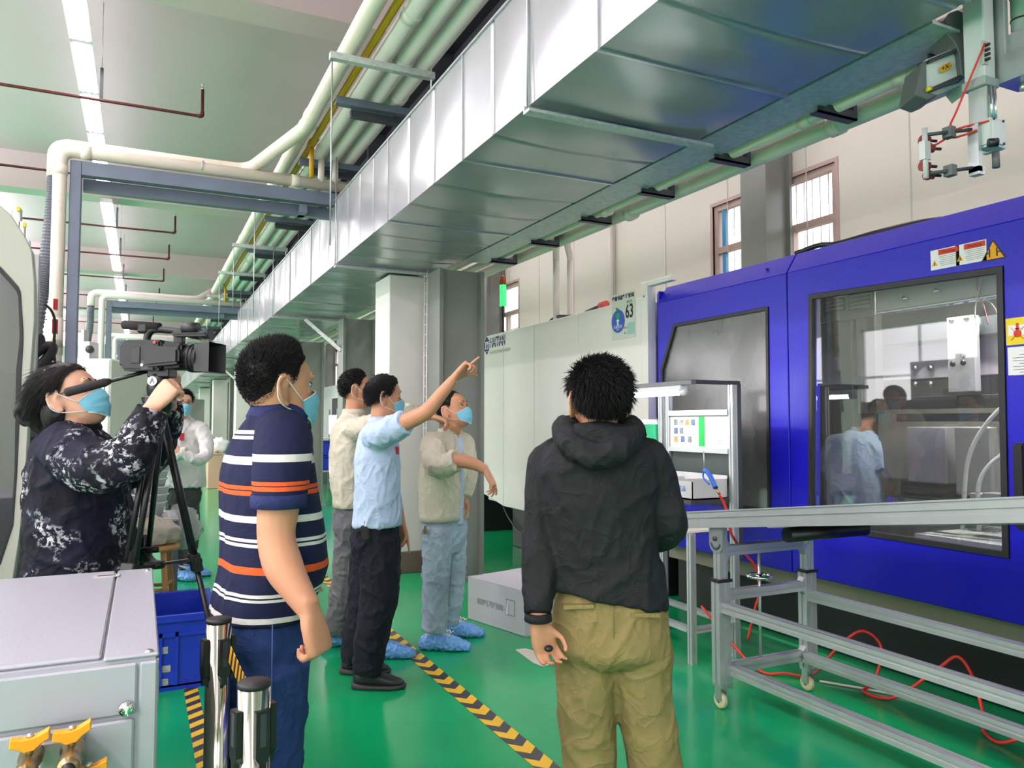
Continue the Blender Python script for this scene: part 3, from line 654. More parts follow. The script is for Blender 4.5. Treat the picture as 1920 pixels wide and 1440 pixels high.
warn(d2, yz(1772, 484)[0], yz(1772, 484)[1], .158, .105, 0); warn(d2, yz(1821, 474)[0], yz(1821, 474)[1], .158, .105, 1)
ty, tz = yz(1863, 470); o = part('warning_triangle', MB().prism([(XM-.003, ty+.06, tz-.045), (XM-.003, ty-.06, tz-.045), (XM-.003, ty, tz+.055)], (.002, 0, 0)), M_ori, d2, label='yellow crushing hazard triangle')
m = MB(); x = XM-.004
for s in (-1, 1): m.box((x, ty+s*.018-.003, tz-.03), (x+.001, ty+s*.018+.003, tz+.012)); m.box((x, ty+s*.027-.009, tz-.012), (x+.001, ty+s*.027+.009, tz-.006))
part('symbol', m, M_ink, o)
m = MB(); m.frame2([(x, ty+.06, tz-.045), (x, ty-.06, tz-.045), (x, ty, tz+.055)], [(x, ty+.052, tz-.041), (x, ty-.052, tz-.041), (x, ty, tz+.046)], (.001, 0, 0)); part('border', m, M_ink, o)
y1_, z1_ = yz(1886, 598); y0_ = y1_-.30; z0_ = yz(1888, 648)[1]
o = part('hazard_notice', MB().box((XM-.003, y0_, z0_), (XM, y1_, z1_)), M_yeli, d2, label='yellow and white hazard notice')
for k in range(3):
    ya = y1_-.012-k*.098; part('picture', MB().box((XM-.004, ya-.085, z0_+.045), (XM-.003, ya, z1_-.035)), M_paper, o)
    ym, zm = ya-.043, (z0_+z1_)/2-.012
    part('symbol', MB().ball((XM-.005, ym, zm), (.002, .02, .018), 10, 6), M_ink if k else M_redi, o)
    m = MB(); m.box((XM-.0055, ym-.006, zm+.02), (XM-.004, ym+.006, zm+.05)); m.prism([(XM-.0055, ym-.014, zm+.026), (XM-.0055, ym+.014, zm+.026), (XM-.0055, ym, zm+.01)], (.001, 0, 0))
    m.bar((XM-.0055, ym-.03, zm-.03), (XM-.0055, ym+.03, zm+.03), .001, .004, (1, 0, 0)); m.bar((XM-.0055, ym+.03, zm-.03), (XM-.0055, ym-.03, zm+.03), .001, .004, (1, 0, 0)); part('arrow', m, M_redi, o)
text_part('注意安全', .03, (XM-.0042, y1_-.15, z1_-.017), (0, -1, 0), (0, 0, 1), M_ink, o)
z0b = yz(1889, 704)[1]
o = part('instruction_notice', MB().box((XM-.003, y0_, z0b), (XM, y1_-.005, z0_-.01)), M_paper, d2, label='white printed notice below the hazard notice')
m = MB()
for q in range(8): m.box((XM-.004, y0_+.03, z0_-.05-q*.014), (XM-.003, y1_-.03-.03*(q % 3 == 0), z0_-.047-q*.014))
part('small_print', m, M_inkg, o)
yh, zh = yz(1912, 850); part('door_handle', MB().box((XM-.05, yh-.05, .95), (XM, yh+.01, zh+.05)), M_black, d2, .012, 2)
m = MB()
for (yy, zz) in ((4.98, 2.48), (3.9, 2.49), (1.9, 2.49)): m.lathe([(.008, -.004), (.008, .01)], (XM+.04, yy, zz), 8, 'x')
part('screw', m, M_blued, bm_)
tp = thing('cable_coil', 'dark cable lying on top of the blue machine', 'cable', (4.0, 3.3, ZT))
part('cable', MB().tube(crom([(3.9, 3.75, ZT+.02), (3.95, 3.6, ZT+.05), (3.95, 3.45, ZT+.03), (4.0, 3.2, ZT+.05), (3.95, 2.9, ZT+.03), (3.95, 2.75, ZT+.015)], 6), .018, 8), M_black, tp)
# ------------------------------------------------------------ white part of the machine
wm = thing('moulding_machine', 'long white injection moulding machine with panel joints, left of the blue machine', 'machine', (4.6, 6.9, 0))
ya, yb, za, zb = 5.29, 8.62, .50, 2.50
ys = [5.29, 6.33, 7.25, 8.02, 8.62]
for k in range(4):
    a, b = ys[k], ys[k+1]-.006
    if k < 3: m = MB().box((XM, a, za+.02*k*0), (XM+.05, b, zb))
    else: m = MB().prism(poly_yz(XM, [(a, za), (b, za+.1), (b, zb-.09), (b-.10, zb), (a, zb)]), (.05, 0, 0))
    part('panel', m, M_cream, wm, .006)
part('body', MB().box((XM+.06, 5.3, .52), (5.3, 8.58, zb-.02)), M_cream, wm, .01)
part('end_post', MB().prism([(XM-.01, 5.285, .52), (XM-.01, 5.2, .52), (XM+.08, 5.2, .52), (XM+.08, 5.285, .52)], (0, 0, 2.1)), M_cream, wm, .006)
part('screw', MB().lathe([(.008, -.004), (.008, .004)], (XM-.012, 5.24, 2.5), 8, 'x').lathe([(.008, -.004), (.008, .004)], (XM-.012, 5.24, 1.75), 8, 'x').lathe([(.008, -.004), (.008, .004)], (XM-.012, 5.24, 1.0), 8, 'x'), M_inkg, wm)
part('top_frame', MB().box((XM+.0, 5.22, 2.5), (XM+.08, 5.3, 2.62)).box((XM+.0, 4.9, 2.58), (XM+.06, 5.22, 2.62)), M_cream, wm, .005)
part('base', MB().box((4.0, 5.3, 0), (5.2, 8.3, .52)), M_black, wm, .01)
part('cable', MB().tube(crom([(3.95, 8.5, .5), (3.97, 8.3, .3), (3.95, 7.9, .2), (3.97, 7.5, .42)], 6), .012, 8), M_black, wm)
# emblem and lettering
lx = XM-.003
def sq(y, z): return (lx, y, z)
ly_, lz = yz(913, 648)
m = MB(); s = .075
m.prism([sq(ly_, lz+s*1.5), sq(ly_+s, lz+s*.6), sq(ly_-s, lz+s*.6)], (.002, 0, 0))
m.prism([sq(ly_, lz-s*1.5), sq(ly_+s*.6, lz-s*1.0), sq(ly_-s*.6, lz-s*1.0)], (.002, 0, 0))
m.prism([sq(ly_+s*1.0, lz+s*.5), sq(ly_+s*.66, lz+s*.5), sq(ly_+s*.66, lz-s*.9), sq(ly_+s*.9, lz-s*.8)], (.002, 0, 0))
m.prism([sq(ly_-s*1.0, lz+s*.5), sq(ly_-s*.66, lz+s*.5), sq(ly_-s*.66, lz-s*.9), sq(ly_-s*.9, lz-s*.8)], (.002, 0, 0))
m.box((lx, ly_-s*.8, lz-s*.92), (lx+.002, ly_+s*.8, lz-s*.62)); m.box((lx, ly_-s*.3, lz-s*.5), (lx+.002, ly_-s*.1, lz+s*.4)); m.box((lx, ly_+s*.1, lz-s*.5), (lx+.002, ly_+s*.3, lz+s*.4))
part('emblem', m, M_navy, wm)
ty, tz = yz(933, 641); t_ = text_part('HAITIAN', .165, (lx, ty-.0, tz), (0, -1, 0), (0, 0, 1), M_navy, wm, sx=.66, bold=.003)
part('emblem_stripe', MB().box((lx-.001, ty-.32, tz-.002), (lx+.001, ty+.32, tz+.006)), M_cream, wm)
ty, tz = yz(936, 654); text_part('PLASTICS MACHINERY', .055, (lx, ty-.02, tz-.03), (0, -1, 0), (0, 0, 1), mat('ink_pale', srgb(170, 170, 166), .6), wm, sx=1.05)
# machine number board
pA = yz(1148, 568); pB = yz(1193, 617)
y1p, y0p = yz(1148, 600)[0], yz(1192, 600)[0]; zc = yz(1170, 592)[1]; hh = .20
nb = thing('number_board', 'white machine number board reading 63 with a blue status dial', 'sign', (XM, (y0p+y1p)/2, zc-hh))
part('board', MB().box((XM-.006, y0p, zc-hh), (XM, y1p, zc+hh)), mat('board_pale', srgb(214, 218, 206), .5), nb, .001)
W = y1p-y0p; xb = XM-.008
text_part('设备状态管理标识', W*.118, (xb, (y0p+y1p)/2, zc+hh*.8), (0, -1, 0), (0, 0, 1), M_ink, nb, bold=.002)
text_part('机台号', W*.08, (xb, y0p+W*.22, zc+hh*.55), (0, -1, 0), (0, 0, 1), M_ink, nb)
text_part('63', W*.46, (xb, y0p+W*.23, zc+hh*.12), (0, -1, 0), (0, 0, 1), M_ink, nb, sx=.75, bold=.004)
cy, cz, cr = y1p-W*.29, zc-hh*.2, W*.28
part('dial', MB().lathe([(cr, -.002), (cr, .002)], (xb, cy, cz), 32, 'x', smooth=False), mat('dial_blue', srgb(44, 92, 190), .5), nb)
part('dial_pointer', MB().prism([(xb-.004, cy+cr*.35, cz+cr*.62), (xb-.004, cy+cr*.15, cz+cr*.2), (xb-.004, cy-cr*.25, cz+cr*.2), (xb-.004, cy-cr*.4, cz+cr*.62), (xb-.004, cy, cz+cr*.75)], (.002, 0, 0)), M_greenp, nb)
part('dial_pointer', MB().prism([(xb-.004, cy-.03, cz+cr), (xb-.004, cy+.03, cz+cr*1.25), (xb-.004, cy+.03, cz+cr)], (.002, 0, 0)), M_greenp, nb)
m = MB(); m.box((xb-.004, cy-.009, cz-cr*.35), (xb-.002, cy+.009, cz)); m.prism([(xb-.004, cy-.025, cz), (xb-.004, cy+.025, cz), (xb-.004, cy, cz+cr*.22)], (.002, 0, 0)); part('arrow', m, M_paper, nb)
text_part('设备状态', cr*.33, (xb-.003, cy, cz-cr*.5), (0, -1, 0), (0, 0, 1), M_paper, nb)
text_part('负责人', cr*.16, (xb-.003, cy, cz-cr*.74), (0, -1, 0), (0, 0, 1), M_paper, nb)
part('green_slip', MB().box((xb, y0p+W*.04, zc-hh*.85), (xb+.001, y0p+W*.3, zc-hh*.35)), mat('slip', srgb(160, 208, 192), .6), nb)
text_part('责任人', W*.07, (xb, y0p+W*.38, zc-hh*.55), (0, -1, 0), (0, 0, 1), M_ink, nb); text_part('电 工', W*.07, (xb, y0p+W*.38, zc-hh*.78), (0, -1, 0), (0, 0, 1), M_ink, nb)
# signal tower
p = atX(943, 600, 3.95); st = thing('signal_tower', 'lit green signal tower light on a black pole above the white machine', 'signal light', (p.x, p.y, 2.5))
part('pole', MB().tube([(p.x, p.y, 2.5), (p.x, p.y, p.z+.17)], .016, 10), M_black, st)
z = p.z+.17
part('green_lens', MB().lathe([(.04, 0), (.04, .26)], (p.x, p.y, z), 16), mat('lens_green', (.02, .5, .1), .2, emit=((.04, .8, .16), 1.1)), st, label='lit green lens')
part('amber_lens', MB().lathe([(.04, .265), (.04, .36), (.03, .37)], (p.x, p.y, z), 16), mat('lens_amber', srgb(170, 80, 20), .3), st, label='amber lens')
part('foot', MB().box((p.x-.1, p.y-.1, 2.48), (p.x+.1, p.y+.1, 2.52)), M_cream, st)
p = atX(1132, 552, 3.9); rs = thing('hose_fitting', 'small red fitting with black hose on top of the white machine', 'fitting', (p.x, p.y, 2.5))
part('cap', MB().tube([(p.x, p.y-.05, 2.56), (p.x, p.y+.06, 2.56)], .035, 10), mat('fit_red', srgb(214, 90, 70), .4), rs)
part('hose', MB().tube(crom([(p.x, p.y+.06, 2.56), (p.x, p.y+.25, 2.54), (p.x, p.y+.5, 2.515), (p.x, p.y+.9, 2.56), (p.x, p.y+1.1, 2.515)], 6), .018, 8), M_black, rs)

# ------------------------------------------------------------ aluminium profile helper
def prof(m, p, q, w_=.045, h=.045, up=None):
    """slotted extrusion: bar with recessed grooves on four faces"""
    p, q = Vector(p), Vector(q); d, a, b = frame_of(q-p, up); s, g = .18, .16
    sec = []
    W2, H2 = w_/2, h/2
    gx, gz, dp = w_*.12, h*.12, min(w_, h)*.14
    sec = [(-W2, -H2), (-gx, -H2), (-gx, -H2+dp), (gx, -H2+dp), (gx, -H2), (W2, -H2), (W2, -gz), (W2-dp, -gz), (W2-dp, gz), (W2, gz), (W2, H2), (gx, H2), (gx, H2-dp), (-gx, H2-dp), (-gx, H2), (-W2, H2), (-W2, gz), (-W2+dp, gz), (-W2+dp, -gz), (-W2, -gz)]
    return m.prism([p+a*x+b*z for x, z in sec], q-p)
def Pf(p, q, par, name, w_=.045, h=.045, up=None, mt=None): return part(name, prof(MB(), p, q, w_, h, up), mt or M_alu, par)
# ------------------------------------------------------------ conveyor
cv = thing('belt_conveyor', 'aluminium belt conveyor on a wheeled frame beside the blue machine', 'conveyor', (2.98, 2.6, 0))
xn, xf = 2.66, 3.29
rz0 = .928; sl = (1.158-.928)/(1.60-3.34)
def rz(y): return rz0+(y-3.34)*sl
yA, yB = 3.40, .5
for x, q in ((xn, 0), (xf, -.035)):
    o = part('side_rail', prof(MB(), (x, yA, rz(yA)+q), (x, yB, rz(yB)+q), .04, .082), M_alu, cv)
    part('rail_lip', MB().bar((x, yA, rz(yA)+.043+q), (x, yB, rz(yB)+.043+q), .052, .006), M_alu, o)
part('belt', MB().bar(((xn+xf)/2, yA, rz(yA)-.0), ((xn+xf)/2, yB, rz(yB)-.0), xf-xn-.05, .006).bar(((xn+xf)/2, yA, rz(yA)-.035), ((xn+xf)/2, yB, rz(yB)-.035), xf-xn-.05, .006), mat('belt_green', srgb(40, 60, 52), .5), cv)
for y in (3.36, 2.2, .6): part('roller', MB().tube([(xn+.03, y, rz(y)-.018), (xf-.03, y, rz(y)-.018)], .014, 14), M_galv, cv)
part('end_motor', MB().tube([(xn+.08, 2.72, rz(2.72)-.085), (xn+.6, 2.72, rz(2.72)-.085)], .035, 14), M_black, cv)
yl = 3.125
for x, dxs in ((2.69, 0), (3.29, 0)):
    Pf((x, yl, .13), (x, yl, .64), cv, 'outer_leg', .075, .06, (0, 1, 0))
    Pf((x, yl, .60), (x, yl, rz(yl)-.04), cv, 'inner_leg', .05, .05, (0, 1, 0))
    part('leg_cap', MB().box((x-.045, yl-.036, .64), (x+.045, yl+.036, .655)), M_rub, cv)
    # pivot bracket
    pts = [(x-.03, yl-.05, rz(yl)-.04)]+[(x-.03, yl-.05*math.cos(t), .835-.05*math.sin(t)) for t in np.linspace(0, math.pi, 12)]+[(x-.03, yl+.05, rz(yl)-.04)]
    br = part('pivot_bracket', MB().prism(pts, (.006, 0, 0)), M_galv, cv)
    sl_ = MB()
    for t in np.linspace(.3, math.pi-.3, 9): sl_.ball((x-.032, yl-.032*math.cos(t), .84-.032*math.sin(t)), (.003, .007, .007), 8, 4)
    part('arc_slot', sl_, M_dark, br); part('bolt', MB().lathe([(.012, -.012), (.012, 0)], (x-.03, yl, .86), 8, 'x'), M_dark, br)
    # castor
    for yc in ((yl, 0),):
        c = part('castor_fork', MB().box((x-.03, yl-.035, .115), (x+.03, yl+.035, .13)).box((x-.022, yl-.012, .045), (x-.018, yl+.03, .115)).box((x+.018, yl-.012, .045), (x+.022, yl+.03, .115)), M_galv, cv)
        part('wheel', MB().lathe([(.02, -.014), (.036, -.014), (.042, -.009), (.042, .009), (.036, .014), (.02, .014)], (x, yl+.012, .042), 18, 'x'), M_castor, c)
        part('hub', MB().lathe([(.014, -.016), (.014, .016)], (x, yl+.012, .042), 10, 'x'), M_galv, c)
        part('brake_pedal', MB().box((x+.02, yl+.0, .095), (x+.075, yl+.025, .103)), M_galv, c)
Pf((2.715, yl, .795), (3.265, yl, .795), cv, 'cross_rail', .05, .05)
Pf((2.725, yl, .57), (3.255, yl, .57), cv, 'cross_rail', .05, .05)
Pf((2.725, yl, .20), (3.255, yl, .20), cv, 'cross_rail', .05, .05)
for x in (2.69, 3.29):
    Pf((x, yl-.03, .515), (x, .4, .515), cv, 'long_rail', .05, .05)
for x in (2.74, 3.24): Pf((x, yl-.03, .195), (x, .4, .195), cv, 'long_rail', .05, .05)
for (x, s) in ((2.715, 1), (3.265, -1)):
    for z, t in ((.795, 1), (.795, -1), (.57, 1), (.57, -1), (.2, 1)):
        part('gusset', MB().prism([(x, yl-.02, z+t*.025), (x+s*.03, yl-.02, z+t*.025), (x, yl-.02, z+t*.06)], (0, .04, 0)), M_galv, cv)
hw = part('hand_wheel', MB().tube([(2.95+.06*math.cos(t), yl+.06*math.sin(t), .645) for t in np.linspace(0, 2*math.pi, 25)[:-1]], .009, 8, closed=True), M_chrome, cv)
m = MB()
for t in (0, 2.09, 4.19): m.bar((2.95, yl, .645), (2.95+.057*math.cos(t), yl+.057*math.sin(t), .645), .012, .008)
m.lathe([(.018, -.02), (.018, .012)], (2.95, yl, .645), 12); part('spoke', m, M_chrome, hw)
part('screw_rod', MB().tube([(2.95, yl, .2), (2.95, yl, .83)], .008, 8), M_galv, cv)
for y, in ((1.2,),): 
    for x in (2.69, 3.29): Pf((x, y-.03, .13), (x, y-.03, rz(y)-.04), cv, 'outer_leg', .06, .05, (0, 1, 0))
# ------------------------------------------------------------ red coiled air hose on the floor + air gun
hz = thing('air_hose', 'red coiled air hose looping on the green floor under the conveyor', 'hose', (3.5, 2.6, 0))
pts = [(3.2, 3.9, .3), (3.25, 3.5, .03), (3.35, 3.35, .02), (3.45, 3.25, .03), (3.55, 3.15, .2), (3.62, 3.05, .3), (3.68, 2.98, .22), (3.62, 2.98, .05), (3.5, 2.95, .02), (3.55, 2.8, .03), (3.68, 2.65, .2), (3.74, 2.58, .27), (3.74, 2.5, .18), (3.66, 2.4, .03), (3.55, 2.33, .018), (3.52, 2.22, .018), (3.65, 2.1, .12), (3.74, 2.02, .26), (3.75, 1.97, .27), (3.73, 1.93, .18), (3.62, 1.86, .03), (3.5, 1.75, .018), (3.4, 1.5, .018)]
part('coil', MB().tube(crom(pts, 8), .0085, 8), M_redh, hz)
wf = solo('floor_cable', MB().tube(crom([(3.45, 3.2, .008), (3.6, 2.95, .008), (3.7, 2.7, .008), (3.72, 2.4, .008), (3.78, 2.1, .008), (3.75, 1.6, .008)], 8), .007, 8), M_pvcg, 'thin pale cable lying on the floor beside the red hose', 'cable')
# ------------------------------------------------------------ inspection bench
bn = thing('inspection_bench', 'aluminium inspection bench with lamp, notices and trays in front of the blue machine', 'bench', (3.2, 4.1, 0))
xb0, xb1, ya_, yb_ = 3.02, 3.36, 3.77, 4.50
Pf((xb1, ya_, 0), (xb1, ya_, 1.69), bn, 'post', .04, .04, (0, 1, 0)); Pf((xb1, yb_, 0), (xb1, yb_, 1.66), bn, 'post', .04, .04, (0, 1, 0)); Pf((xb1, yb_-.08, .7), (xb1, yb_-.08, 1.66), bn, 'post', .035, .035, (0, 1, 0))
part('dark_post', MB().box((xb1+.022, ya_-.022, .6), (xb1+.05, ya_+.022, 1.7)), M_dark, bn)
for y in (ya_, yb_): Pf((xb0, y, 0), (xb0, y, .78), bn, 'leg', .04, .04, (0, 1, 0))
for x in (xb0, xb1): Pf((x, ya_+.03, .2), (x, yb_, .2), bn, 'stretcher', .035, .035)
Pf((xb0+.02, ya_, .2), (xb1-.02, ya_, .2), bn, 'stretcher', .035, .035)
part('top_arm', MB().box((xb0-.02, ya_-.015, 1.69), (xb1+.05, ya_+.015, 1.715)), M_dark, bn)
part('top_arm', MB().box((xb0-.02, yb_-.015, 1.66), (xb1+.02, yb_+.015, 1.69)), M_alu, bn)
part('top_rail', MB().box((xb0-.025, ya_-.05, 1.685), (xb0+.01, yb_+.35, 1.71)), M_alud, bn)
lampb = part('bench_lamp', MB().box((xb0-.03, ya_+.05, 1.652), (xb0+.03, ya_+.72, 1.683)), M_lampw, bn, .004)
part('tube', MB().tube([(xb0, ya_+.09, 1.636), (xb0, ya_+.66, 1.636)], .014, 10), mat('bench_tube_glow', (.9, .9, .9), .4, emit=((.98, .98, 1), 55)), lampb, label='glowing lamp tube')
part('lamp_socket', MB().lathe([(.02, -.02), (.024, 0), (.02, .03)], (xb0, ya_+.055, 1.64), 12, 'y'), M_lampw, lampb)
part('table_top', MB().box((xb0-.06, ya_-.0, .78), (xb1-.02, yb_+.02, .80)), mat('bench_cream', srgb(232, 226, 210), .5), bn, .003)
part('shelf_rail', MB().box((xb1-.03, ya_+.02, 1.50), (xb1, yb_-.1, 1.535)).box((xb1-.03, ya_+.02, 1.255), (xb1, yb_-.1, 1.285)), M_alu, bn)
nbd = part('notice_frame', MB().box((xb1-.005, ya_+.02, 1.285), (xb1+.003, yb_-.1, 1.50)), M_white, bn)
ypr = [(yb_-.115, yb_-.385), (ya_+.33, ya_+.045)]
for k, (a, b) in enumerate(((4.385, 4.095), (4.03, 3.80))):
    o = part('notice', MB().box((xb1-.008, b, 1.295), (xb1-.005, a, 1.49)), M_paper, bn, label='printed notice sheet')
    if k == 0:
        for r in range(3):
            for q in range(4 if r == 0 else (2 if r == 1 else 3)):
                yy = a-.03-q*.062-(.0 if r != 2 else q*.012); zz = 1.475-r*.058
                part('photo', MB().box((xb1-.009, yy-.042, zz-.042), (xb1-.008, yy, zz)), mat('photo%d' % ((r*3+q) % 4), [srgb(120, 126, 128), srgb(150, 150, 148), srgb(170, 140, 90), srgb(90, 110, 140)][(r*3+q) % 4], .6, var=.5, vscale=60), o)
    else:
        m = MB(); q = random.Random(4)
        for t in range(60):
            yy = b+.02+q.random()*.12; zz = 1.305+q.random()*.13; m.box((xb1-.009, yy, zz), (xb1-.008, yy+.004+q.random()*.014, zz+.0025))
        part('table_print', m, M_inkg, o)
part('green_divider', MB().box((xb1-.008, 4.035, 1.295), (xb1-.005, 4.09, 1.49)), M_greenp, bn)
part('back_panel', MB().box((xb1+.004, ya_+.02, 1.06), (xb1+.008, yb_-.09, 1.255)), mat('smoked', srgb(60, 68, 66), .2), bn)
# tray with three compartments, open top, sloping front
ty0, ty1 = ya_+.02, yb_-.06; tz0, tz1 = .98, 1.12; tx0, tx1 = 3.05, 3.33
m = MB(); m.box((tx0, ty0, tz0), (tx1, ty1, tz0+.006)); m.box((tx0, ty0, tz0), (tx0+.006, ty1, tz1-.03)); m.box((tx1-.006, ty0, tz0), (tx1, ty1, tz1)); m.box((tx0, ty0, tz0), (tx1, ty0+.006, tz1-.02)); m.box((tx0, ty1-.006, tz0), (tx1, ty1, tz1))
tr_ = part('parts_tray', m, M_lgrey, bn)
for yy in (ty0+.2, ty0+.42): part('divider', MB().box((tx0, yy, tz0), (tx1, yy+.006, tz1-.03)), M_lgrey, tr_)
for yy in (ty0+.1, ty0+.28, ty0+.5): text_part('良品', .04, (tx0-.002, yy, tz0+.06), (0, -1, 0), (0, 0, 1), M_blueg, tr_)
part('tray_shelf', MB().box((tx0-.02, ty0-.01, .95), (tx1, ty1, .975)), M_dark, bn)
gb = thing('notice_board', 'green notice board with white edge left of the inspection bench', 'board', (3.33, 4.85, 1.1))
part('panel', MB().box((3.33, 4.54, 1.16), (3.345, 5.14, 1.44)), M_green, gb); part('edge', MB().box((3.325, 4.54, 1.44), (3.35, 5.14, 1.475)), M_white, gb)
for yy in (4.56, 5.1): Pf((3.36, yy, 0), (3.36, yy, 1.45), gb, 'post', .03, .03, (0, 1, 0))
# air gun hanging on its hose
gp = atX(1333, 890, 3.02); ag = thing('air_gun', 'blue air blow gun standing nozzle up at the end of a red hose', 'tool', gp)
A = lambda u, v: atX(u, v, 3.02)
part('body', MB().tube(crom([A(1321, 882), A(1327, 886), A(1333, 895), A(1342, 915)], 5), [.012]*4+[.017]*5+[.013]*7 if False else .0145, 10), M_blueg, ag)
part('trigger', MB().tube(crom([A(1319, 884), A(1319, 896), A(1330, 908)], 5), .005, 8), M_blueg, ag)
part('nozzle', MB().tube([A(1321, 880), A(1320, 862), A(1319, 846)], .0035, 8), M_galv, ag)
part('hose_nut', MB().tube([A(1342, 915), A(1349, 927)], .008, 10), M_brass, ag)
part('hose', MB().tube(crom([A(1349, 927), atX(1360, 950, 3.06), atX(1371, 1000, 3.09), atX(1394, 1035, 3.18), atX(1417, 1065, 3.26), atX(1424, 1110, 3.29), atX(1416, 1140, 3.27), atX(1402, 1200, 3.25)], 6), .0075, 8), M_redh, ag)
# ------------------------------------------------------------ handling robot arm, hanging above the conveyor
ra = thing('handling_robot', 'white pick and place robot arm with red suction cups hanging at upper right', 'robot', (2.82, 1.8, 2.4))
def D(u, v, d=2.9): return atD(u, v, d)
M_rob = mat('robot_white', srgb(226, 228, 228), .35); M_robg = mat('robot_grey', srgb(104, 106, 106), .5)
part('vertical_beam', MB().box((2.785, 1.75, 2.73), (2.85, 1.83, 3.9)), M_rob, ra, .004)
part('beam_slot', MB().box((2.850, 1.77, 2.95), (2.854, 1.78, 3.9)), M_dark, ra)
part('side_rail', MB().box((2.862, 1.72, 2.76), (2.888, 1.79, 3.9)), M_alu, ra, .003)
cyl = part('pneumatic_cylinder', MB().tube([(2.93, 1.70, 2.87), (2.93, 1.70, 3.9)], .033, 18), M_lgrey, ra)
for z in (2.95, 3.04, 3.13): part('band', MB().tube([(2.93, 1.70, z), (2.93, 1.70, z+.006)], .0355, 18), M_black, cyl)
part('cylinder_block', MB().box((2.885, 1.65, 2.80), (2.985, 1.74, 2.90)), M_alu, ra, .004)
part('cylinder_rod', MB().tube([(2.93, 1.70, 2.72), (2.93, 1.70, 2.8)], .012, 10), M_chrome, ra)
part('foot_bracket', MB().box((2.86, 1.64, 2.715), (3.0, 1.76, 2.727)).box((2.86, 1.64, 2.727), (2.87, 1.76, 2.82)), M_galv, ra)
part('nut', MB().lathe([(.012, -.03), (.012, 0)], (2.93, 1.70, 2.715), 6), M_galv, ra)
part('yellow_tag', MB().box((2.945, 1.645, 2.73), (2.975, 1.655, 2.76)), M_yeli, ra)
part('cable', MB().tube(crom([(2.965, 1.66, 3.3), (2.975, 1.66, 3.15), (2.95, 1.65, 3.0), (2.93, 1.64, 2.9), (2.88, 1.68, 2.8)], 6), .006, 8), M_black, ra)
part('cable', MB().tube(crom([(2.98, 1.66, 3.25), (2.985, 1.65, 3.1), (2.92, 1.64, 2.95), (2.9, 1.66, 2.86)], 6), .005, 8), M_black, ra)
part('lower_slide', MB().box((2.775, 1.745, 2.70), (2.862, 1.835, 2.735)).box((2.79, 1.75, 2.56), (2.85, 1.82, 2.70)), M_alu, ra, .003)
for dx in (.005, .028): part('guide_rod', MB().tube([(2.80+dx, 1.742, 2.56), (2.80+dx, 1.742, 2.7)], .005, 8), M_chrome, ra)
part('wrist_block', MB().box((2.785, 1.73, 2.47), (2.86, 1.80, 2.575)), M_rob, ra, .008, 2)
part('wrist_plate', MB().box((2.862, 1.74, 2.47), (2.885, 1.82, 2.575)), M_rob, ra, .003)
m = MB()
for a, b in ((2.795, 2.565), (2.85, 2.565), (2.795, 2.48), (2.85, 2.48)): m.lathe([(.005, -.004), (.005, 0)], (a, 1.73, b), 8, 'y')
part('screw', m, M_dark, ra)
part('knob', MB().tube([(2.85, 1.76, 2.46), (2.85, 1.76, 2.40)], .013, 12), M_robg, ra)
part('pivot', MB().tube([(2.775, 1.74, 2.475), (2.80, 1.72, 2.475)], .016, 12), M_black, ra)
part('tool_arm_bracket', MB().box((2.765, 1.77, 2.38), (2.785, 1.81, 2.56)).box((2.765, 1.77, 2.37), (2.80, 1.81, 2.40)), M_alu, ra)
va = part('valve_block', MB().box((2.775, 1.745, 2.775), (2.80, 1.755, 2.865)), M_lgrey, ra)
for k in range(4): part('push_fitting', MB().tube([(2.783, 1.748, 2.79+k*.018), (2.783, 1.728, 2.79+k*.018)], .006, 8), M_black, va)
for zz, xo in ((2.545, 0), (2.40, .01)):
    part('rod', MB().tube([(2.78, 1.79, zz), (2.62+xo, 1.87, zz-.02)], .007, 8), M_dark, ra)
    part('clamp', MB().box((2.685, 1.82, zz-.03), (2.715, 1.855, zz+.01)), M_robg, ra)
part('gripper_bar', MB().tube([(2.615, 1.875, 2.55), (2.615, 1.875, 2.36)], .010, 10), M_lgrey, ra)
part('gripper_bar', MB().box((2.6, 1.865, 2.43), (2.632, 1.89, 2.50)), M_lgrey, ra)
M_cup = mat('suction_cup_red', srgb(140, 50, 46), .5)
for (u, v) in ((1727, 263), (1735, 278), (1727, 311), (1735, 328)):
    q = D(u, v); e = q+Vector((.06, -.02, .0))
    c = part('suction_cup', MB().tube([q, q+Vector((.012, -.004, 0)), q+Vector((.024, -.008, 0)), q+Vector((.03, -.01, 0))], [.019, .02, .014, .016], 14), M_cup, ra)
    part('stem', MB().tube([q+Vector((.028, -.009, 0)), e], .006, 8), M_black, c)
part('air_tube', MB().tube(crom([(2.775, 1.74, 2.85), D(1795, 205), D(1782, 235), D(1785, 258), (2.76, 1.77, 2.53)], 8), .004, 8), M_redh, ra)
part('air_tube', MB().tube(crom([(2.785, 1.74, 2.56), D(1792, 243), D(1770, 262), D(1750, 272), D(1738, 262)], 8), .004, 8), M_redh, ra)
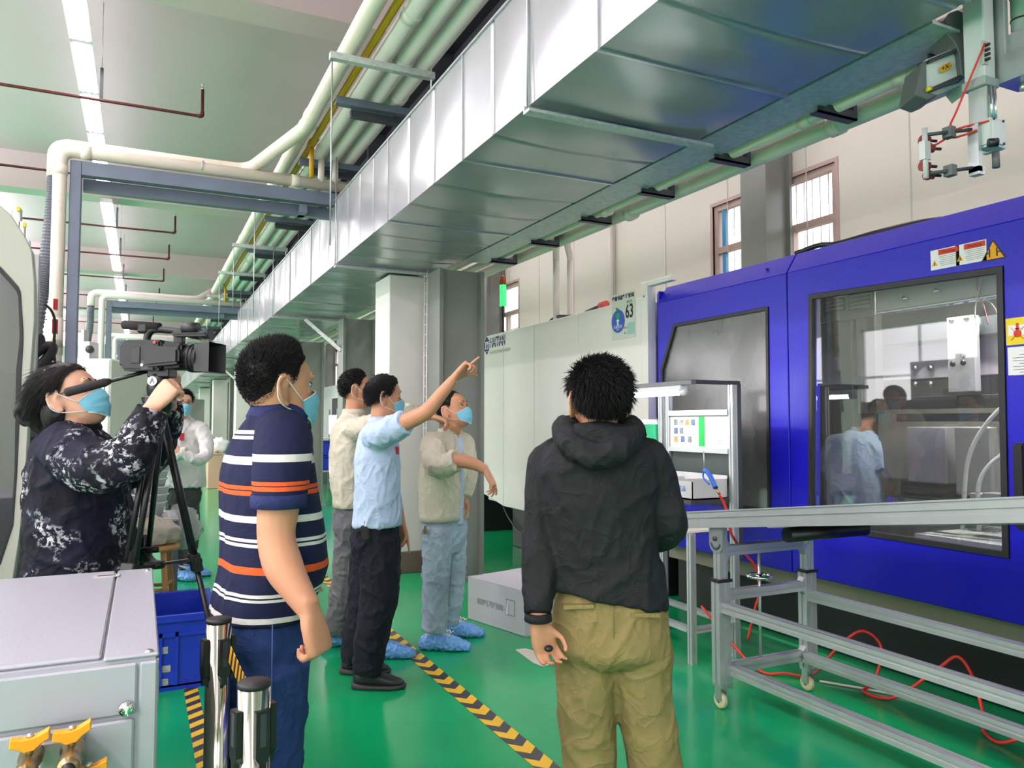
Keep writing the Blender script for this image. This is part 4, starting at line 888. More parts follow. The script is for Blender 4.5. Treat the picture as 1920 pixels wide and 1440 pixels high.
# horizontal drive beam behind the arm
db = thing('traverse_beam', 'white robot traverse beam with dark grey covers and orange label', 'beam', (2.8, 2.0, 2.75))
bx = lambda u, v, d=3.0: atD(u, v, d)
q0 = [bx(1733, 112), bx(1797, 83), bx(1810, 150), bx(1737, 175)]
pushd = FH*.10
part('housing', MB().prism([bx(1734, 112), bx(1803, 85), bx(1812, 145), bx(1736, 172)], pushd), M_rob, db, .004)
part('end_cover', MB().prism([bx(1728, 118, 2.99), bx(1737, 112, 2.99), bx(1738, 172, 2.99), bx(1760, 178, 2.99), bx(1740, 187, 2.99), bx(1716, 178, 2.99)], FH*.13), M_robg, db, .003)
part('curved_cover', MB().prism([bx(1772, 35, 2.97), bx(1780, 24, 2.97), bx(1796, 18, 2.97), bx(1809, 24, 2.97), bx(1812, 145, 2.97), bx(1803, 140, 2.97), bx(1799, 100, 2.97), bx(1790, 80, 2.97), bx(1775, 62, 2.97)], FH*.12), M_robg, db, .003)
part('slide_rail', MB().bar(bx(1740, 116, 2.985), bx(1797, 93, 2.985), .02, .012), M_dark, db); part('slide_rail', MB().bar(bx(1742, 170, 2.985), bx(1810, 140, 2.985), .02, .012), M_dark, db)
part('underside', MB().prism([bx(1740, 182, 3.02), bx(1762, 176, 3.02), bx(1800, 160, 3.02), bx(1812, 175, 3.02), bx(1812, 150, 3.02), bx(1740, 174, 3.02)], pushd), M_lgrey, db)
c = bx(1774, 126, 2.985); dx = (bx(1797, 83)-bx(1733, 112)).normalized(); dz = (bx(1734, 112)-bx(1736, 172)).normalized()
lb = part('direction_label', MB().prism([c+dx*(a*.024)+dz*(b*.013) for a, b in ((-1, -.6), (-1, .6), (-.8, 1), (.8, 1), (1, .6), (1, -.6), (.8, -1), (-.8, -1))], FH*.004), M_ori, db, label='orange label reading +X-')
text_part('+X-', .026, c-FH*.002, dx, dz, M_ink, lb, bold=.0004)
part('hose_tag', MB().tube([bx(1738, 168, 2.98), bx(1746, 166, 2.98)], .009, 8), M_yeli, db)
rb = thing('robot_carriage', 'white robot carriage at the right edge behind the arm', 'robot', (3.05, 1.7, 2.8))
part('carriage_body', MB().box((3.04, 1.6, 2.86), (3.45, 1.75, 3.3)), M_rob, rb, .005)
part('carriage_foot', MB().box((3.03, 1.58, 2.82), (3.45, 1.77, 2.86)), M_dark, rb, .004)
part('cable_guide', MB().tube([(3.04, 1.59, 3.12), (3.2, 1.57, 3.16), (3.4, 1.57, 3.17)], .008, 8), M_black, rb)
for zz in (2.97, 3.05): part('bolt_head', MB().lathe([(.012, -.02), (.012, 0)], (3.1, 1.6, zz), 8, 'y'), M_black, rb)
# ------------------------------------------------------------ floor tape
M_tb = mat('tape_black', srgb(52, 54, 58), .4, dirt=.3, dscale=12, dcol=srgb(110, 112, 108)); M_ty = mat('tape_yellow', srgb(240, 196, 30), .4, dirt=.35, dscale=14, dcol=srgb(170, 150, 60))
def tape(x, y0, y1, w_, label, per=.165, diag=False):
    m = MB(); m.box((x-w_/2, y0, 0), (x+w_/2, y1, .0012), 0)
    y = y0+.02; z = .0016; h = w_/2
    while y+per < y1:
        t = per*.5; s = .055
        if diag: polys = [[(x-h, y), (x+h, y+.05), (x+h, y+.05+t), (x-h, y+t)]]
        else: polys = [[(x-h, y+s), (x, y), (x, y+t), (x-h, y+s+t)], [(x, y), (x+h, y+s), (x+h, y+s+t), (x, y+t)]]
        for p in polys: m.add([(a, b, z) for a, b in p], [(0, 1, 2, 3)], 1)
        y += per
    return solo('floor_tape', m, [M_tb, M_ty], label, 'tape', 'hazard tapes on the floor')
tape(1.572, 1.9, 30, .10, 'black and yellow chevron tape on the floor between the men and the conveyor')
tape(.275, 2.2, 30, .07, 'black and yellow striped tape on the floor by the blue crate', .12, True)
pm = MB(); c0 = [(966, 1218), (985, 1216), (1010, 1222), (1030, 1232), (1033, 1246), (1018, 1250), (1000, 1243), (985, 1232)]
P = [atZ(u, v, .0) for u, v in c0]; pm.prism([(p.x, p.y, .0004) for p in P], (0, 0, .0012))
solo('floor_chip', pm, mat('chip', srgb(206, 204, 190), .8, var=.15, vscale=40), 'pale bare patch chipped in the green floor near the carton', 'patch')
# ------------------------------------------------------------ carton
cA, cB = Vector((2.375, 4.725, 0)), Vector((2.215, 5.36, 0)); cd_ = (cB-cA).normalized(); cn = Vector((cd_.y, -cd_.x, 0))
cC = cA+cn*.8; cD = cB+cn*.8
car = thing('carton', 'grey white cardboard carton with printed size on the floor by the column', 'box', (cA+cB+cC+cD)/4)
M_card = mat('carton_grey', srgb(184, 186, 188), .7, var=.03); hC = .305
part('body', MB().prism([cA, cB, cD, cC], (0, 0, hC)), M_card, car, .004)
for k, (a, b, c, d) in enumerate((((0, 1, 0, .495)), (0, 1, .505, 1))):
    q = lambda s, t: cA+cd_*((cB-cA).length*s)+cn*(.8*t)+Vector((0, 0, hC))
    part('flap', MB().prism([q(a+.0, c), q(b, c), q(b, d), q(a, d)], (0, 0, .003+.002*k)), M_card, car)
fc = (cA+cB)/2-cn*.002
text_part('800*570*300', .062, fc+cd_*.06+Vector((0, 0, .15)), -cd_, (0, 0, 1), mat('carton_print', srgb(110, 114, 118), .7), car, sx=.9)
sq0 = fc-cd_*.17+Vector((0, 0, .17)); m = MB(); e = .045
O = [sq0+cd_*(a*e)+Vector((0, 0, b*e*1.2)) for a, b in ((-1, -1), (1, -1), (1, 1), (-1, 1))]; I = [sq0+cd_*(a*(e-.003))+Vector((0, 0, b*(e*1.2-.003))) for a, b in ((-1, -1), (1, -1), (1, 1), (-1, 1))]
part('printed_frame', m.frame2(O, I, -cn*.001), MATS['carton_print'], car)
part('white_label', MB().box((-.001, -.02, -.04), (.001, .02, .03)).v and MB().prism([sq0+cd_*a+Vector((0, 0, b))-cn*.001 for a, b in ((.042, -.05), (.028, -.05), (.026, .02), (.036, .05))], -cn*.001), M_white, car)
# ------------------------------------------------------------ white cabinet with valves (near left)
cb_ = thing('control_cabinet', 'white sheet steel cabinet with brass valves in the near left corner', 'cabinet', (-.9, 2.25, 0))
X1c, Y0c, Y1c, ZTc = .043, 1.745, 2.755, .98
part('body', MB().box((-1.9, Y0c, 0), (X1c, Y1c, ZTc-.004)), M_cab, cb_, .006, 2)
part('lid', MB().box((-1.9, Y0c+.02, ZTc-.004), (X1c-.105, Y1c-.01, ZTc+.006)), M_cab, cb_, .004)
part('rim', MB().box((X1c-.1, Y0c+.0, ZTc-.004), (X1c, Y1c, ZTc+.004)), M_cab, cb_, .003)
p_ = atY(257, 1280, Y0c); xd = p_.x; zd = .862
part('door', MB().box((-1.5, Y0c-.012, .05), (xd-.004, Y0c, zd)), M_cab, cb_, .004)
part('head_panel', MB().box((-1.9, Y0c-.008, zd+.008), (xd, Y0c, ZTc-.01)), M_cab, cb_, .004)
part('stile', MB().box((xd+.004, Y0c-.008, .0), (X1c-.002, Y0c, ZTc-.01)), M_cab, cb_, .004)
p_ = atY(237, 1328, Y0c-.012); part('lock', MB().lathe([(.013, -.010), (.015, -.006), (.015, 0)], (p_.x, Y0c-.012, p_.z), 16, 'y').box((p_.x-.002, Y0c-.0235, p_.z-.008), (p_.x+.002, Y0c-.021, p_.z+.008)), M_chrome, cb_, label='chrome lock')
for (u, v) in ((280, 1222), (277, 1070)): p_ = atZ(u, v, ZTc+.004); part('screw', MB().lathe([(.009, 0), (.009, .002), (.005, .005)], (p_.x, p_.y, ZTc+.004), 14), M_chrome, cb_)
p_ = atZ(200, 1080, ZTc+.006); part('label', MB().box((p_.x-.035, p_.y-.02, ZTc+.006), (p_.x+.035, p_.y+.02, ZTc+.0075)), M_lgrey, cb_); part('label_text', MB().box((p_.x-.025, p_.y-.006, ZTc+.0075), (p_.x+.025, p_.y+.008, ZTc+.008)), mat('maroon', srgb(110, 60, 60), .6), cb_)
part('side_hinge', MB().box((X1c, 2.02, .80), (X1c+.008, 2.05, .86)), M_lgrey, cb_)
pv = atY(115, 1425, Y0c-.06); part('manifold', MB().box((atY(76, 1420, Y0c-.06).x, Y0c-.06, .5), (atY(156, 1420, Y0c-.06).x, Y0c-.012, atY(115, 1388, Y0c-.06).z)), mat('manifold', srgb(150, 140, 138), .35, metal=.5), cb_, .004)
def valve(u, v, tilt):
    c = atY(u, v, Y0c-.10); r = .72; vb = part('valve', MB().lathe([(.018, -.075), (.0195, -.07), (.0195, -.045), (.016, -.04), (.016, .0), (.02, .01), (.02, .03), (.015, .05)], (c.x, c.y, c.z), 16, 'y'), M_brass, cb_, label='brass ball valve')
    part('bore', MB().lathe([(.012, -.0765), (.012, -.074)], (c.x, c.y, c.z), 16, 'y'), M_black, vb)
    part('stem', MB().tube([(c.x, c.y, c.z), (c.x, c.y, c.z+.036)], .006, 10), M_brass, vb)
    z = c.z+.04; t = math.tan(tilt); m = MB()
    pts = [(-.030, .010), (-.012, .004), (0, .003), (.012, .004), (.030, .010), (.031, -.006), (.018, -.012), (.008, -.02), (-.008, -.02), (-.018, -.012), (-.031, -.006)]
    m.prism([(c.x+a, c.y-.010, z+b+a*t) for a, b in pts], (0, .020, 0))
    part('wing_handle', m, M_orange, vb, .0015, label='orange wing handle'); part('nut', MB().lathe([(.006, 0), (.006, .006)], (c.x, c.y, z+.003), 6), M_galv, vb)
valve(55, 1428, .16); valve(134, 1412, .2); valve(165, 1482, .1)
# ------------------------------------------------------------ queue posts
def stanchion(x, y, label, k):
    r = thing('queue_post', label, 'post', (x, y, 0), 'belt barrier posts')
    part('tube', MB().lathe([(.031, .02), (.031, .925)], (x, y, 0), 28), M_stain, r)
    part('cap', MB().lathe([(.0315, .921), (.0318, .928), (.030, .931), (.0, .9315)], (x, y, 0), 28), M_rub, r)
    part('base', MB().lathe([(.16, 0), (.16, .01), (.15, .02), (.05, .035), (.033, .04)], (x, y, 0), 30), M_stain, r)
    for t in (0, 1, 2, 3):
        a = -1.25+t*math.pi/2; dx, dy = math.cos(a), math.sin(a); c = Vector((x, y, 0)); d = Vector((dx, dy, 0)); q = Vector((-dy, dx, 0))
        m = MB(); m.prism([c+d*.029+q*b+Vector((0, 0, z)) for b, z in ((-.014, .885), (.014, .885), (.014, .80), (.007, .79), (.007, .775), (-.007, .775), (-.007, .79), (-.014, .80))], d*.012)
        cl = part('belt_clip', m, M_black, r)
        part('slot', MB().prism([c+d*.0405+q*b+Vector((0, 0, z)) for b, z in ((-.006, .88), (.006, .88), (.006, .82), (-.006, .82))], d*.001), M_dark, cl)
    return r
PZ = .95/.93
q1 = stanchion(.190, 2.125, 'taller looking steel queue post between the white cabinet and the striped man', 0)
q2 = stanchion(.208, 1.583, 'nearer steel queue post cut by the lower picture edge', 1)
for q_ in (q1, q2): q_.scale = (1, 1, PZ)
a = Vector((.208, 2.09, .88)); b = Vector((.218, 1.615, .882)); m = MB(); n = 26; rows = []
L = (b-a); 
bt = thing('barrier_belt', 'yellow and black striped barrier belt between the two steel queue posts', 'belt', (a+b)/2)
def belt_pt(t, z): p = a+L*t; return Vector((p.x+.012*math.sin(math.pi*t), p.y, p.z-.05*math.sin(math.pi*t)*.6+z))
m = MB()
for k in range(n):
    t0, t1 = k/n, (k+1)/n; sh = .6/n*2
    vs = [belt_pt(t0, -.024), belt_pt(t1, -.024), belt_pt(min(1, t1+sh), .024), belt_pt(min(1, t0+sh), .024)]
    w0 = [v+Vector((.0012, 0, 0)) for v in vs]; m.add(vs+w0, [(0, 1, 2, 3), (7, 6, 5, 4), (0, 4, 5, 1), (2, 6, 7, 3), (1, 5, 6, 2), (3, 7, 4, 0)], k % 2)
part('webbing', m, [mat('belt_black', (.012, .012, .012), .6), mat('belt_yellow', srgb(240, 180, 30), .6)], bt)
# ------------------------------------------------------------ blue crate
cr = thing('plastic_crate', 'empty blue plastic crate on the floor behind the white cabinet', 'crate', (.1, 4.95, 0))
x0, x1, y0, y1, zh = -.33, .40, 4.63, 5.27, .40; t = .02
m = MB(); m.box((x0, y0, .02), (x1, y0+t, zh)); m.box((x0, y1-t, .02), (x1, y1, zh)); m.box((x0, y0+t, .02), (x0+t, y1-t, zh)); m.box((x1-t, y0+t, .02), (x1, y1-t, zh)); m.box((x0, y0, 0), (x1, y1, .03))
part('body', m, M_crate, cr)
m = MB(); e = .015; m.frame2([(x0-e, y0-e, zh-.035), (x1+e, y0-e, zh-.035), (x1+e, y1+e, zh-.035), (x0-e, y1+e, zh-.035)], [(x0+.01, y0+.01, zh-.035), (x1-.01, y0+.01, zh-.035), (x1-.01, y1-.01, zh-.035), (x0+.01, y1-.01, zh-.035)], (0, 0, .04)); part('rim', m, M_crate, cr, .003)
part('lower_lip', MB().box((x0-.01, y0-.012, zh-.11), (x1+.01, y0, zh-.09)), M_crate, cr)
for xx in (-.3, -.15, .0, .12, .2, .385): part('rib', MB().box((xx-.008, y0-.012, .03), (xx+.008, y0, zh-.09)), M_crate, cr)
part('rib', MB().box((x1, y0+.2, .03), (x1+.012, y0+.216, zh-.04)), M_crate, cr); part('rib', MB().box((x1, y0+.45, .03), (x1+.012, y0+.466, zh-.04)), M_crate, cr)
for (xx, zz) in ((.135, .22), (.15, .12), (.14, .05), (.37, .27)): part('sticker_remnant', MB().box((xx-.022, y0-.002, zz-.018), (xx+.022, y0-.0005, zz+.018)), mat('sticker', srgb(170, 176, 170), .7, var=.3, vscale=80), cr)
# ------------------------------------------------------------ machine at left with tinted door
lm = thing('moulding_machine', 'grey and cream moulding machine with tinted door at the left edge', 'machine', (-1.4, 4.6, 0))
YL = 4.2; L_ = lambda u, v, y=YL: atY(u, v, y)
dm = [L_(0, 385), L_(20, 402), L_(45, 440), L_(60, 470), L_(65, 530), L_(65, 600), L_(58, 690), L_(50, 860), L_(38, 1000), L_(25, 1085), L_(-20, 1190), L_(-500, 1190), L_(-500, 330), L_(-60, 350)]
hole = [L_(0, 500), L_(20, 522), L_(34, 538), L_(38, 548), L_(43, 620), L_(43, 640), L_(40, 690), L_(31, 890), L_(24, 985), L_(0, 1058), L_(-40, 1085), L_(-440, 1085), L_(-440, 470), L_(-60, 480)]
dr = part('door', MB().frame2(dm, hole, (0, .09, 0)), mat('door_cream', srgb(188, 188, 174), .45), lm, .004)
inn = [p+Vector((0, -.004, 0)) for p in hole]; cx = sum((p for p in inn), Vector())/len(inn)
in2 = [p+(cx-p).normalized()*.022 for p in inn]
part('gasket', MB().frame2(inn, in2, (0, .03, 0)), M_rub, dr)
part('pane', MB().prism([p+Vector((0, .02, 0)) for p in in2], (0, .008, 0)), M_glassl, dr, label='tinted reflecting door pane')
part('body', MB().box((-3.4, YL+.5, 0), (-.62, YL+2.4, 1.72)), M_grey, lm, .008)
yb2 = YL+.495
for k, (z0, z1) in enumerate(((0, .28), (.29, .62), (.63, .80), (.81, 1.10), (1.11, 1.36), (1.37, 1.70))):
    part('panel', MB().box((-2.2, yb2-.012, z0+.004), (-.36 if k < 5 else -.36, yb2, z1-.004)), M_greyd if k in (0, 1, 3) else M_grey, lm, .003)
part('side_panel', MB().box((-.62, yb2, 0), (-.36, YL+2.4, 1.70)), M_grey, lm, .006)
q_ = L_(68, 870, yb2-.02); part('sticker', MB().box((q_.x-.06, yb2-.014, q_.z-.06), (q_.x+.05, yb2-.0125, q_.z+.07)), mat('sticker_grey', srgb(170, 170, 170), .6, var=.2, vscale=30), lm)
part('upper_body', MB().box((-3.4, YL+.6, 1.72), (-1.0, YL+2.2, 2.2)), M_cream, lm, .01)
ro = thing('take_out_robot', 'small white robot posts standing above the left machine', 'robot', (-.75, 5.2, 2.2))
for (u0, v0, u1, v1, mm) in ((5, 390, 18, 560, M_white), (22, 388, 34, 560, M_alu), (34, 414, 42, 560, M_white), (42, 448, 52, 560, M_white), (60, 475, 72, 560, M_lgrey)):
    a, b = atY(u0, v0, 5.2), atY(u1, v1, 5.2); part('robot_post', MB().box((a.x, 5.2, b.z-.6), (b.x, 5.26, a.z)), mm, ro, .004)
for (u, v) in ((35, 392), (46, 422)): a = atY(u, v, 5.18); part('yellow_plug', MB().box((a.x-.008, 5.17, a.z-.012), (a.x+.008, 5.19, a.z+.012)), M_yeli, ro)
lh = thing('machine_hoses', 'thick black hoses curling behind the cameraman beside the left machine', 'hoses', (-.75, 5.4, 1.6))
Hh = lambda u, v: atY(u, v, 5.4)
for pts, r in (([(58, 640), (72, 632), (74, 648), (60, 660)], .03), ([(60, 668), (85, 650), (98, 652), (92, 668), (76, 690), (70, 705)], .03), ([(98, 655), (82, 675), (64, 694)], .022)):
    part('hose', MB().tube(crom([Hh(u, v) for u, v in pts], 6), r, 12), M_rub, lh)
part('cable', MB().tube(crom([Hh(82, 570), Hh(96, 582), Hh(103, 605), Hh(101, 650), Hh(104, 690)], 6), .008, 8), M_black, lh)
part('red_valve', MB().box(Hh(100, 560), Hh(107, 580)+Vector((0, .05, 0))).box(Hh(98, 598), Hh(107, 625)+Vector((0, .05, 0))), mat('valve_red', srgb(210, 40, 40), .4), lh)
part('hose_block', MB().box(Hh(60, 676)+Vector((0, .08, 0)), Hh(105, 700)+Vector((0, .2, 0))), M_dark, lh)
# machine and things further back on the left
def upbox(u0, v0, u1, z0, D0, dep, m, name, par, bev=.004):
    a = atD(u0, v0, D0); b = atD(u1, v0, D0); d = FH*dep
    return part(name, MB().prism([(a.x, a.y, z0), (b.x, b.y, z0), (b.x+d.x, b.y+d.y, z0), (a.x+d.x, a.y+d.y, z0)], (0, 0, a.z-z0)), m, par, bev)
m2 = thing('moulding_machine', 'cream machine behind the steel gantry post on the left', 'machine', (-.9, 9.5, 0))
upbox(140, 672, 208, 0, 8.6, .9, M_cream, 'body', m2, .02); upbox(60, 690, 140, 0, 8.7, 1.2, M_lgrey, 'body_wing', m2, .02)
upbox(147, 640, 168, atD(147, 672, 8.6).z, 8.7, .2, M_white, 'robot_block', m2); upbox(152, 618, 158, atD(147, 640, 8.6).z, 8.75, .1, M_alu, 'robot_post', m2)
c_ = atD(168, 655, 8.7); part('motor', MB().lathe([(.04, -.06), (.045, 0), (.045, .1), (.03, .14)], c_, 16, 'y'), M_dark, m2)
m3 = thing('moulding_machine', 'far white machine under the video camera at the end of the aisle', 'machine', (-.5, 21, 0))
upbox(205, 745, 330, 0, 21.3, 2, M_lgrey, 'body', m3, .02); upbox(240, 720, 300, 1.9, 21.6, 1.5, M_cream, 'hood', m3, .02); upbox(246, 718, 262, 1.9, 21.2, .3, mat('sign_tan', srgb(190, 180, 160), .6), 'panel', m3)
# ------------------------------------------------------------ stool, table, plastic tubs
sx, sy = atD(290, 1025, 5.2).x, atD(290, 1025, 5.2).y
stl = thing('wooden_stool', 'round wooden stool behind the white cabinet with a cloth bundle on it', 'stool', (sx, sy, 0))
part('seat', MB().lathe([(.150, .595), (.158, .60), (.158, .62), (.150, .627), (0, .628)], (sx, sy, 0), 28), M_wood, stl)
for k in range(4):
    t = .55+k*math.pi/2; d = Vector((math.cos(t), math.sin(t), 0)); part('leg', MB().bar(Vector((sx, sy, .6))+d*.10, Vector((sx, sy, 0))+d*.17, .036, .036), M_wood, stl, .003)
    t2 = t+math.pi/2; d2 = Vector((math.cos(t2), math.sin(t2), 0))
    for zz, rr_ in ((.2, .148), (.34, .132)): part('stretcher', MB().tube([Vector((sx, sy, zz+.03*(k % 2)))+d*rr_, Vector((sx, sy, zz+.03*(k % 2)))+d2*rr_], .011, 8), M_wood, stl)
def blob(c, r, seed, amp, n=22, mm=14, flat=.0):
    m = MB(); rings = []
    for i in range(mm+1):
        ph = math.pi*i/mm; row = []
        for k in range(n):
            t = 2*math.pi*k/n; d = Vector((math.sin(ph)*math.cos(t), math.sin(ph)*math.sin(t), -math.cos(ph)))
            s = 1+amp*noise.noise(d*2.2+Vector((seed, 0, 0)))+amp*.6*noise.noise(d*5+Vector((0, seed, 0)))
            p = Vector((d.x*r[0]*s, d.y*r[1]*s, d.z*r[2]*s)); 
            if p.z < -flat: p.z = -flat
            row.append(Vector(c)+p)
        rings.append(row)
    return m.rings(rings)
solo('cloth_bundle', blob((sx-.02, sy, .70), (.17, .13, .10), 3, .35, 30, 18, .070), mat('cloth_beige', srgb(206, 198, 182), .9, bump=.2, bscale=20), 'bundle of beige cloth lying on the wooden stool', 'cloth')
tx, ty_ = atD(255, 965, 6.1).x, atD(255, 965, 6.1).y
tb = thing('work_table', 'steel framed work table behind the cameraman with white tubs on it', 'table', (tx, ty_, 0)); zt_ = .71
part('top', MB().box((tx-.35, ty_-.3, zt_-.02), (tx+.3, ty_+.35, zt_)), M_lgrey, tb, .004)
for a_ in (-.33, .1, .28):
    for b_ in (-.28, .33): part('leg', MB().box((tx+a_-.02, ty_+b_-.02, 0), (tx+a_+.02, ty_+b_+.02, zt_-.02)), M_steel, tb)
part('frame_rail', MB().box((tx-.33, ty_-.29, zt_-.06), (tx+.3, ty_-.26, zt_-.02)), M_dark, tb)
M_tub = mat('tub_white', srgb(232, 234, 236), .35)
for col, (dx, n_) in enumerate(((-.14, 5), (.1, 7))):
    for k in range(n_):
        z0 = zt_+.001+k*.062; cx_, cy_ = tx+dx+.012*((k*7) % 3-1), ty_-.02+.3*(1-col)*.5
        m = MB(); R1, R2 = .105, .125
        m.lathe([(R1, z0), (R2, z0+.10), (R2+.014, z0+.105), (R2+.014, z0+.115), (R2-.004, z0+.115), (R1-.006, z0+.012), (0, z0+.012)], (cx_, cy_, 0), 24)
        solo('plastic_tub', m, M_tub, ['lowest', 'second lowest', 'third lowest', 'fourth', 'fifth', 'sixth', 'topmost'][k if k < n_-1 else 6]+' white plastic tub of the %s stack on the work table' % ('left', 'right')[col], 'tub', 'white plastic tubs stacked on the table')
bp_ = atD(335, 985, 6.0); M_bag = glassmat('plastic_bag', (.9, .9, .9), .35, (.9, .9, .9), .15, 1.35)
solo('plastic_bag', blob((bp_.x+.02, bp_.y+.1, .62), (.15, .13, .17), 9, .3, 26, 16, .17), M_bag, 'crumpled clear plastic bag hanging over the table edge by the white shirted man', 'bag')
# ------------------------------------------------------------ between the columns, right of the aisle
m4 = thing('moulding_machine', 'far grey machine with lilac top seen between two columns', 'machine', (4.4, 17, 0))
part('body', MB().box((3.9, 15.2, .5), (5.4, 19, 2.3)), M_lgrey, m4, .03); part('base', MB().box((4.0, 15.3, 0), (5.3, 18.9, .5)), M_black, m4)
part('top_beam', MB().box((3.85, 15, 2.3), (5.4, 16.5, 2.62)), mat('lilac_grey', srgb(120, 122, 150), .4), m4, .05, 2); part('window', MB().box((3.89, 15.5, 1.2), (3.9, 17.5, 2.0)), M_black, m4)
part('hump', MB().tube(bend([(3.9, 15.6, 2.62), (3.9, 15.7, 2.8), (3.9, 16.3, 2.8), (3.9, 16.4, 2.62)], .08), .04, 8), M_dark, m4)
m5 = thing('moulding_machine', 'second white machine hidden behind the pointing men and columns', 'machine', (4.5, 11.5, 0))
part('body', MB().box((3.85, 9.4, .5), (5.3, 13.6, 2.35)), M_cream, m5, .03); part('base', MB().box((4, 9.5, 0), (5.2, 13.5, .5)), M_black, m5)
sh = thing('bin_rack', 'steel rack with blue bins and lit notices between the columns', 'rack', (3.5, 16.7, 0))
rx0, rx1, ry0, ry1 = 3.25, 3.75, 16.3, 17.1
for a in (rx0, rx1):
    for b in (ry0, ry1): part('post', MB().box((a-.02, b-.02, 0), (a+.02, b+.02, 1.75)), M_galv, sh)
for z in (.42, 1.1): part('shelf', MB().box((rx0, ry0, z), (rx1, ry1, z+.03)), M_lgrey, sh)
part('notice', MB().box((rx1-.02, ry0+.03, 1.2), (rx1-.01, ry1-.03, 1.62)), M_paper, sh); part('lamp_tube', MB().tube([(rx0, ry0, 1.68), (rx0, ry1, 1.68)], .018, 8), MATS['bench_tube_glow'], sh)
for k in range(2):
    z0 = .451+k*.31; m = MB(); m.box((rx0+.02, ry0+.05, z0), (rx0+.42, ry1-.05, z0+.27)); m.box((rx0+.005, ry0+.035, z0+.27), (rx0+.435, ry1-.035, z0+.305))
    solo('blue_bin', m, M_crate, ('lower', 'upper')[k]+' of two blue bins on the far rack between the columns', 'bin', 'blue bins on the far rack', None, .01)
bx_ = thing('carton', 'small brown carton on the floor beside the far column behind the striped man', 'box', (2.3, 17, 0))
c_ = atD(403, 905, 17); part('body', MB().box((c_.x-.15, c_.y, 0), (c_.x+.15, c_.y+.5, .75)), mat('card_brown', srgb(200, 168, 140), .8), bx_, .01); part('lid_flap', MB().box((c_.x-.16, c_.y-.02, .75), (c_.x+.16, c_.y+.5, .77)), mat('card_brown', srgb(200, 168, 140), .8), bx_)
sk = solo('plastic_sack', blob((c_.x+.12, c_.y+.3, .93), (.22, .2, .17), 5, .4, 20, 12, .155), M_white, 'white plastic sack on top of the far brown carton', 'sack')
# wire ladder beside the white column
wl = thing('cable_ladder', 'narrow white wire cable ladder between the white and the grey column', 'ladder', (2.5, 6.9, 0))
lx_ = 2.455; 
for b in (6.98, 7.06): part('rail', MB().tube([(lx_, b, .25), (lx_, b, 2.92)], .006, 6), M_white, wl)
for z in np.arange(.3, 2.9, .1): part('rung', MB().tube([(lx_, 6.98, z), (lx_, 7.06, z)], .004, 5), M_white, wl)
# ------------------------------------------------------------ tripod and video camera
tri = thing('tripod', 'black video tripod with pan bar standing in front of the cameraman', 'tripod', (atD(300, 800, 2.8).x, atD(300, 800, 2.8).y, 0))
T = lambda u, v, d=2.8: atD(u, v, d)
apex = T(298, 752)
M_tri = mat('tripod_black', (.013, .013, .014), .3); M_trg = mat('tripod_grey', srgb(70, 72, 74), .35, metal=.5)
feet = [T(470, 1425, 2.95), T(150, 1290, 2.45), T(235, 1240, 3.45)]
for f in feet: f.z = .0
mids = []
for i, f in enumerate(feet):
    top = apex+(f-apex).normalized()*.03; mid = top+(f-top)*.37; mids.append(mid); side = (f-apex).cross(Vector((0, 0, 1))).normalized()*.017
    lg = part('leg', MB().tube([top+side, mid+side], .0105, 10).tube([top-side, mid-side], .0105, 10), M_tri, tri)
    part('lower_leg', MB().tube([mid-(f-top)*.04, f+Vector((0, 0, .01))], .0105, 10), M_tri, lg)
    part('clamp', MB().bar(mid-(f-top)*.015, mid+(f-top)*.03, .056, .034), M_black, lg, .004); part('clamp_knob', MB().tube([mid+side*1.4, mid+side*3.2], .013, 12), M_black, lg)
    part('foot', MB().ball(f+Vector((0, 0, .014)), (.02, .02, .014), 10, 6), M_rub, lg)
hub = sum(mids, Vector())/3+Vector((0, 0, -.02))
for mi in mids: part('spreader_arm', MB().bar(hub, mi, .022, .010), M_tri, tri)
part('spreader_hub', MB().lathe([(.03, -.012), (.034, 0), (.03, .012)], hub, 16), M_black, tri)
part('bowl', MB().lathe([(.03, -.06), (.05, -.02), (.06, .012), (.05, .02)], apex, 20), M_tri, tri)
hd = apex+Vector((0, 0, .05)); part('fluid_head', MB().lathe([(.04, -.03), (.043, 0), (.036, .03), (.036, .05)], hd, 20).bar(hd+Vector((0, 0, .06))-RGT*.03, hd+Vector((0, 0, .06))+RGT*.05, .07, .05), M_tri, tri, .004)
cc = hd+Vector((0, 0, .02))-FH*.052+RGT*.0; part('brand_disc', MB().tube([cc, cc-FH*.006], .017, 20), M_white, tri, label='white disc with a mark'); 
part('disc_mark', MB().prism([cc-FH*.0065+RGT*a+Vector((0, 0, b)) for a, b in ((-.009, -.009), (-.004, -.009), (.001, .002), (.006, -.009), (.009, -.009), (.002, .011), (-.001, .011))], -FH*.001), M_inkg, tri)
part('drag_knob', MB().tube([hd+RGT*.05, hd+RGT*.075], .016, 12), M_black, tri)
pb0 = hd+Vector((0, 0, .065))-RGT*.02; pb1 = T(120, 737, 2.66)
part('pan_bar', MB().tube([pb0, pb0+(pb1-pb0)*.55], .0075, 10), M_tri, tri); part('pan_grip', MB().tube([pb0+(pb1-pb0)*.5, pb0+(pb1-pb0)*.56, pb0+(pb1-pb0)*.97, pb1], [.010, .0155, .016, .009], 14), mat('grip_foam', (.02, .02, .021), .8), tri)
part('quick_plate', MB().bar(hd+Vector((0, 0, .09))-RGT*.06, hd+Vector((0, 0, .09))+RGT*.06, .05, .012), M_trg, tri)
vc = thing('video_camera', 'black professional video camera mounted on the tripod pointing across the aisle', 'camera', T(300, 690))
O = T(308, 668, 2.8); fx = (RGT*.99-FH*.12).normalized(); fy = Vector((0, 0, 1)).cross(fx); fz = Vector((0, 0, 1))
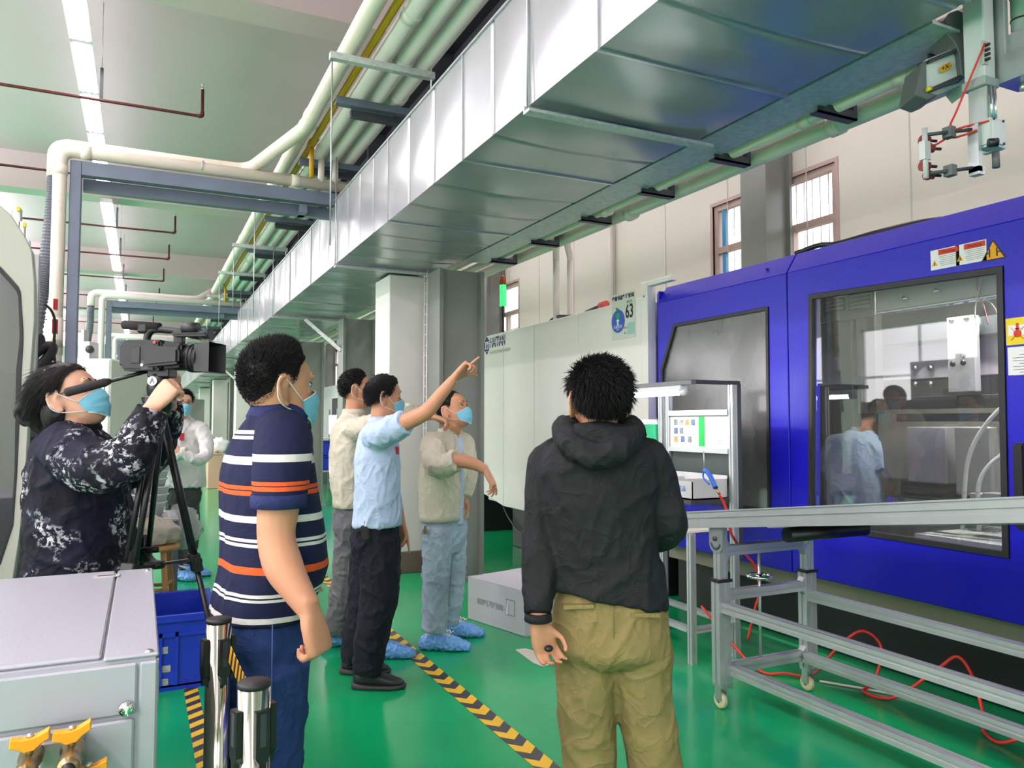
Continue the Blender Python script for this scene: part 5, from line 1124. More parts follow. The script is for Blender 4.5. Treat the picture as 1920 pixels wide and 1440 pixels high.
def C3(x, y, z): return O+fx*x+fy*y+fz*z
def cbox(m, a, b, taper=1.):
    p = []
    for x, s in ((a[0], 1.), (b[0], taper)):
        ym, zm = (a[1]+b[1])/2, (a[2]+b[2])/2
        for y, z in ((a[1], a[2]), (b[1], a[2]), (b[1], b[2]), (a[1], b[2])): p.append(C3(x, ym+(y-ym)*s, zm+(z-zm)*s))
    return m.add(p, [(3, 2, 1, 0), (4, 5, 6, 7), (0, 1, 5, 4), (1, 2, 6, 5), (2, 3, 7, 6), (3, 0, 4, 7)])
M_cam = mat('camera_black', (.009, .009, .01), .4, bump=.08, bscale=300)
bo = part('body', cbox(MB(), (-.13, -.06, -.055), (.02, .06, .055)), M_cam, vc, .008, 2)
part('front_body', cbox(MB(), (.02, -.055, -.05), (.09, .055, .05), .85), M_cam, vc, .008, 2)
part('battery', cbox(MB(), (-.15, -.04, -.035), (-.13, .04, .035)), M_black, vc, .004)
part('port_door', cbox(MB(), (-.09, -.063, -.03), (-.055, -.06, .03)), M_black, bo, .002); part('switch_panel', cbox(MB(), (-.05, -.0625, -.052), (-.005, -.06, -.02)), M_dark, bo)
for k in range(3): part('button', MB().tube([C3(-.045+k*.017, -.062, -.036), C3(-.045+k*.017, -.066, -.036)], .006, 10), M_lgrey if k != 1 else M_black, bo)
part('hand_strap', cbox(MB(), (-.03, -.085, -.045), (.10, -.06, .035), .7), M_black, vc, .012, 2)
part('lens_barrel', MB().tube([C3(.05, 0, -.006), C3(.10, 0, -.008), C3(.101, 0, -.008), C3(.145, 0, -.01)], [.046, .046, .05, .05], 24), M_cam, vc)
for xx in (.108, .122, .136): part('focus_ring', MB().tube([C3(xx, 0, -.0085), C3(xx+.008, 0, -.009)], .052, 24), M_rub, vc)
hdp = MB().add([C3(.14, -.046, -.058), C3(.14, .046, -.058), C3(.14, .046, .036), C3(.14, -.046, .036), C3(.205, -.062, -.062), C3(.205, .062, -.062), C3(.205, .062, .045), C3(.205, -.062, .045)], [(3, 2, 1, 0), (0, 1, 5, 4), (1, 2, 6, 5), (2, 3, 7, 6), (3, 0, 4, 7)]); part('lens_hood', hdp, M_cam, vc, 0)
part('front_glass', MB().tube([C3(.146, 0, -.01), C3(.15, 0, -.01)], .042, 24), mat('lens_glass', (.01, .01, .02), .05), vc)
part('top_handle', MB().tube(crom([C3(-.07, 0, .05), C3(-.065, 0, .078), C3(-.04, 0, .098), C3(.04, 0, .092), C3(.10, 0, .078), C3(.14, 0, .07)], 5), .013, 12), M_cam, vc)
part('handle_post', cbox(MB(), (.04, -.012, .045), (.075, .012, .085)), M_cam, vc, .003); part('mic_holder', cbox(MB(), (-.10, -.018, .085), (-.06, .018, .12)), M_cam, vc, .006)
part('microphone', MB().tube([C3(-.165, 0, .118), C3(-.16, 0, .118), C3(-.02, 0, .106)], [.013, .017, .017], 14), mat('foam', (.02, .015, .018), .9), vc)
part('viewfinder', cbox(MB(), (.03, -.035, .07), (.15, .035, .09)).v and cbox(MB(), (.045, -.045, .068), (.185, .005, .088)), M_black, vc, .008, 2)
part('monitor_hinge', MB().tube([C3(.09, -.03, .10), C3(.145, -.03, .095)], .022, 12), M_cam, vc)
part('eyecup', MB().tube([C3(.155, -.02, .078), C3(.19, -.02, .076)], [.016, .02], 14), M_rub, vc)
part('red_button', MB().tube([C3(.0, -.061, .045), C3(.0, -.065, .045)], .006, 10), mat('rec_red', srgb(210, 60, 60), .4), vc)
# ================================================================ people
def fused(mb, name, m, vox, smooth=4, wr=0, wscale=(6, 6, 3), seed=0, deform=None, off=(0, 0, 0), dec=None, wmask=None):
    """one continuous surface grown over all the closed shells in mb"""
    me = mb.mesh(name, m, (0, 0, 0))
    o = bpy.data.objects.new('tmp', me); COL.objects.link(o)
    r = o.modifiers.new('r', 'REMESH'); r.mode = 'VOXEL'; r.voxel_size = vox; r.use_smooth_shade = True
    s = o.modifiers.new('s', 'SMOOTH'); s.factor = .5; s.iterations = smooth
    if dec: d = o.modifiers.new('d', 'DECIMATE'); d.ratio = dec
    ev = o.evaluated_get(bpy.context.evaluated_depsgraph_get()); out = bpy.data.meshes.new_from_object(ev); out.name = name
    bpy.data.objects.remove(o); bpy.data.meshes.remove(me)
    n = len(out.vertices); co = np.empty(n*3); out.vertices.foreach_get('co', co); co = co.reshape(-1, 3)
    if deform: co = deform(co)
    if wr:
        no = np.empty(n*3); out.vertices.foreach_get('normal', no); no = no.reshape(-1, 3)
        a = np.empty(n); sx, sy, sz = wscale
        for i in range(n):
            x, y, z = co[i]; w0 = noise.noise((x*4, y*4+seed, z*4)); zz = z+.5*(x+y)*math.sin(seed)+.05*w0
            v = noise.noise((x*sx*1.5+seed+w0, y*sy*1.5, zz*sz*1.5+seed)); q = noise.noise((x*sx*2.6, y*sy*2.6+seed, zz*sz*2.2+w0))
            a[i] = 1.15*math.exp(-(v/.15)**2)+.65*math.exp(-(q/.17)**2)-.5+.8*w0
        if wmask is not None: a = a*wmask(co)
        co = co+no*(a*wr*.72)[:, None]
    co = co-np.array(off); out.vertices.foreach_set('co', co.astype(np.float32).ravel())
    out.materials.clear(); out.materials.append(m)
    out.polygons.foreach_set('use_smooth', [True]*len(out.polygons)); out.update(); return out
def sring(c, ax, ay, hx, hf, hb, n=28, p=2.3):
    out = []
    for k in range(n):
        t = 2*math.pi*k/n; a, b = math.cos(t), math.sin(t)
        x = math.copysign(abs(a)**(2/p), a)*hx; y = math.copysign(abs(b)**(2/p), b)*(hf if b > 0 else hb)
        out.append(Vector(c)+ax*x+ay*y)
    return out
def torso(m, rows, ax, ay, n=30, p=2.3, sub=4, grow=0.):
    """rows: (centre, half width, front, back[, yaw])"""
    R = [(Vector(r[0]), r[1]+grow, r[2]+grow, r[3]+grow) for r in rows]
    cs = crom([r[0] for r in R], sub)
    def itp(vals): 
        q = crom([(v, 0, 0) for v in vals], sub); return [x[0] for x in q]
    A, B, C = itp([r[1] for r in R]), itp([r[2] for r in R]), itp([r[3] for r in R])
    m.rings([sring(c, ax, ay, max(.004, a), max(.004, b), max(.004, d), n, p) for c, a, b, d in zip(cs, A, B, C)])
def limb(m, pts, rad, n=16, sub=5, flat=1.):
    q = crom(pts, sub); rr = [x[0] for x in crom([(r, 0, 0) for r in rad], sub)]
    m.tube(q, [max(.004, r) for r in rr], n)
# ---------------------------------------------------------------- head
HZ = [-.122, -.112, -.092, -.066, -.038, -.008, .022, .052, .078, .099, .113, .119]
HF = [.060, .078, .088, .091, .090, .088, .092, .088, .074, .052, .026, .004]
HB = [-.030, .004, .030, .058, .076, .090, .097, .096, .084, .064, .040, .012]
HW = [.018, .034, .052, .062, .068, .073, .0755, .0755, .068, .053, .032, .010]
def hprof(z): return np.interp(z, HZ, HF), np.interp(z, HZ, HB), np.interp(z, HZ, HW)
def hsurf(az, el, c=(0, -.004, .012)):
    """distance from c to the head surface; az 0 = front, growing towards +x"""
    az, el = np.atleast_1d(az).astype(float), np.atleast_1d(el).astype(float)
    d = np.stack([np.sin(az)*np.cos(el), np.cos(az)*np.cos(el), np.sin(el)], -1)
    lo = np.zeros(len(d)); hi = np.full(len(d), .16)
    for _ in range(16):
        mid = (lo+hi)/2; P = np.array(c)+d*mid[:, None]; f, b, w_ = hprof(P[:, 2]); cy, hy = (f-b)/2, (f+b)/2
        ins = (np.abs(P[:, 0]/w_)**2.2+np.abs((P[:, 1]-cy)/hy)**2.2 < 1) & (P[:, 2] > -.122) & (P[:, 2] < .119)
        lo = np.where(ins, mid, lo); hi = np.where(ins, hi, mid)
    return d, np.array(c)+d*lo[:, None]
class Head:
    """local axes: x = the person's right, y = face, z = up"""
    def __init__(s, c, face, up=(0, 0, 1), k=1.):
        s.c = Vector(c); s.y = Vector(face).normalized(); s.x = s.y.cross(Vector(up)).normalized(); s.z = s.x.cross(s.y); s.k = k
    def w(s, p): return s.c+(s.x*p[0]+s.y*p[1]+s.z*p[2])*s.k
    def loc(s, co):
        q = co-np.array(s.c); return np.stack([q@np.array(s.x), q@np.array(s.y), q@np.array(s.z)], -1)/s.k
    def shells(s, m):
        n = 32; rings = []
        zs = np.linspace(-.122, .119, 34)
        for z in zs:
            f, b, w_ = hprof(z); cy, hy = (f-b)/2, (f+b)/2; r = []
            for k in range(n):
                t = 2*math.pi*k/n; a, q = math.cos(t), math.sin(t)
                r.append(s.w((math.copysign(abs(a)**.9, a)*w_, cy+math.copysign(abs(q)**.9, q)*hy, z)))
            rings.append(r)
        m.rings(rings)
        # nose, ears, lips, brow
        m.rings([[s.w((x*a, y, z)) for x, y in ((-1, .07), (-.7, yb), (0, yt), (.7, yb), (1, .07))] for z, a, yb, yt in ((.016, .010, .086, .092), (-.008, .012, .088, .101), (-.026, .016, .092, .114), (-.038, .020, .094, .112), (-.045, .016, .088, .098))])
        for sg in (-1, 1):
            q = MB().ball((0, 0, 0), 1, 14, 10)
            m.add([s.w((sg*(.079+v[0]*.009-v[1]*.009), -.016+v[1]*.018, -.010+v[2]*.033)) for v in q.v], q.f, 0, True)
            rim = [(.0, .010), (.010, .022), (.012, .030), (.002, .037), (-.012, .034), (-.022, .018), (-.021, -.004), (-.014, -.024), (-.002, -.040), (.008, -.036)]
            m.tube(crom([s.w((sg*(.085-yy*.42), -.016+yy, -.008+zz)) for yy, zz in rim], 3), .0062*s.k, 8)
            q = MB().ball((0, 0, 0), 1, 10, 6); m.add([s.w((sg*.030+v[0]*.024, .084+v[1]*.010, .029+v[2]*.009)) for v in q.v], q.f, 0, True)
        q = MB().ball((0, 0, 0), 1, 12, 6); m.add([s.w((v[0]*.024, .088+v[1]*.009, -.068+v[2]*.006)) for v in q.v], q.f, 0, True); m.add([s.w((v[0]*.021, .087+v[1]*.010, -.078+v[2]*.007)) for v in q.v], q.f, 0, True)
        return s
    def neck(s, m, base, r0=.062, r1=.056):
        a = s.w((0, -.012, -.02)); b = s.w((0, -.018, -.085)); limb(m, [Vector(base)+Vector((0, 0, -.05)), Vector(base), b, a], [r0*1.15, r0, r1, r1*.9], 18)
    def deform(s, co):
        q = s.loc(co); y = np.zeros(len(q))
        for sg in (-1, 1):
            y -= .008*np.exp(-(((q[:, 0]-sg*.031)/.016)**2+((q[:, 2]-.008)/.011)**2))*(q[:, 1] > .04)
        return co+np.outer(y*s.k, np.array(s.y))
def hairline(az, tab):
    a = np.degrees(np.abs(((az+math.pi) % (2*math.pi))-math.pi)); return np.radians(np.interp(a, [t[0] for t in tab], [t[1] for t in tab]))
HL = [(0, 44), (25, 43), (45, 36), (62, 28), (70, 6), (80, -3), (86, 10), (100, 16), (110, 4), (122, -26), (150, -38), (180, -40)]
M_hair = mat('hair_black', (.010, .0092, .009), .6, spec=.22); M_hairb = mat('hair_dark_brown', (.014, .011, .0105), .5, spec=.35)
M_skin = {}
def skin(k):
    if k not in M_skin:
        c = {'tan': srgb(206, 150, 116), 'light': srgb(222, 172, 144), 'mid': srgb(212, 160, 128)}[k]
        m_ = mat('skin_'+k, c, .5, var=.05, vscale=12, bump=.03, bscale=120, spec=.35)
        b = m_.node_tree.nodes['Principled BSDF']; b.inputs['Subsurface Weight'].default_value = .12; b.inputs['Subsurface Radius'].default_value = (.012, .004, .002); b.inputs['Subsurface Scale'].default_value = .6
        M_skin[k] = m_
    return M_skin[k]
def hair(h, par, n=2200, length=.03, lift=.7, comb=(0, -.5, -.6), thick=.012, tab=HL, m=None, seed=1, rad=.0014, topboost=1.3, swirl=0., lenf=None, grav=.3):
    m = m or M_hair; rg = np.random.RandomState(seed); A, Bn = 56, 18
    az = np.linspace(-math.pi, math.pi, A+1); hl = hairline(az, tab); rows = []
    for j in range(Bn+1):
        s = j/Bn; el = hl+(math.pi/2-hl)*s; d, P = hsurf(az, el)
        t = thick*min(1, s*5)*(1+.0)*(1+(topboost-1)*s)
        nz = np.array([noise.noise((p[0]*26+seed, p[1]*26, p[2]*26)) for p in P])*.005*min(1, s*4)
        Q = P+d*(t-.003+nz)[:, None]; rows.append([h.w(q) for q in Q])
    cap = MB().grid(rows[::-1]); o = part('hair', cap, m, par)
    # locks of hair on the scalp
    az = rg.uniform(-math.pi, math.pi, n*2); u = rg.uniform(0, 1, n*2); hl = hairline(az, tab); el = np.arcsin(np.sin(hl)+(1-np.sin(hl))*u**.9)[:n]; az = az[:n]; hl = hl[:n]
    d, P = hsurf(az, el); mb = MB(); cm = None if callable(comb) else np.array(comb, float)
    jit = rg.normal(0, .22, (n, 3)); ll = rg.uniform(.75, 1.25, n)*length
    for i in range(n):
        nd = d[i]; t = np.clip((el[i]-hl[i])/.5, .25, 1)
        L = ll[i]*t if lenf is None else ll[i]*t*lenf(az[i], el[i])
        c2 = (np.array(comb(az[i], el[i]), float) if cm is None else cm)+np.array((-nd[1], nd[0], 0))*swirl
        dr = nd*lift+c2+jit[i]; dr /= np.linalg.norm(dr)
        if dr@nd < .08: dr = dr+nd*(.08-dr@nd); dr /= np.linalg.norm(dr)
        p0 = P[i]+nd*(thick*(.75 if t > .3 else .3)); pts = []
        for q in (0, .5, 1): pts.append(p0+dr*(L*q)+(c2*.5+np.array((0, 0, -grav)))*(L*q*q*.6))
        w0 = np.cross(dr, nd); w0 /= (np.linalg.norm(w0)+1e-9); w1 = np.cross(dr, w0)
        vs = []
        for q, p in zip((1., .8, .12), pts):
            for a in (0, 2.094, 4.189): vs.append(h.w(p+(w0*math.cos(a)+w1*math.sin(a))*rad*q))
        mb.add(vs, [(0, 1, 4, 3), (1, 2, 5, 4), (2, 0, 3, 5), (3, 4, 7, 6), (4, 5, 8, 7), (5, 3, 6, 8), (6, 7, 8)], 0, True)
    me = mb.mesh('strands', m, wloc(o), fixn=False); q = bpy.data.objects.new('strands', me); COL.objects.link(q); q.parent = o; q['kind'] = 'stuff'
    return o
def face_parts(h, par, brow=True, eyes=True, look=(0, 0)):
    M_ew = mat('eye_white', (.75, .73, .70), .25); M_ei = mat('iris_dark', (.012, .008, .006), .15)
    for sg in (-1, 1):
        if eyes:
            q = MB().ball((0, 0, 0), 1, 14, 8); e = part('eye', MB().add([h.w((sg*.031+v[0]*.0145, .0765+v[1]*.008-abs(v[0])*.003, .006+v[2]*.0056)) for v in q.v], q.f, 0, True), M_ew, par)
            part('iris', MB().add([h.w((sg*.031+look[0]*.005+v[0]*.0060, .0815+v[1]*.0040, .006+look[1]*.001+v[2]*.0056)) for v in q.v], q.f, 0, True), M_ei, e)
            part('eyelid', MB().tube([h.w((sg*(.031+a), .082-abs(a)*.25, .0115-abs(a-.001)*.22)) for a in (-.016, -.009, 0, .009, .016)], .0016, 6), M_hair, e)
        if brow: part('eyebrow', MB().tube([h.w((sg*(.018+a), .0925-a*.28, .028+.006*math.sin(a*60))) for a in (0, .01, .02, .03)], [.0028, .0036, .003, .0015], 6), M_hair, par)
M_mask = mat('mask_blue', srgb(128, 205, 228), .7, var=.04); M_maskw = mat('mask_white', srgb(235, 238, 240), .7)
def mask(h, par, drop=0.):
    rows = []; back = []
    for j in range(15):
        s = j/14; row = []; rb = []
        for i in range(25):
            t = (i/24-.5)*2; az = t*math.radians(69); zt, zb = -.012-.026*abs(t)**1.5, -.119+.036*abs(t)**1.6
            z = zt+(zb-zt)*s
            f, b, w_ = hprof(max(z, -.11)); cy, hy = (f-b)/2, (f+b)/2
            x = math.sin(az)*(w_+.004); y = cy+math.cos(az)*(hy+.004)
            y += (.019*math.exp(-((z+.036)/.026)**2)+.012*math.exp(-((z+.085)/.035)**2))*math.exp(-(t/.5)**2)+.003
            y += .0018*math.sin(s*math.pi*7)*(1-abs(t)**2)
            row.append(h.w((x*1.02, y, z-drop))); rb.append(h.w((x*.985, y-.0025, z-drop)))
        rows.append(row); back.append(rb)
    m = MB().grid(rows); m.grid(back[::-1])
    o = part('face_mask', m, M_mask, par, label='light blue face mask')
    part('mask_edge', MB().tube(rows[0], .0018, 6).tube(rows[-1], .0018, 6), M_maskw, o)
    for sg, ix in ((-1, 0), (1, -1)):
        ear = [h.w((sg*.089, -.022, .030)), h.w((sg*.096, -.042, -.006)), h.w((sg*.088, -.026, -.046))]
        part('ear_loop', MB().tube(crom([rows[1][ix]]+ear+[rows[-2][ix]], 5), .0017, 6), M_maskw, o)
    return o
def spectacles(h, par):
    M_fr = mat('spectacle_frame', (.02, .02, .025), .3); o = None
    for sg in (-1, 1):
        ring = [h.w((sg*.034+.022*math.cos(t), .098, .004+.017*math.sin(t))) for t in np.linspace(0, 2*math.pi, 19)[:-1]]
        if o is None: o = part('spectacles', MB().tube(ring, .0017, 6, closed=True), M_fr, par)
        else: part('rim', MB().tube(ring, .0017, 6, closed=True), M_fr, o)
        part('temple', MB().tube([h.w((sg*.056, .098, .010)), h.w((sg*.076, .08, .011)), h.w((sg*.081, -.01, .010))], .0016, 6), M_fr, o)
    part('bridge', MB().tube([h.w((-.012, .098, .008)), h.w((.012, .098, .008))], .0016, 6), M_fr, o)
# ---------------------------------------------------------------- hands
def hand(m, wr, d, pn, sgn=1, curl=(.35, .4, .45, .5), thumb=.5, k=1., spread=.06, curl2=None):
    """wr wrist, d direction to the fingers, pn palm normal, thumb on side sgn*(d x pn)"""
    d = Vector(d).normalized(); pn = Vector(pn); pn = (pn-d*pn.dot(d)).normalized(); s = d.cross(pn)*sgn; W = Vector(wr)
    rows = []
    for t, hw, hd_, nn in ((-.03, .026, .021, 0), (0, .027, .019, 0), (.03, .037, .0175, 0), (.06, .042, .016, 0), (.088, .042, .0135, -.001), (.100, .038, .010, -.002)):
        rows.append(sring(W+d*(t*k)+pn*(nn*k), s, pn, hw*k, hd_*k, hd_*k, 18, 2.6))
    m.rings(rows)
    # ball of the thumb
    q = MB().ball((0, 0, 0), 1, 12, 8); c = W+d*(.035*k)+s*(.026*k)+pn*(.008*k)
    m.add([c+d*(v[0]*.030*k)+s*(v[1]*.017*k)+pn*(v[2]*.014*k) for v in q.v], q.f, 0, True)
    for i, (b, L) in enumerate(((.0325, .073), (.0112, .081), (-.0112, .075), (-.0325, .060))):
        cu = curl[i]; c2 = curl2[i] if curl2 else cu*1.25
        fan = spread*(1.5-i); dd = (d+s*fan).normalized(); p = W+d*(.086*k)+s*(b*k); pts = [p-dd*.02*k, p]; a = 0
        for f, q_ in ((.46, cu), (.30, c2), (.24, c2*.8)):
            a += q_; p = p+(dd*math.cos(a)+pn*math.sin(a))*(L*f*k); pts.append(p)
        m.tube(crom(pts, 4), [max(.0058, .0093-.0002*j)*k for j in range((len(pts)-1)*4+1)], 10)
    p = W+d*(.030*k)+s*(.030*k)+pn*(.006*k); pts = [p-(d*.3+s*.4)*.02*k, p]; base = (d*.72+s*.66+pn*.25).normalized(); inward = (-s*.55+pn*.75+d*.35).normalized(); a = 0
    for f, q_ in ((.038, thumb*.25), (.031, thumb*.7), (.026, thumb*.6)):
        a += q_; p = p+(base*math.cos(a)+inward*math.sin(a))*(f*k); pts.append(p)
    m.tube(crom(pts, 4), [max(.0070, .0125-.00035*j)*k for j in range((len(pts)-1)*4+1)], 10)
# ---------------------------------------------------------------- shoes
def shoe(par, ank, d, m_up, m_sole, L=.27, w_=.048, cover=None, name='shoe', laces=None):
    d = Vector((d[0], d[1], 0)).normalized(); s = d.cross(Vector((0, 0, 1))); a = Vector((ank[0], ank[1], 0)); z0 = ank[2] if len(ank) > 2 else 0
    a.z = z0
    def rr(t, hw, zt, zb=.0, p=2.6): return [a+d*t+s*x+Vector((0, 0, z)) for x, z in [(hw*math.copysign(abs(math.cos(q))**(2/p), math.cos(q)), (zt+zb)/2+(zt-zb)/2*math.copysign(abs(math.sin(q))**(2/p), math.sin(q))) for q in np.linspace(0, 2*math.pi, 21)[:-1]]]
    h = -.075
    if cover:
        R = [rr(h-.025, .012, .05), rr(h-.012, .04, .075), rr(h+.04, w_+.014, .105), rr(h+.09, w_+.016, .118), rr(h+.14, w_+.018, .105), rr(h+.20, w_+.018, .082), rr(h+.26, w_+.008, .060), rr(h+.30, w_-.012, .045), rr(h+.315, .01, .03)]
        mb = MB().rings(R); me = fused(mb, name, cover, .007, 2, .010, (22, 22, 30), 3, None, wloc(par)); o = bpy.data.objects.new(name, me); COL.objects.link(o); o.parent = par
        zmin = min(v.co.z for v in me.vertices)+wloc(par).z
        for v in me.vertices: v.co.z = max(v.co.z, z0+.001-wloc(par).z)
        part('elastic_band', MB().tube([a+d*(h+.085+.062*math.cos(t))+s*(.052*math.sin(t))+Vector((0, 0, .112-.012*math.cos(t))) for t in np.linspace(0, 2*math.pi, 22)[:-1]], .006, 6, closed=True), cover, o)
        if laces:
            part('upper', MB().rings([rr(h+.03, .036, .12, .05), rr(h+.09, .04, .128, .05), rr(h+.15, .036, .112, .05), rr(h+.18, .02, .10, .05)]), laces, o, label='pale trainer upper')
            part('laces', MB().tube(crom([a+d*(.06)+s*(.03*(-1)**k)*(1 if k % 2 else .6)+Vector((0, 0, .125-.003*k))+d*(.012*k) for k in range(6)], 4), .003, 6), M_white, o)
        return o
    up = MB().rings([rr(h, .02, .085, .02), rr(h+.015, .036, .098, .02), rr(h+.06, w_-.004, .108, .02), rr(h+.11, w_-.002, .098, .02), rr(h+.16, w_, .078, .02), rr(h+.21, w_+.002, .062, .02), rr(h+.25, w_-.006, .05, .02), rr(h+L, .018, .036, .02)])
    o = part(name, up, m_up, par)
    part('sole', MB().rings([rr(h-.012, .018, .035), rr(h, .040, .036, 0, 4), rr(h+.06, w_+.003, .030, 0, 4), rr(h+.12, w_+.001, .026, 0, 4), rr(h+.2, w_+.006, .026, 0, 4), rr(h+.25, w_-.002, .028, .002, 4), rr(h+L+.01, .02, .026, .006)]), m_sole, o)
    return o
def person(label, x, y, z=0): 
    r = thing('person', label, 'person', (x, y, z)); return r
def addmesh(name, me, par, label=None):
    o = bpy.data.objects.new(name, me); COL.objects.link(o); o.parent = par
    if label: o['label'] = label
    return o
def head_dir(th, pitch=0): 
    """th degrees from the view direction towards the right of the picture, pitch up"""
    t, p = math.radians(th), math.radians(pitch); return (FH*math.cos(t)+RGT*math.sin(t))*math.cos(p)+Vector((0, 0, math.sin(p)))
def axes(th):
    ay = head_dir(th); return ay.cross(Vector((0, 0, 1))).normalized(), ay     # ax = the person's right
def stripes(name, base, bands, rough=.85, scale=1.):
    """horizontal woven stripes by height in the garment's own space"""
    m = mat(name, base, rough, bump=.25, bscale=420, spec=.25); nt = m.node_tree; b = nt.nodes['Principled BSDF']
    tc = nt.nodes.new('ShaderNodeTexCoord'); sp = nt.nodes.new('ShaderNodeSeparateXYZ'); nt.links.new(tc.outputs['Object'], sp.inputs[0])
    last = None
    for z0, z1, c in bands:
        g1 = nt.nodes.new('ShaderNodeMath'); g1.operation = 'COMPARE'; g1.inputs[1].default_value = (z0+z1)/2; g1.inputs[2].default_value = (z1-z0)/2
        nt.links.new(sp.outputs['Z'], g1.inputs[0]); mx = nt.nodes.new('ShaderNodeMixRGB'); nt.links.new(g1.outputs[0], mx.inputs[0])
        if last: nt.links.new(last, mx.inputs[1])
        else: mx.inputs[1].default_value = (*base, 1)
        mx.inputs[2].default_value = (*c, 1); last = mx.outputs[0]
    nt.links.new(last, b.inputs['Base Color']); return m
def denim(name, c, var=.35):
    return MATS[name] if name in MATS else creased(mat(name, c, .8, var=var, vscale=3.2, bump=.25, bscale=260, dirt=.25, dscale=7, dcol=[min(1, x*1.8) for x in c], spec=.25), 9, .3)
def creased(m, scale=11., strength=.35):
    nt = m.node_tree; b = nt.nodes['Principled BSDF']; tc = nt.nodes.new('ShaderNodeTexCoord')
    n = nt.nodes.new('ShaderNodeTexNoise'); n.inputs['Scale'].default_value = scale; n.inputs['Detail'].default_value = 2.5; n.inputs['Distortion'].default_value = .8; nt.links.new(tc.outputs['Object'], n.inputs['Vector'])
    s = nt.nodes.new('ShaderNodeMath'); s.operation = 'SUBTRACT'; s.inputs[1].default_value = .5; nt.links.new(n.outputs['Fac'], s.inputs[0])
    a = nt.nodes.new('ShaderNodeMath'); a.operation = 'ABSOLUTE'; nt.links.new(s.outputs[0], a.inputs[0])
    p = nt.nodes.new('ShaderNodeMath'); p.operation = 'POWER'; p.inputs[1].default_value = .5; nt.links.new(a.outputs[0], p.inputs[0])
    bp = nt.nodes.new('ShaderNodeBump'); bp.invert = True; bp.inputs['Strength'].default_value = strength; bp.inputs['Distance'].default_value = .03; nt.links.new(p.outputs[0], bp.inputs['Height'])
    if b.inputs['Normal'].is_linked: nt.links.new(b.inputs['Normal'].links[0].from_socket, bp.inputs['Normal'])
    nt.links.new(bp.outputs[0], b.inputs['Normal']); return m
def cloth(name, c, rough=.8, var=.05, bump=.12, bscale=300, crease=.3): 
    return MATS[name] if name in MATS else creased(mat(name, c, rough, var=var, vscale=5, bump=bump, bscale=bscale, spec=.25), 10, crease)
def sleeve(m, c, pts, rad, n=16):
    i = Vector(pts[0])*.5+Vector((c[0], c[1], pts[0][2]))*.5+Vector((0, 0, .012)); limb(m, [i]+list(pts), [rad[0]*.9]+list(rad), n)
# ================================================================ the eight people
Z_ = Vector((0, 0, 1))
def collar(par, c, ax, ay, w0, w1, h, m, name='collar', open_=None):
    rows = []
    for (r, z) in ((w0, 0), (w0*1.03, h*.3), (w1, h), (w1-.006, h-.002), (w0-.010, .0)): rows.append(sring(Vector(c)+Z_*z, ax, ay, r, r*.98, r*1.02, 28, 2.1))
    return part(name, MB().rings(rows, cap=False), m, par)
def grown(rows, g): return [(r[0], r[1]+g, r[2]+g, r[3]+g) for r in rows]
def body(par, h, rows, ax, ay, neckbase, arms, hands, legs, sk, vox=.0058, dec=.5):
    m = MB(); h.shells(m); h.neck(m, neckbase); torso(m, grown(rows, -.018), ax, ay)
    for pts, rad in arms: limb(m, pts, rad, 14)
    for kw in hands: hand(m, **kw)
    for pts, rad in legs: limb(m, pts, [r-.02 for r in rad], 12)
    me = fused(m, 'body', skin(sk), vox, 3, deform=h.deform, off=wloc(par), dec=dec); return addmesh('body', me, par)
def garment(par, name, m, build, vox=.008, wr=.006, seed=1, ws=(7, 7, 4), sm=3, dec=None, label=None, wmask=None):
    mb = MB(); build(mb); return addmesh(name, fused(mb, name, m, vox, sm, wr, ws, seed, None, wloc(par), dec, wmask), par, label)
M_khaki = cloth('khaki_cloth', srgb(138, 124, 78), var=.10); M_hood = cloth('hoodie_charcoal', srgb(31, 34, 35), .75); M_jean = denim('denim_dark', srgb(38, 62, 112)); M_jeanl = denim('denim_pale', srgb(160, 178, 194), .3)
M_black_tr = cloth('trousers_black', srgb(26, 28, 38)); M_greytr = cloth('trousers_grey', srgb(112, 112, 114)); M_dgreytr = cloth('trousers_charcoal', srgb(78, 78, 78))
M_jack = cloth('jacket_cream', srgb(212, 206, 184), .75); M_lblue = cloth('shirt_pale_blue', srgb(188, 208, 234), .75); M_wshirt = cloth('shirt_white', srgb(238, 238, 234), .75)
M_cover = mat('shoe_cover_blue', srgb(112, 172, 232), .3, var=.18, vscale=14, bump=.3, bscale=40); M_shoeb = mat('shoe_black', (.012, .012, .013), .5); M_soleb = mat('sole_dark', srgb(52, 50, 50), .6)
M_trn = mat('trainer_grey', srgb(196, 190, 176), .6, var=.1)
# ---------------------------------------------------------------- man in the dark hoodie
d0 = 2.4; P = lambda u, v, d=2.4: atD(u, v, d)
g = P(1165, 900); pA = person('man in charcoal hoodie and khaki trousers seen from behind by the conveyor', g.x, g.y)
ax, ay = axes(-2)
H = Head(P(1121, 752, 2.38), head_dir(-6, 4))
rows = [(P(1122, 795), .065, .06, .06), (P(1121, 822), .125, .075, .08), (P(1122, 852), .185, .095, .10), (P(1122, 900), .190, .115, .118), (P(1122, 960), .186, .122, .12), (P(1126, 1030), .180, .122, .116), (P(1133, 1085), .180, .122, .118)]
la = [P(1036, 866, 2.42), P(1020, 930, 2.40), P(1014, 1000, 2.38), P(1011, 1080, 2.33), P(1009, 1152, 2.28)]; lr = [.072, .062, .056, .050, .041]
ra_ = [P(1212, 866, 2.42), P(1238, 930, 2.42), P(1254, 985, 2.42), P(1222, 1004, 2.60), P(1185, 985, 2.72)]; rr2 = [.072, .064, .060, .052, .042]
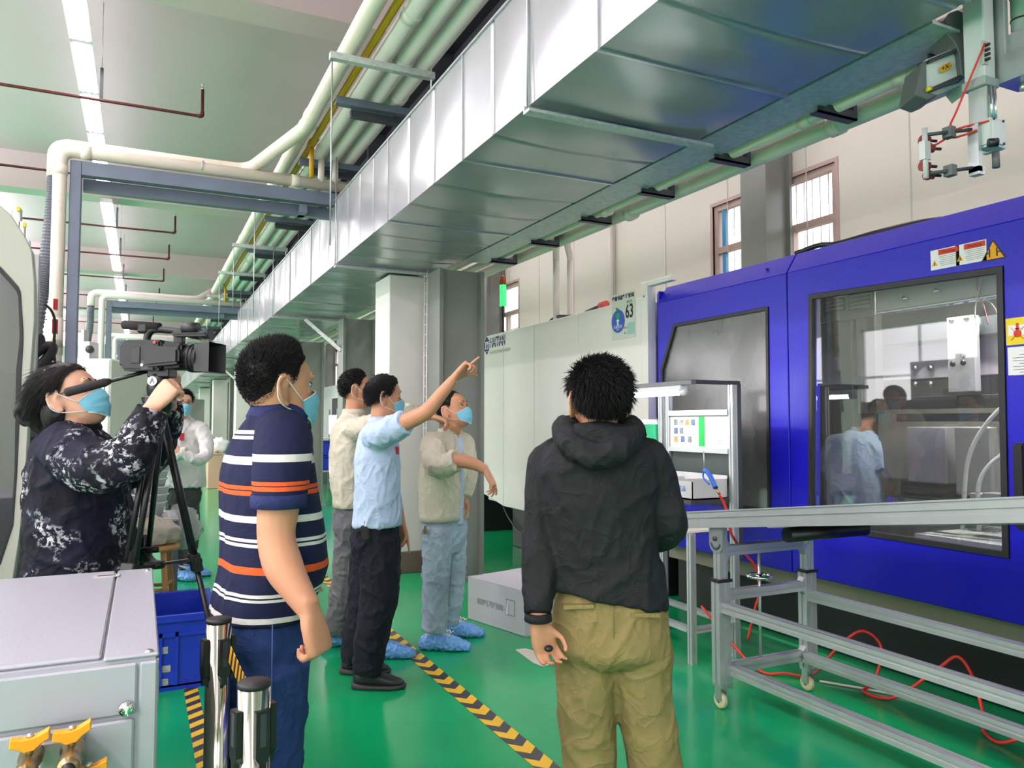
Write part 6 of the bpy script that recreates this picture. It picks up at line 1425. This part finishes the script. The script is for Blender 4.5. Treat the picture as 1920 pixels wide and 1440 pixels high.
legL = [P(1100, 1215), P(1098, 1300), P(1106, 1440), P(1112, 1560), P(1114, 1630)]; legR = [P(1200, 1215), P(1206, 1300), P(1230, 1440), P(1238, 1560), P(1240, 1630)]; lgr = [.096, .092, .083, .082, .080]
body(pA, H, rows, ax, ay, P(1122, 800, 2.4), [(la[:-1]+[P(1009, 1168, 2.28)], [.05, .045, .04, .034, .029]), (ra_, [.05, .045, .042, .036, .03])],
     [dict(wr=P(1009, 1170, 2.28), d=-Z_+RGT*.32+FH*.15, pn=-FH+RGT*.45, sgn=-1, curl=(.55, .6, .65, .7), thumb=1.0, k=.95), dict(wr=P(1180, 980, 2.74), d=-RGT+Z_*.2+FH*.5, pn=-Z_, sgn=1, curl=(.8, .8, .8, .8))], [(legL, lgr), (legR, lgr)], 'tan')
hair(H, pA, 7500, .036, .6, lambda a, e_: (.35*math.cos(a)+.2, -.35*math.sin(e_), -.75+.55*math.sin(e_)), .012, seed=3, topboost=1.7, swirl=.25, rad=.0015)
def b(m):
    # hem slopes down to the right
    torso(m, rows, ax, ay); m.rings([sring(P(1133, 1055), ax, ay, .181, .123, .118), sring(P(1136, 1080), ax, ay, .183, .125, .121)]+[[p-Z_*(z+.20*((p-P(1136, 1118)).dot(RGT))) for p in sring(P(1137, 1096), ax, ay, r, r-.058, r-.062)] for z, r in ((.012, .189), (.036, .189))])
    sleeve(m, rows[2][0], la, lr); sleeve(m, rows[2][0], ra_, rr2)
sA = garment(pA, 'hoodie', M_hood, b, .007, .007, 4, (6, 6, 4))
def b(m):
    limb(m, [P(1090, 792, 2.46), P(1060, 806, 2.36), P(1078, 838, 2.285), P(1122, 856, 2.262), P(1166, 838, 2.285), P(1186, 808, 2.36), P(1155, 792, 2.46)], [.03, .040, .042, .042, .042, .040, .03], 16)
    q = MB().ball((0, 0, 0), 1, 18, 12); c = P(1122, 822, 2.315); m.add([c+ax*(v[0]*.105)+ay*(v[1]*.05)+Z_*(v[2]*.055) for v in q.v], q.f, 0, True)
ho = garment(sA, 'hood', M_hood, b, .006, .007, 9, (9, 9, 9))
for (c, w_) in (((1009, 1158, 2.28), .040),): 
    q = P(*c); part('cuff', MB().rings([sring(q+Z_*z, ax, ay, r, r, r, 18, 2) for z, r in ((.012, .040), (-.008, .042), (-.012, .036))]), M_hood, sA)
def b(m):
    torso(m, [(P(1140, 1078), .160, .100, .095), (P(1143, 1115), .172, .11, .11), (P(1144, 1160), .180, .118, .122), (P(1147, 1215), .186, .118, .132), (P(1150, 1240), .172, .095, .095)], ax, ay)
    limb(m, [P(1108, 1165)]+legL, [.085, .1]+lgr[1:]); limb(m, [P(1190, 1165)]+legR, [.085, .1]+lgr[1:])
tA = garment(pA, 'trousers', M_khaki, b, .008, .0065, 12, (7, 7, 5), 9)
for s in (-1, 1):
    c = P(1148+s*62, 1146+s*6, 2.4-.112); pk = part('back_pocket', MB().bar(c-RGT*.045+FH*.014*(s < 0), c+RGT*.045-Z_*.006*s+FH*.014*(s > 0), .012, .013, FH), M_khaki, tA)
part('seam', MB().tube([P(1148, 1135, 2.281), P(1150, 1180, 2.272), P(1151, 1250, 2.285)], .002, 6), mat('khaki_seam', srgb(132, 120, 76), .8), tA)
for l in (legL, legR): q = l[-1]; shoe(pA, (q.x, q.y, 0), FH, M_shoeb, M_soleb)
kb = P(1029, 1216, 2.26); solo('key_fob', MB().ball(kb, (.014, .012, .010), 12, 8), M_black, 'small black item held in the lowered hand of the hoodie man', 'fob')
# ---------------------------------------------------------------- man in the striped polo shirt
SB = 1.07; P = lambda u, v, d=2.05: atD(u, v, d*SB)
g = P(485, 900); pB = person('stout man in navy striped polo shirt and jeans looking right in front of the crate', g.x, g.y)
ax, ay = axes(58); H = Head(P(521, 728, 2.05), head_dir(50, 4), k=.97*SB)
rows = [(P(521, 774), .072, .07, .07), (P(512, 802), .118, .082, .086), (P(506, 838), .158, .098, .10), (P(501, 885), .180, .116, .112), (P(502, 940), .186, .128, .114), (P(504, 1000), .186, .140, .114), (P(502, 1060), .184, .146, .114), (P(492, 1110), .178, .132, .116), (P(485, 1150), .174, .122, .118)]; rows = [(r[0], r[1]*SB, r[2]*SB, r[3]*SB) for r in rows]
ar = [P(532, 828, 1.97), P(524, 930, 1.885), P(518, 1005, 1.86), P(531, 1060, 1.84), P(553, 1100, 1.82), P(580, 1142, 1.80)]
legR = [P(508, 1240, 1.97), P(506, 1340, 1.97), P(505, 1440, 1.97), P(503, 1700, 1.97), P(502, 1815, 1.97)]; legL = [P(468, 1240, 2.12), P(466, 1340, 2.12), P(468, 1440, 2.12), P(465, 1620, 2.12), P(463, 1740, 2.12)]; lgr = [.104, .098, .088, .080, .077]
lft = [P(488, 830, 2.2), P(470, 930, 2.27), P(500, 1010, 2.3), P(540, 1060, 2.25)]
body(pB, H, rows, ax, ay, P(516, 785, 2.05), [(ar, [.063, .056, .049, .050, .041, .031]), (lft, [.055, .05, .04, .03])],
     [dict(wr=P(581, 1145, 1.80), d=-Z_+RGT*.28, pn=-ax*.75-ay*.55, sgn=1, curl=(.95, 1.0, 1.05, 1.1), curl2=(1.45, 1.45, 1.45, 1.45), thumb=1.0, k=1.1, spread=.05), dict(wr=P(541, 1062, 2.25), d=-Z_+RGT*.3, pn=ax, sgn=-1, curl=(.6, .6, .6, .6))], [(legR, lgr), (legL, lgr)], 'tan')
hair(H, pB, 9000, .0165, 1.1, (0, .35, .15), .006, seed=5, topboost=2.4, swirl=.1, grav=.0, rad=.0012, lenf=lambda a, e: .5+1.0*max(0, min(1, (e+.2)/1.2)))
face_parts(H, pB); mask(H, pB)
zb = lambda v, d=2.05: P(500, v, d).z
W_, O_, NV = srgb(226, 224, 216), srgb(240, 96, 44), srgb(26, 32, 62)
bands = []
for v0, v1, c in ((806, 813, W_), (816, 822, W_), (852, 866, W_), (902, 909, O_), (911, 919, O_), (954, 966, W_), (994, 1000, W_), (1003, 1009, W_), (1043, 1056, O_), (1090, 1096, W_), (1099, 1104, W_), (1132, 1142, W_)):
    bands.append((zb(v1), zb(v0), c))
M_polo = creased(stripes('polo_stripes', NV, bands), 8, .18)
bandsS = []
for v0, v1, c in ((852, 866, W_), (902, 909, O_), (911, 919, O_)): bandsS.append((zb(v1, 1.86), zb(v0, 1.86), c))
def b(m): torso(m, rows, ax, ay)
sB = garment(pB, 'polo_shirt', M_polo, b, .007, .005, 21, (5, 5, 3))
slv = [P(528, 818, 1.99), P(530, 850, 1.94), P(527, 890, 1.895), P(523, 946, 1.87)]
def b(m): sleeve(m, rows[2][0], slv, [.079, .079, .073, .068], 20)
garment(sB, 'sleeve', stripes('sleeve_stripes', NV, bandsS), b, .006, .003, 23, (6, 6, 4))
M_navy_c = cloth('navy_pique', srgb(40, 50, 92), .85)
collar(sB, P(522, 790), ax, ay, .084, .071, .050, M_navy_c)
part('sleeve_hem', MB().rings([sring(P(523, 946, 1.87)+Z_*z, ax, ay, r, r, r, 20, 2) for z, r in ((.028, .0715), (-.006, .0725), (-.008, .063))]), M_navy_c, sB)
def b(m):
    torso(m, [(P(485, 1138), .172, .116, .116), (P(486, 1200), .184, .122, .130), (P(487, 1262), .18, .112, .124), (P(487, 1290), .14, .09, .095)], ax, ay)
    limb(m, legR, lgr); limb(m, legL, lgr)
tB = garment(pB, 'jeans', M_jean, b, .008, .006, 25, (8, 8, 6))
cp = P(462, 1195, 2.05); q = [P(u_, v_, d_) for u_, v_, d_ in ((434, 1172, 1.962), (458, 1176, 1.935), (482, 1181, 1.912), (482, 1206, 1.908), (482, 1230, 1.908), (460, 1248, 1.93), (435, 1236, 1.96), (434, 1204, 1.962))]
part('pocket_stitching', MB().tube(q+[q[0]], .0018, 6), mat('stitch', srgb(176, 160, 120), .8), tB)
part('side_seam', MB().tube([P(511, 1170, 1.868), P(509, 1300, 1.868), P(506, 1440, 1.885)], .0013, 6), mat('seam_blue', srgb(74, 98, 150), .8), tB)
for l in (legL, legR): q = l[-1]; shoe(pB, (q.x, q.y, 0), ay, M_shoeb, M_soleb)
# ---------------------------------------------------------------- cameraman
P = lambda u, v, d=2.85: atD(u, v, d)
g = P(155, 900); pC = person('cameraman with ponytail and dark paint splashed jacket working the video camera', g.x, g.y)
ax, ay = axes(82); H = Head(P(135, 746, 2.83), head_dir(86, 26), k=1.02)
rows = [(P(140, 798), .075, .075, .085), (P(142, 822), .14, .105, .115), (P(146, 852), .19, .135, .145), (P(150, 900), .22, .155, .162), (P(152, 980), .225, .165, .160), (P(155, 1060), .23, .178, .176), (P(157, 1135), .23, .18, .18)]
rA = [P(125, 842, 2.70), P(180, 876, 2.62), P(238, 862, 2.60), P(266, 815, 2.64), P(283, 775, 2.68)]; rRr = [.092, .088, .078, .064, .052]
lA = [P(165, 850, 3.02), P(225, 880, 3.05), P(280, 850, 3.02), P(308, 790, 2.95), P(318, 760, 2.92)]
legs = [([P(165, 1150, 2.78), P(165, 1300, 2.78), P(165, 1500, 2.78)], [.1, .09, .08]), ([P(150, 1150, 2.95), P(150, 1300, 2.95), P(150, 1460, 2.95)], [.1, .09, .08])]
body(pC, H, rows, ax, ay, P(140, 802, 2.85), [(rA[:-1]+[P(285, 765, 2.68)], [.05, .05, .045, .037, .03]), (lA, [.05, .05, .045, .035, .03])],
     [dict(wr=P(285, 764, 2.68), d=RGT*.6+Z_*.75+FH*.1, pn=FH*.8+RGT*.4, sgn=1, curl=(.95, 1.0, 1.05, 1.1), thumb=.6, k=1.05), dict(wr=P(320, 752, 2.92), d=Z_*.9+RGT*.15-FH*.1, pn=-RGT*.8+FH*.1, sgn=-1, curl=(.7, .75, .8, .85), thumb=.6, k=1.0)], legs, 'light')
HLC = [(0, 42), (30, 39), (55, 33), (72, 18), (84, 4), (92, 8), (102, 2), (112, -20), (130, -34), (180, -44)]
hair(H, pC, 7000, .07, .16, lambda a, e_: (-.25*math.sin(a), -1.0+.5*math.cos(a)*(e_ < .3), -.25-.9*max(0, math.cos(e_)-.35)), .015, tab=HLC, m=M_hairb, seed=8, topboost=1.25, swirl=0., grav=.25, rad=.0015, lenf=lambda a, e: .6+.5*max(0, math.sin(e)))
def b(m):
    limb(m, [P(100, 735), P(84, 762), P(78, 792), P(84, 812)], [.075, .068, .048, .02], 16); limb(m, [P(112, 750, 2.80), P(104, 780, 2.79), P(100, 806, 2.80)], [.05, .05, .028], 14)
    limb(m, [P(82, 752), P(58, 757), P(40, 764), P(35, 778), P(44, 792), P(54, 797)], [.02, .02, .022, .018, .011, .004], 12)
pt = garment(pC, 'ponytail', M_hairb, b, .006, .008, 31, (14, 14, 3))
face_parts(H, pC, look=(0, .4)); mask(H, pC); spectacles(H, pC)
part('strap', MB().tube([H.w((.079, -.01, .01)), H.w((.083, -.03, .05)), H.w((.055, -.02, .118)), H.w((0, -.02, .135))], .0022, 6), M_lgrey, bpy.data.objects[pC.name] if False else pC)
# jacket cloth: near-black navy with pale splashes in patches
mj = mat('splash_jacket', srgb(16, 18, 34), .75, bump=.15, bscale=250, spec=.25); nt = mj.node_tree; bs = nt.nodes['Principled BSDF']; tc = nt.nodes.new('ShaderNodeTexCoord')
def nz(scale, det, r0, r1, w4=0):
    mp = nt.nodes.new('ShaderNodeMapping'); mp.inputs['Location'].default_value = (w4, w4*.7, 0); nt.links.new(tc.outputs['Object'], mp.inputs[0])
    n = nt.nodes.new('ShaderNodeTexNoise'); n.inputs['Scale'].default_value = scale; n.inputs['Detail'].default_value = det; n.inputs['Roughness'].default_value = .65; nt.links.new(mp.outputs[0], n.inputs['Vector'])
    r = nt.nodes.new('ShaderNodeValToRGB'); r.color_ramp.elements[0].position = r0; r.color_ramp.elements[1].position = r1; nt.links.new(n.outputs['Fac'], r.inputs[0]); return r.outputs[0]
big, fine, blu = nz(6.5, 3, .50, .60, 3.1), nz(58, 6, .515, .55), nz(3.8, 2, .5, .6, 7.7)
mu = nt.nodes.new('ShaderNodeMath'); mu.operation = 'MULTIPLY'; nt.links.new(big, mu.inputs[0]); nt.links.new(fine, mu.inputs[1])
m0 = nt.nodes.new('ShaderNodeMixRGB'); nt.links.new(blu, m0.inputs[0]); m0.inputs[1].default_value = (*srgb(16, 17, 28), 1); m0.inputs[2].default_value = (*srgb(20, 23, 42), 1)
m1 = nt.nodes.new('ShaderNodeMixRGB'); nt.links.new(mu.outputs[0], m1.inputs[0]); nt.links.new(m0.outputs[0], m1.inputs[1]); m1.inputs[2].default_value = (*srgb(196, 202, 204), 1); nt.links.new(m1.outputs[0], bs.inputs['Base Color'])
def b(m): torso(m, rows, ax, ay); sleeve(m, rows[2][0], rA, rRr); sleeve(m, rows[2][0], lA, rRr)
sC = garment(pC, 'jacket', creased(mj, 10, .3), b, .008, .010, 33, (6, 6, 5))
collar(sC, P(139, 806), ax, ay, .092, .084, .035, cloth('jacket_collar', srgb(26, 26, 38)))
part('cuff', MB().tube([P(281, 780, 2.68), P(286, 768, 2.68)], [.055, .052], 18), mj, sC)
def b(m):
    torso(m, [(P(157, 1125), .19, .14, .14), (P(157, 1190), .19, .13, .13), (P(157, 1230), .15, .1, .1)], ax, ay)
    for pts, rad in legs: limb(m, pts, rad)
garment(pC, 'trousers', mat('trousers_blue', srgb(24, 34, 92), .8), b, .012, .006, 35)
for pts, _ in legs: q = pts[-1]; shoe(pC, (q.x, q.y, 0), ay, M_shoeb, M_soleb)
# ---------------------------------------------------------------- man in white, arms folded
P = lambda u, v, d=7.3: atD(u, v, d)
g = P(342, 900); pD = person('masked man in white shirt with folded arms behind the tripod', g.x, g.y)
ax, ay = axes(148); H = Head(P(343, 757, 7.25), head_dir(142, 3))
rows = [(P(342, 780), .07, .06, .065), (P(342, 792), .14, .085, .085), (P(342, 806), .195, .10, .105), (P(342, 840), .20, .13, .12), (P(341, 880), .205, .14, .13), (P(339, 913), .225, .155, .15)]
aR = [P(306, 806, 7.3), P(300, 848, 7.15), P(322, 858, 6.98), P(352, 846, 6.95)]; aL = [P(378, 806, 7.3), P(388, 848, 7.18), P(370, 862, 7.0), P(335, 846, 6.93)]
legs = [([P(330, 930, 7.3), P(328, 1000, 7.3), P(330, 1066, 7.3)], [.09, .078, .07]), ([P(355, 930, 7.35), P(357, 1000, 7.35), P(350, 1064, 7.35)], [.09, .078, .07])]
body(pD, H, rows, ax, ay, P(342, 785, 7.3), [(aR, [.045, .04, .036, .028]), (aL, [.045, .04, .036, .028])], [dict(wr=P(337, 846, 6.92), d=-RGT*.9+Z_*.25, pn=FH, sgn=-1, curl=(.3, .3, .3, .3))], legs, 'light', .007, .5)
hair(H, pD, 1400, .04, .6, (0, .25, -.4), .014, seed=11, rad=.002); face_parts(H, pD); mask(H, pD); spectacles(H, pD)
def b(m): torso(m, rows, ax, ay); sleeve(m, rows[2][0], aR, [.068, .062, .055, .046]); sleeve(m, rows[2][0], aL, [.068, .062, .055, .044])
sD = garment(pD, 'shirt', M_wshirt, b, .009, .010, 41, (7, 7, 5)); collar(sD, P(342, 783, 7.3), ax, ay, .075, .066, .035, M_wshirt)
part('badge', MB().box(P(341, 822, 7.16)+Vector((-.02, 0, -.02)), P(346, 812, 7.16)+Vector((.0, .01, 0))), mat('badge_red', srgb(200, 40, 60), .5), sD)
def b(m):
    torso(m, [(P(341, 905), .165, .12, .12), (P(342, 935), .17, .12, .12), (P(342, 955), .12, .09, .09)], ax, ay)
    for pts, rad in legs: limb(m, pts, rad)
garment(pD, 'trousers', M_dgreytr, b, .010, .009, 43, (9, 9, 6))
q = atZ(330, 1086, 0); shoe(pD, (q.x, q.y, 0), RGT-FH*.5, M_shoeb, M_soleb, cover=M_cover, name='shoe_cover', laces=M_shoeb); q = atZ(350, 1079, 0); shoe(pD, (q.x, q.y, 0), RGT-FH*.15, M_shoeb, M_soleb, cover=M_cover, name='shoe_cover', laces=M_shoeb)
# ---------------------------------------------------------------- man in the cream jacket behind the pointing man
P = lambda u, v, d=4.95: atD(u, v, d)
g = P(660, 900); pE = person('man in cream jacket and grey trousers half hidden behind the pointing man', g.x, g.y)
ax, ay = axes(84); H = Head(P(668, 731, 4.95), head_dir(72, 6))
rows = [(P(664, 772), .066, .06, .066), (P(661, 788), .13, .085, .095), (P(658, 808), .18, .11, .12), (P(657, 850), .20, .13, .125), (P(657, 900), .20, .135, .122), (P(659, 948), .185, .13, .112)]
aR = [P(664, 806, 4.8), P(705, 796, 4.72), P(750, 775, 4.74), P(785, 780, 4.76), P(808, 780, 4.77)]
aL = [P(664, 815, 5.1), P(680, 870, 5.15), P(690, 930, 5.1)]
legs = [([P(658, 965, 4.9), P(648, 1080, 4.93), P(630, 1185, 4.98)], [.095, .085, .075]), ([P(668, 965, 5.0), P(690, 1080, 4.9), P(712, 1198, 4.83)], [.095, .085, .075])]
body(pE, H, rows, ax, ay, P(664, 776, 4.95), [(aR, [.045, .045, .04, .034, .028]), (aL, [.045, .04, .03])],
     [dict(wr=P(808, 780, 4.77), d=RGT*.92-Z_*.28, pn=-Z_*.9-RGT*.2, sgn=1, curl=(.45, .75, .8, .85), thumb=.5, k=1.05), dict(wr=P(690, 932, 5.1), d=-Z_, pn=ax, sgn=-1)], legs, 'tan', .006)
hair(H, pE, 3000, .020, .8, (0, .1, -.2), .011, seed=15, rad=.0017); face_parts(H, pE); mask(H, pE)
def b(m): torso(m, rows, ax, ay); sleeve(m, rows[2][0], aR[:4], [.078, .074, .068, .056]); sleeve(m, rows[2][0], aL, [.07, .066, .056])
sE = garment(pE, 'jacket', M_jack, b, .008, .008, 51, (7, 7, 4)); collar(sE, P(664, 777), ax, ay, .076, .070, .035, M_jack)
part('waistband', MB().rings([sring(P(659, 948)+Z_*z, ax, ay, .186+e, .132+e, .114+e, 30) for z, e in ((.055, .0), (.05, .004), (-.002, .003), (-.004, -.01))]), M_jack, sE)
def b(m):
    torso(m, [(P(660, 935), .165, .11, .105), (P(660, 985), .17, .115, .115), (P(662, 1020), .13, .09, .09)], ax, ay)
    for pts, rad in legs: limb(m, pts, rad)
garment(pE, 'trousers', M_greytr, b, .009, .010, 53, (9, 9, 7))
q = atZ(629, 1210, 0); shoe(pE, (q.x, q.y, 0), RGT*.9+FH*.2, M_shoeb, M_soleb, cover=M_cover, name='shoe_cover'); q = atZ(706, 1232, 0); shoe(pE, (q.x, q.y, 0), RGT, M_shoeb, M_soleb, cover=M_cover, name='shoe_cover')
# ---------------------------------------------------------------- pointing man in the pale blue shirt
P = lambda u, v, d=4.3: atD(u, v, d)
g = P(700, 900); pF = person('man in pale blue short sleeved shirt pointing up with a raised arm', g.x, g.y)
ax, ay = axes(80); H = Head(P(720, 745, 4.3), head_dir(68, 1))
rows = [(P(716, 788), .064, .058, .064), (P(712, 802), .12, .08, .088), (P(709, 822), .17, .105, .108), (P(706, 868), .188, .126, .120), (P(707, 920), .19, .130, .125), (P(708, 958), .19, .134, .130), (P(706, 985), .19, .138, .134)]
aR = [P(706, 818, 4.15), P(732, 806, 4.08), P(760, 792, 4.03), P(799, 772, 4.0), P(828, 738, 4.0), P(851, 711, 4.0)]
aL = [P(720, 822, 4.46), P(735, 905, 4.50), P(752, 982, 4.45)]
legN = [P(710, 1005, 4.24), P(712, 1110, 4.22), P(696, 1200, 4.2), P(689, 1262, 4.2)]; legF = [P(695, 1005, 4.4), P(690, 1110, 4.38), P(672, 1195, 4.36), P(664, 1240, 4.36)]; lgr = [.115, .108, .088, .078]
body(pF, H, rows, ax, ay, P(717, 790, 4.3), [(aR, [.05, .048, .046, .041, .034, .027]), (aL, [.05, .042, .028])],
     [dict(wr=P(852, 709, 4.0), d=RGT*.68+Z_*.72, pn=RGT*.70-Z_*.66-FH*.25, sgn=1, curl=(.04, .95, 1.05, 1.1), thumb=1.1, k=1.08, spread=.03), dict(wr=P(753, 984, 4.45), d=-Z_+RGT*.18, pn=ax*.5-ay*.8, sgn=-1, curl=(.05, .8, .9, .95), thumb=.7, k=1.05)], [(legN, lgr), (legF, lgr)], 'tan', .0055)
HLF = [(0, 42), (20, 44), (40, 40), (60, 30), (72, 4), (84, -8), (96, -4), (104, -14), (125, -28), (150, -36), (180, -38)]
hair(H, pF, 3400, .034, .30, (.2, .25, -.6), .013, seed=19, tab=HLF, rad=.0016); face_parts(H, pF); mask(H, pF)
def b(m): torso(m, rows, ax, ay); sleeve(m, rows[2][0], aR[:3], [.080, .074, .066]); sleeve(m, rows[2][0], [aL[0], aL[0]*.45+aL[1]*.55], [.076, .068])
sF = garment(pF, 'shirt', M_lblue, b, .0075, .008, 61, (7, 7, 4)); collar(sF, P(716, 792), ax, ay, .074, .066, .032, M_lblue)
part('badge', MB().box(P(741, 838, 4.2), P(745, 852, 4.2)+Vector((.01, .01, 0))), MATS['badge_red'], sF)
def b(m):
    torso(m, [(P(705, 965), .168, .118, .118), (P(704, 1015), .172, .122, .13), (P(703, 1055), .14, .105, .11)], ax, ay)
    limb(m, legN, lgr); limb(m, legF, lgr)
tF = garment(pF, 'trousers', M_black_tr, b, .0085, .009, 63, (8, 8, 6))
kf = part('key_pouch', MB().bar(P(683, 985, 4.12), P(687, 1012, 4.12), .045, .02, FH), mat('pouch', srgb(40, 34, 36), .5), pF, .006, 2); part('key_chain', MB().tube([P(685, 966, 4.13), P(683, 986, 4.12)], .004, 6), M_chrome, kf)
for (u, v) in ((689, 1290), (665, 1262)): q = atZ(u, v, 0); shoe(pF, (q.x, q.y, 0), RGT-FH*.02, M_shoeb, M_soleb, L=.275)
# ---------------------------------------------------------------- man in the cream jacket and pale jeans
P = lambda u, v, d=4.95: atD(u, v, d)
g = P(832, 900); pG = person('man in open cream jacket and pale jeans with outstretched hand by the column', g.x, g.y)
ax, ay = axes(118); H = Head(P(851, 769, 4.92), head_dir(112, 17))
rows = [(P(846, 806), .064, .058, .062), (P(840, 820), .13, .085, .09), (P(836, 838), .18, .11, .112), (P(833, 880), .195, .128, .12), (P(832, 930), .20, .134, .125), (P(833, 972), .19, .128, .122)]
aR = [P(812, 836, 4.80), P(822, 872, 4.68), P(858, 864, 4.62), P(888, 870, 4.6), P(910, 881, 4.6)]
aL = [P(868, 836, 5.05), P(876, 880, 5.02), P(868, 930, 4.95)]
legN = [P(820, 990, 4.86), P(818, 1085, 4.86), P(814, 1182, 4.86)]; legF = [P(846, 990, 5.02), P(848, 1085, 5.02), P(838, 1168, 5.04)]; lgr = [.098, .086, .076]
body(pG, H, rows, ax, ay, P(845, 810, 4.95), [(aR, [.05, .046, .044, .037, .028]), (aL, [.045, .04, .03])],
     [dict(wr=P(911, 882, 4.6), d=RGT*.45-Z_*.85-FH*.1, pn=-RGT*.8-Z_*.4+FH*.2, sgn=1, curl=(.2, .35, .5, .6), thumb=.4, k=1.05), dict(wr=P(868, 930, 4.95), d=-Z_, pn=ax, sgn=-1)], [(legN, lgr), (legF, lgr)], 'tan', .0055)
HLG = [(0, 62), (20, 60), (40, 48), (60, 32), (72, 6), (84, -6), (96, -2), (104, -14), (125, -28), (180, -38)]
hair(H, pG, 1800, .020, .6, (0, -.3, -.3), .007, seed=23, tab=HLG, rad=.0016); face_parts(H, pG, look=(.4, .5)); mask(H, pG)
def b(m): torso(m, rows, ax, ay); sleeve(m, rows[2][0], aR[:3], [.084, .080, .070]); sleeve(m, rows[2][0], aL, [.075, .07, .058])
sG = garment(pG, 'jacket', M_jack, b, .008, .010, 71, (7, 7, 4)); collar(sG, P(844, 812), ax, ay, .078, .074, .03, M_jack)
part('waistband', MB().rings([sring(P(833, 972)+Z_*z, ax, ay, .19+e, .129+e, .123+e, 30) for z, e in ((.05, .0), (.045, .005), (-.004, .004), (-.006, -.01))]), M_jack, sG)
def b(m): torso(m, [(r[0]+ay*.03, .042, r[2]-.016, .02) for r in rows[1:]]+[(rows[-1][0]+ay*.03-Z_*.03, .042, .108, .02)], ax, ay)
garment(pG, 'inner_shirt', M_lblue, b, .008, .004, 73, label='pale blue shirt under the open jacket')
def b(m):
    torso(m, [(P(834, 960), .165, .115, .112), (P(834, 1005), .172, .118, .122), (P(834, 1035), .13, .09, .095)], ax, ay)
    limb(m, legN, lgr); limb(m, legF, lgr)
garment(pG, 'jeans', M_jeanl, b, .0085, .008, 75, (9, 9, 7))
kr = part('key_ring', MB().tube([P(800, 985, 4.77), P(797, 1000, 4.76)], .004, 6), M_chrome, pG)
for k in range(4): part('key', MB().bar(P(797, 986, 4.76), P(792+k*4, 1002, 4.76), .007, .002, FH), M_brass, kr)
for (u, v, t) in ((814, 1217, 96), (842, 1192, 92)): q = atZ(u, v, 0); shoe(pG, (q.x, q.y, 0), head_dir(t), M_trn, M_white, cover=M_cover, name='shoe_cover', laces=M_trn)
# ---------------------------------------------------------------- worker inside the machine
P = lambda u, v, d=5.5: atD(u, v, d)
g = P(1602, 950); pH = person('worker in pale blue shirt leaning inside the blue machine behind the glass', g.x, g.y, .5)
ax, ay = axes(38); H = Head(P(1626, 782, 5.5), head_dir(58, -25))
rows = [(P(1616, 806), .066, .06, .066), (P(1611, 815), .12, .085, .09), (P(1606, 830), .175, .11, .11), (P(1603, 870), .19, .125, .12), (P(1601, 910), .19, .13, .125), (P(1602, 950), .185, .13, .125)]
aR = [P(1642, 836, 5.4), P(1656, 880, 5.36), P(1650, 915, 5.5), P(1632, 925, 5.65)]; aL = [P(1566, 836, 5.6), P(1556, 885, 5.65), P(1580, 915, 5.8)]
legs = [([P(1590, 965, 5.52), P(1586, 1000, 5.6), P(1575, 1010, 5.4)], [.09, .085, .06]), ([P(1612, 965, 5.48), P(1615, 1000, 5.55), P(1605, 1010, 5.35)], [.09, .085, .06])]
body(pH, H, rows, ax, ay, P(1618, 808, 5.5), [(aR, [.05, .044, .038, .028]), (aL, [.05, .044, .03])], [dict(wr=P(1631, 926, 5.66), d=-RGT*.4-Z_*.4+FH*.7, pn=-Z_, sgn=1)], legs, 'tan', .007)
hair(H, pH, 1800, .034, .5, (0, -.2, -.5), .014, seed=29, rad=.0018)
def b(m): torso(m, rows, ax, ay); sleeve(m, rows[2][0], aR[:2], [.076, .070]); sleeve(m, rows[2][0], aL[:2], [.076, .07])
sH = garment(pH, 'shirt', M_lblue, b, .009, .009, 81, (7, 7, 4)); collar(sH, P(1616, 808), ax, ay, .074, .066, .03, M_lblue)
def b(m):
    torso(m, [(P(1602, 940), .165, .115, .12), (P(1602, 975), .17, .12, .125)], ax, ay)
    for pts, rad in legs: limb(m, pts, rad)
garment(pH, 'trousers', M_black_tr, b, .011, .006, 83)
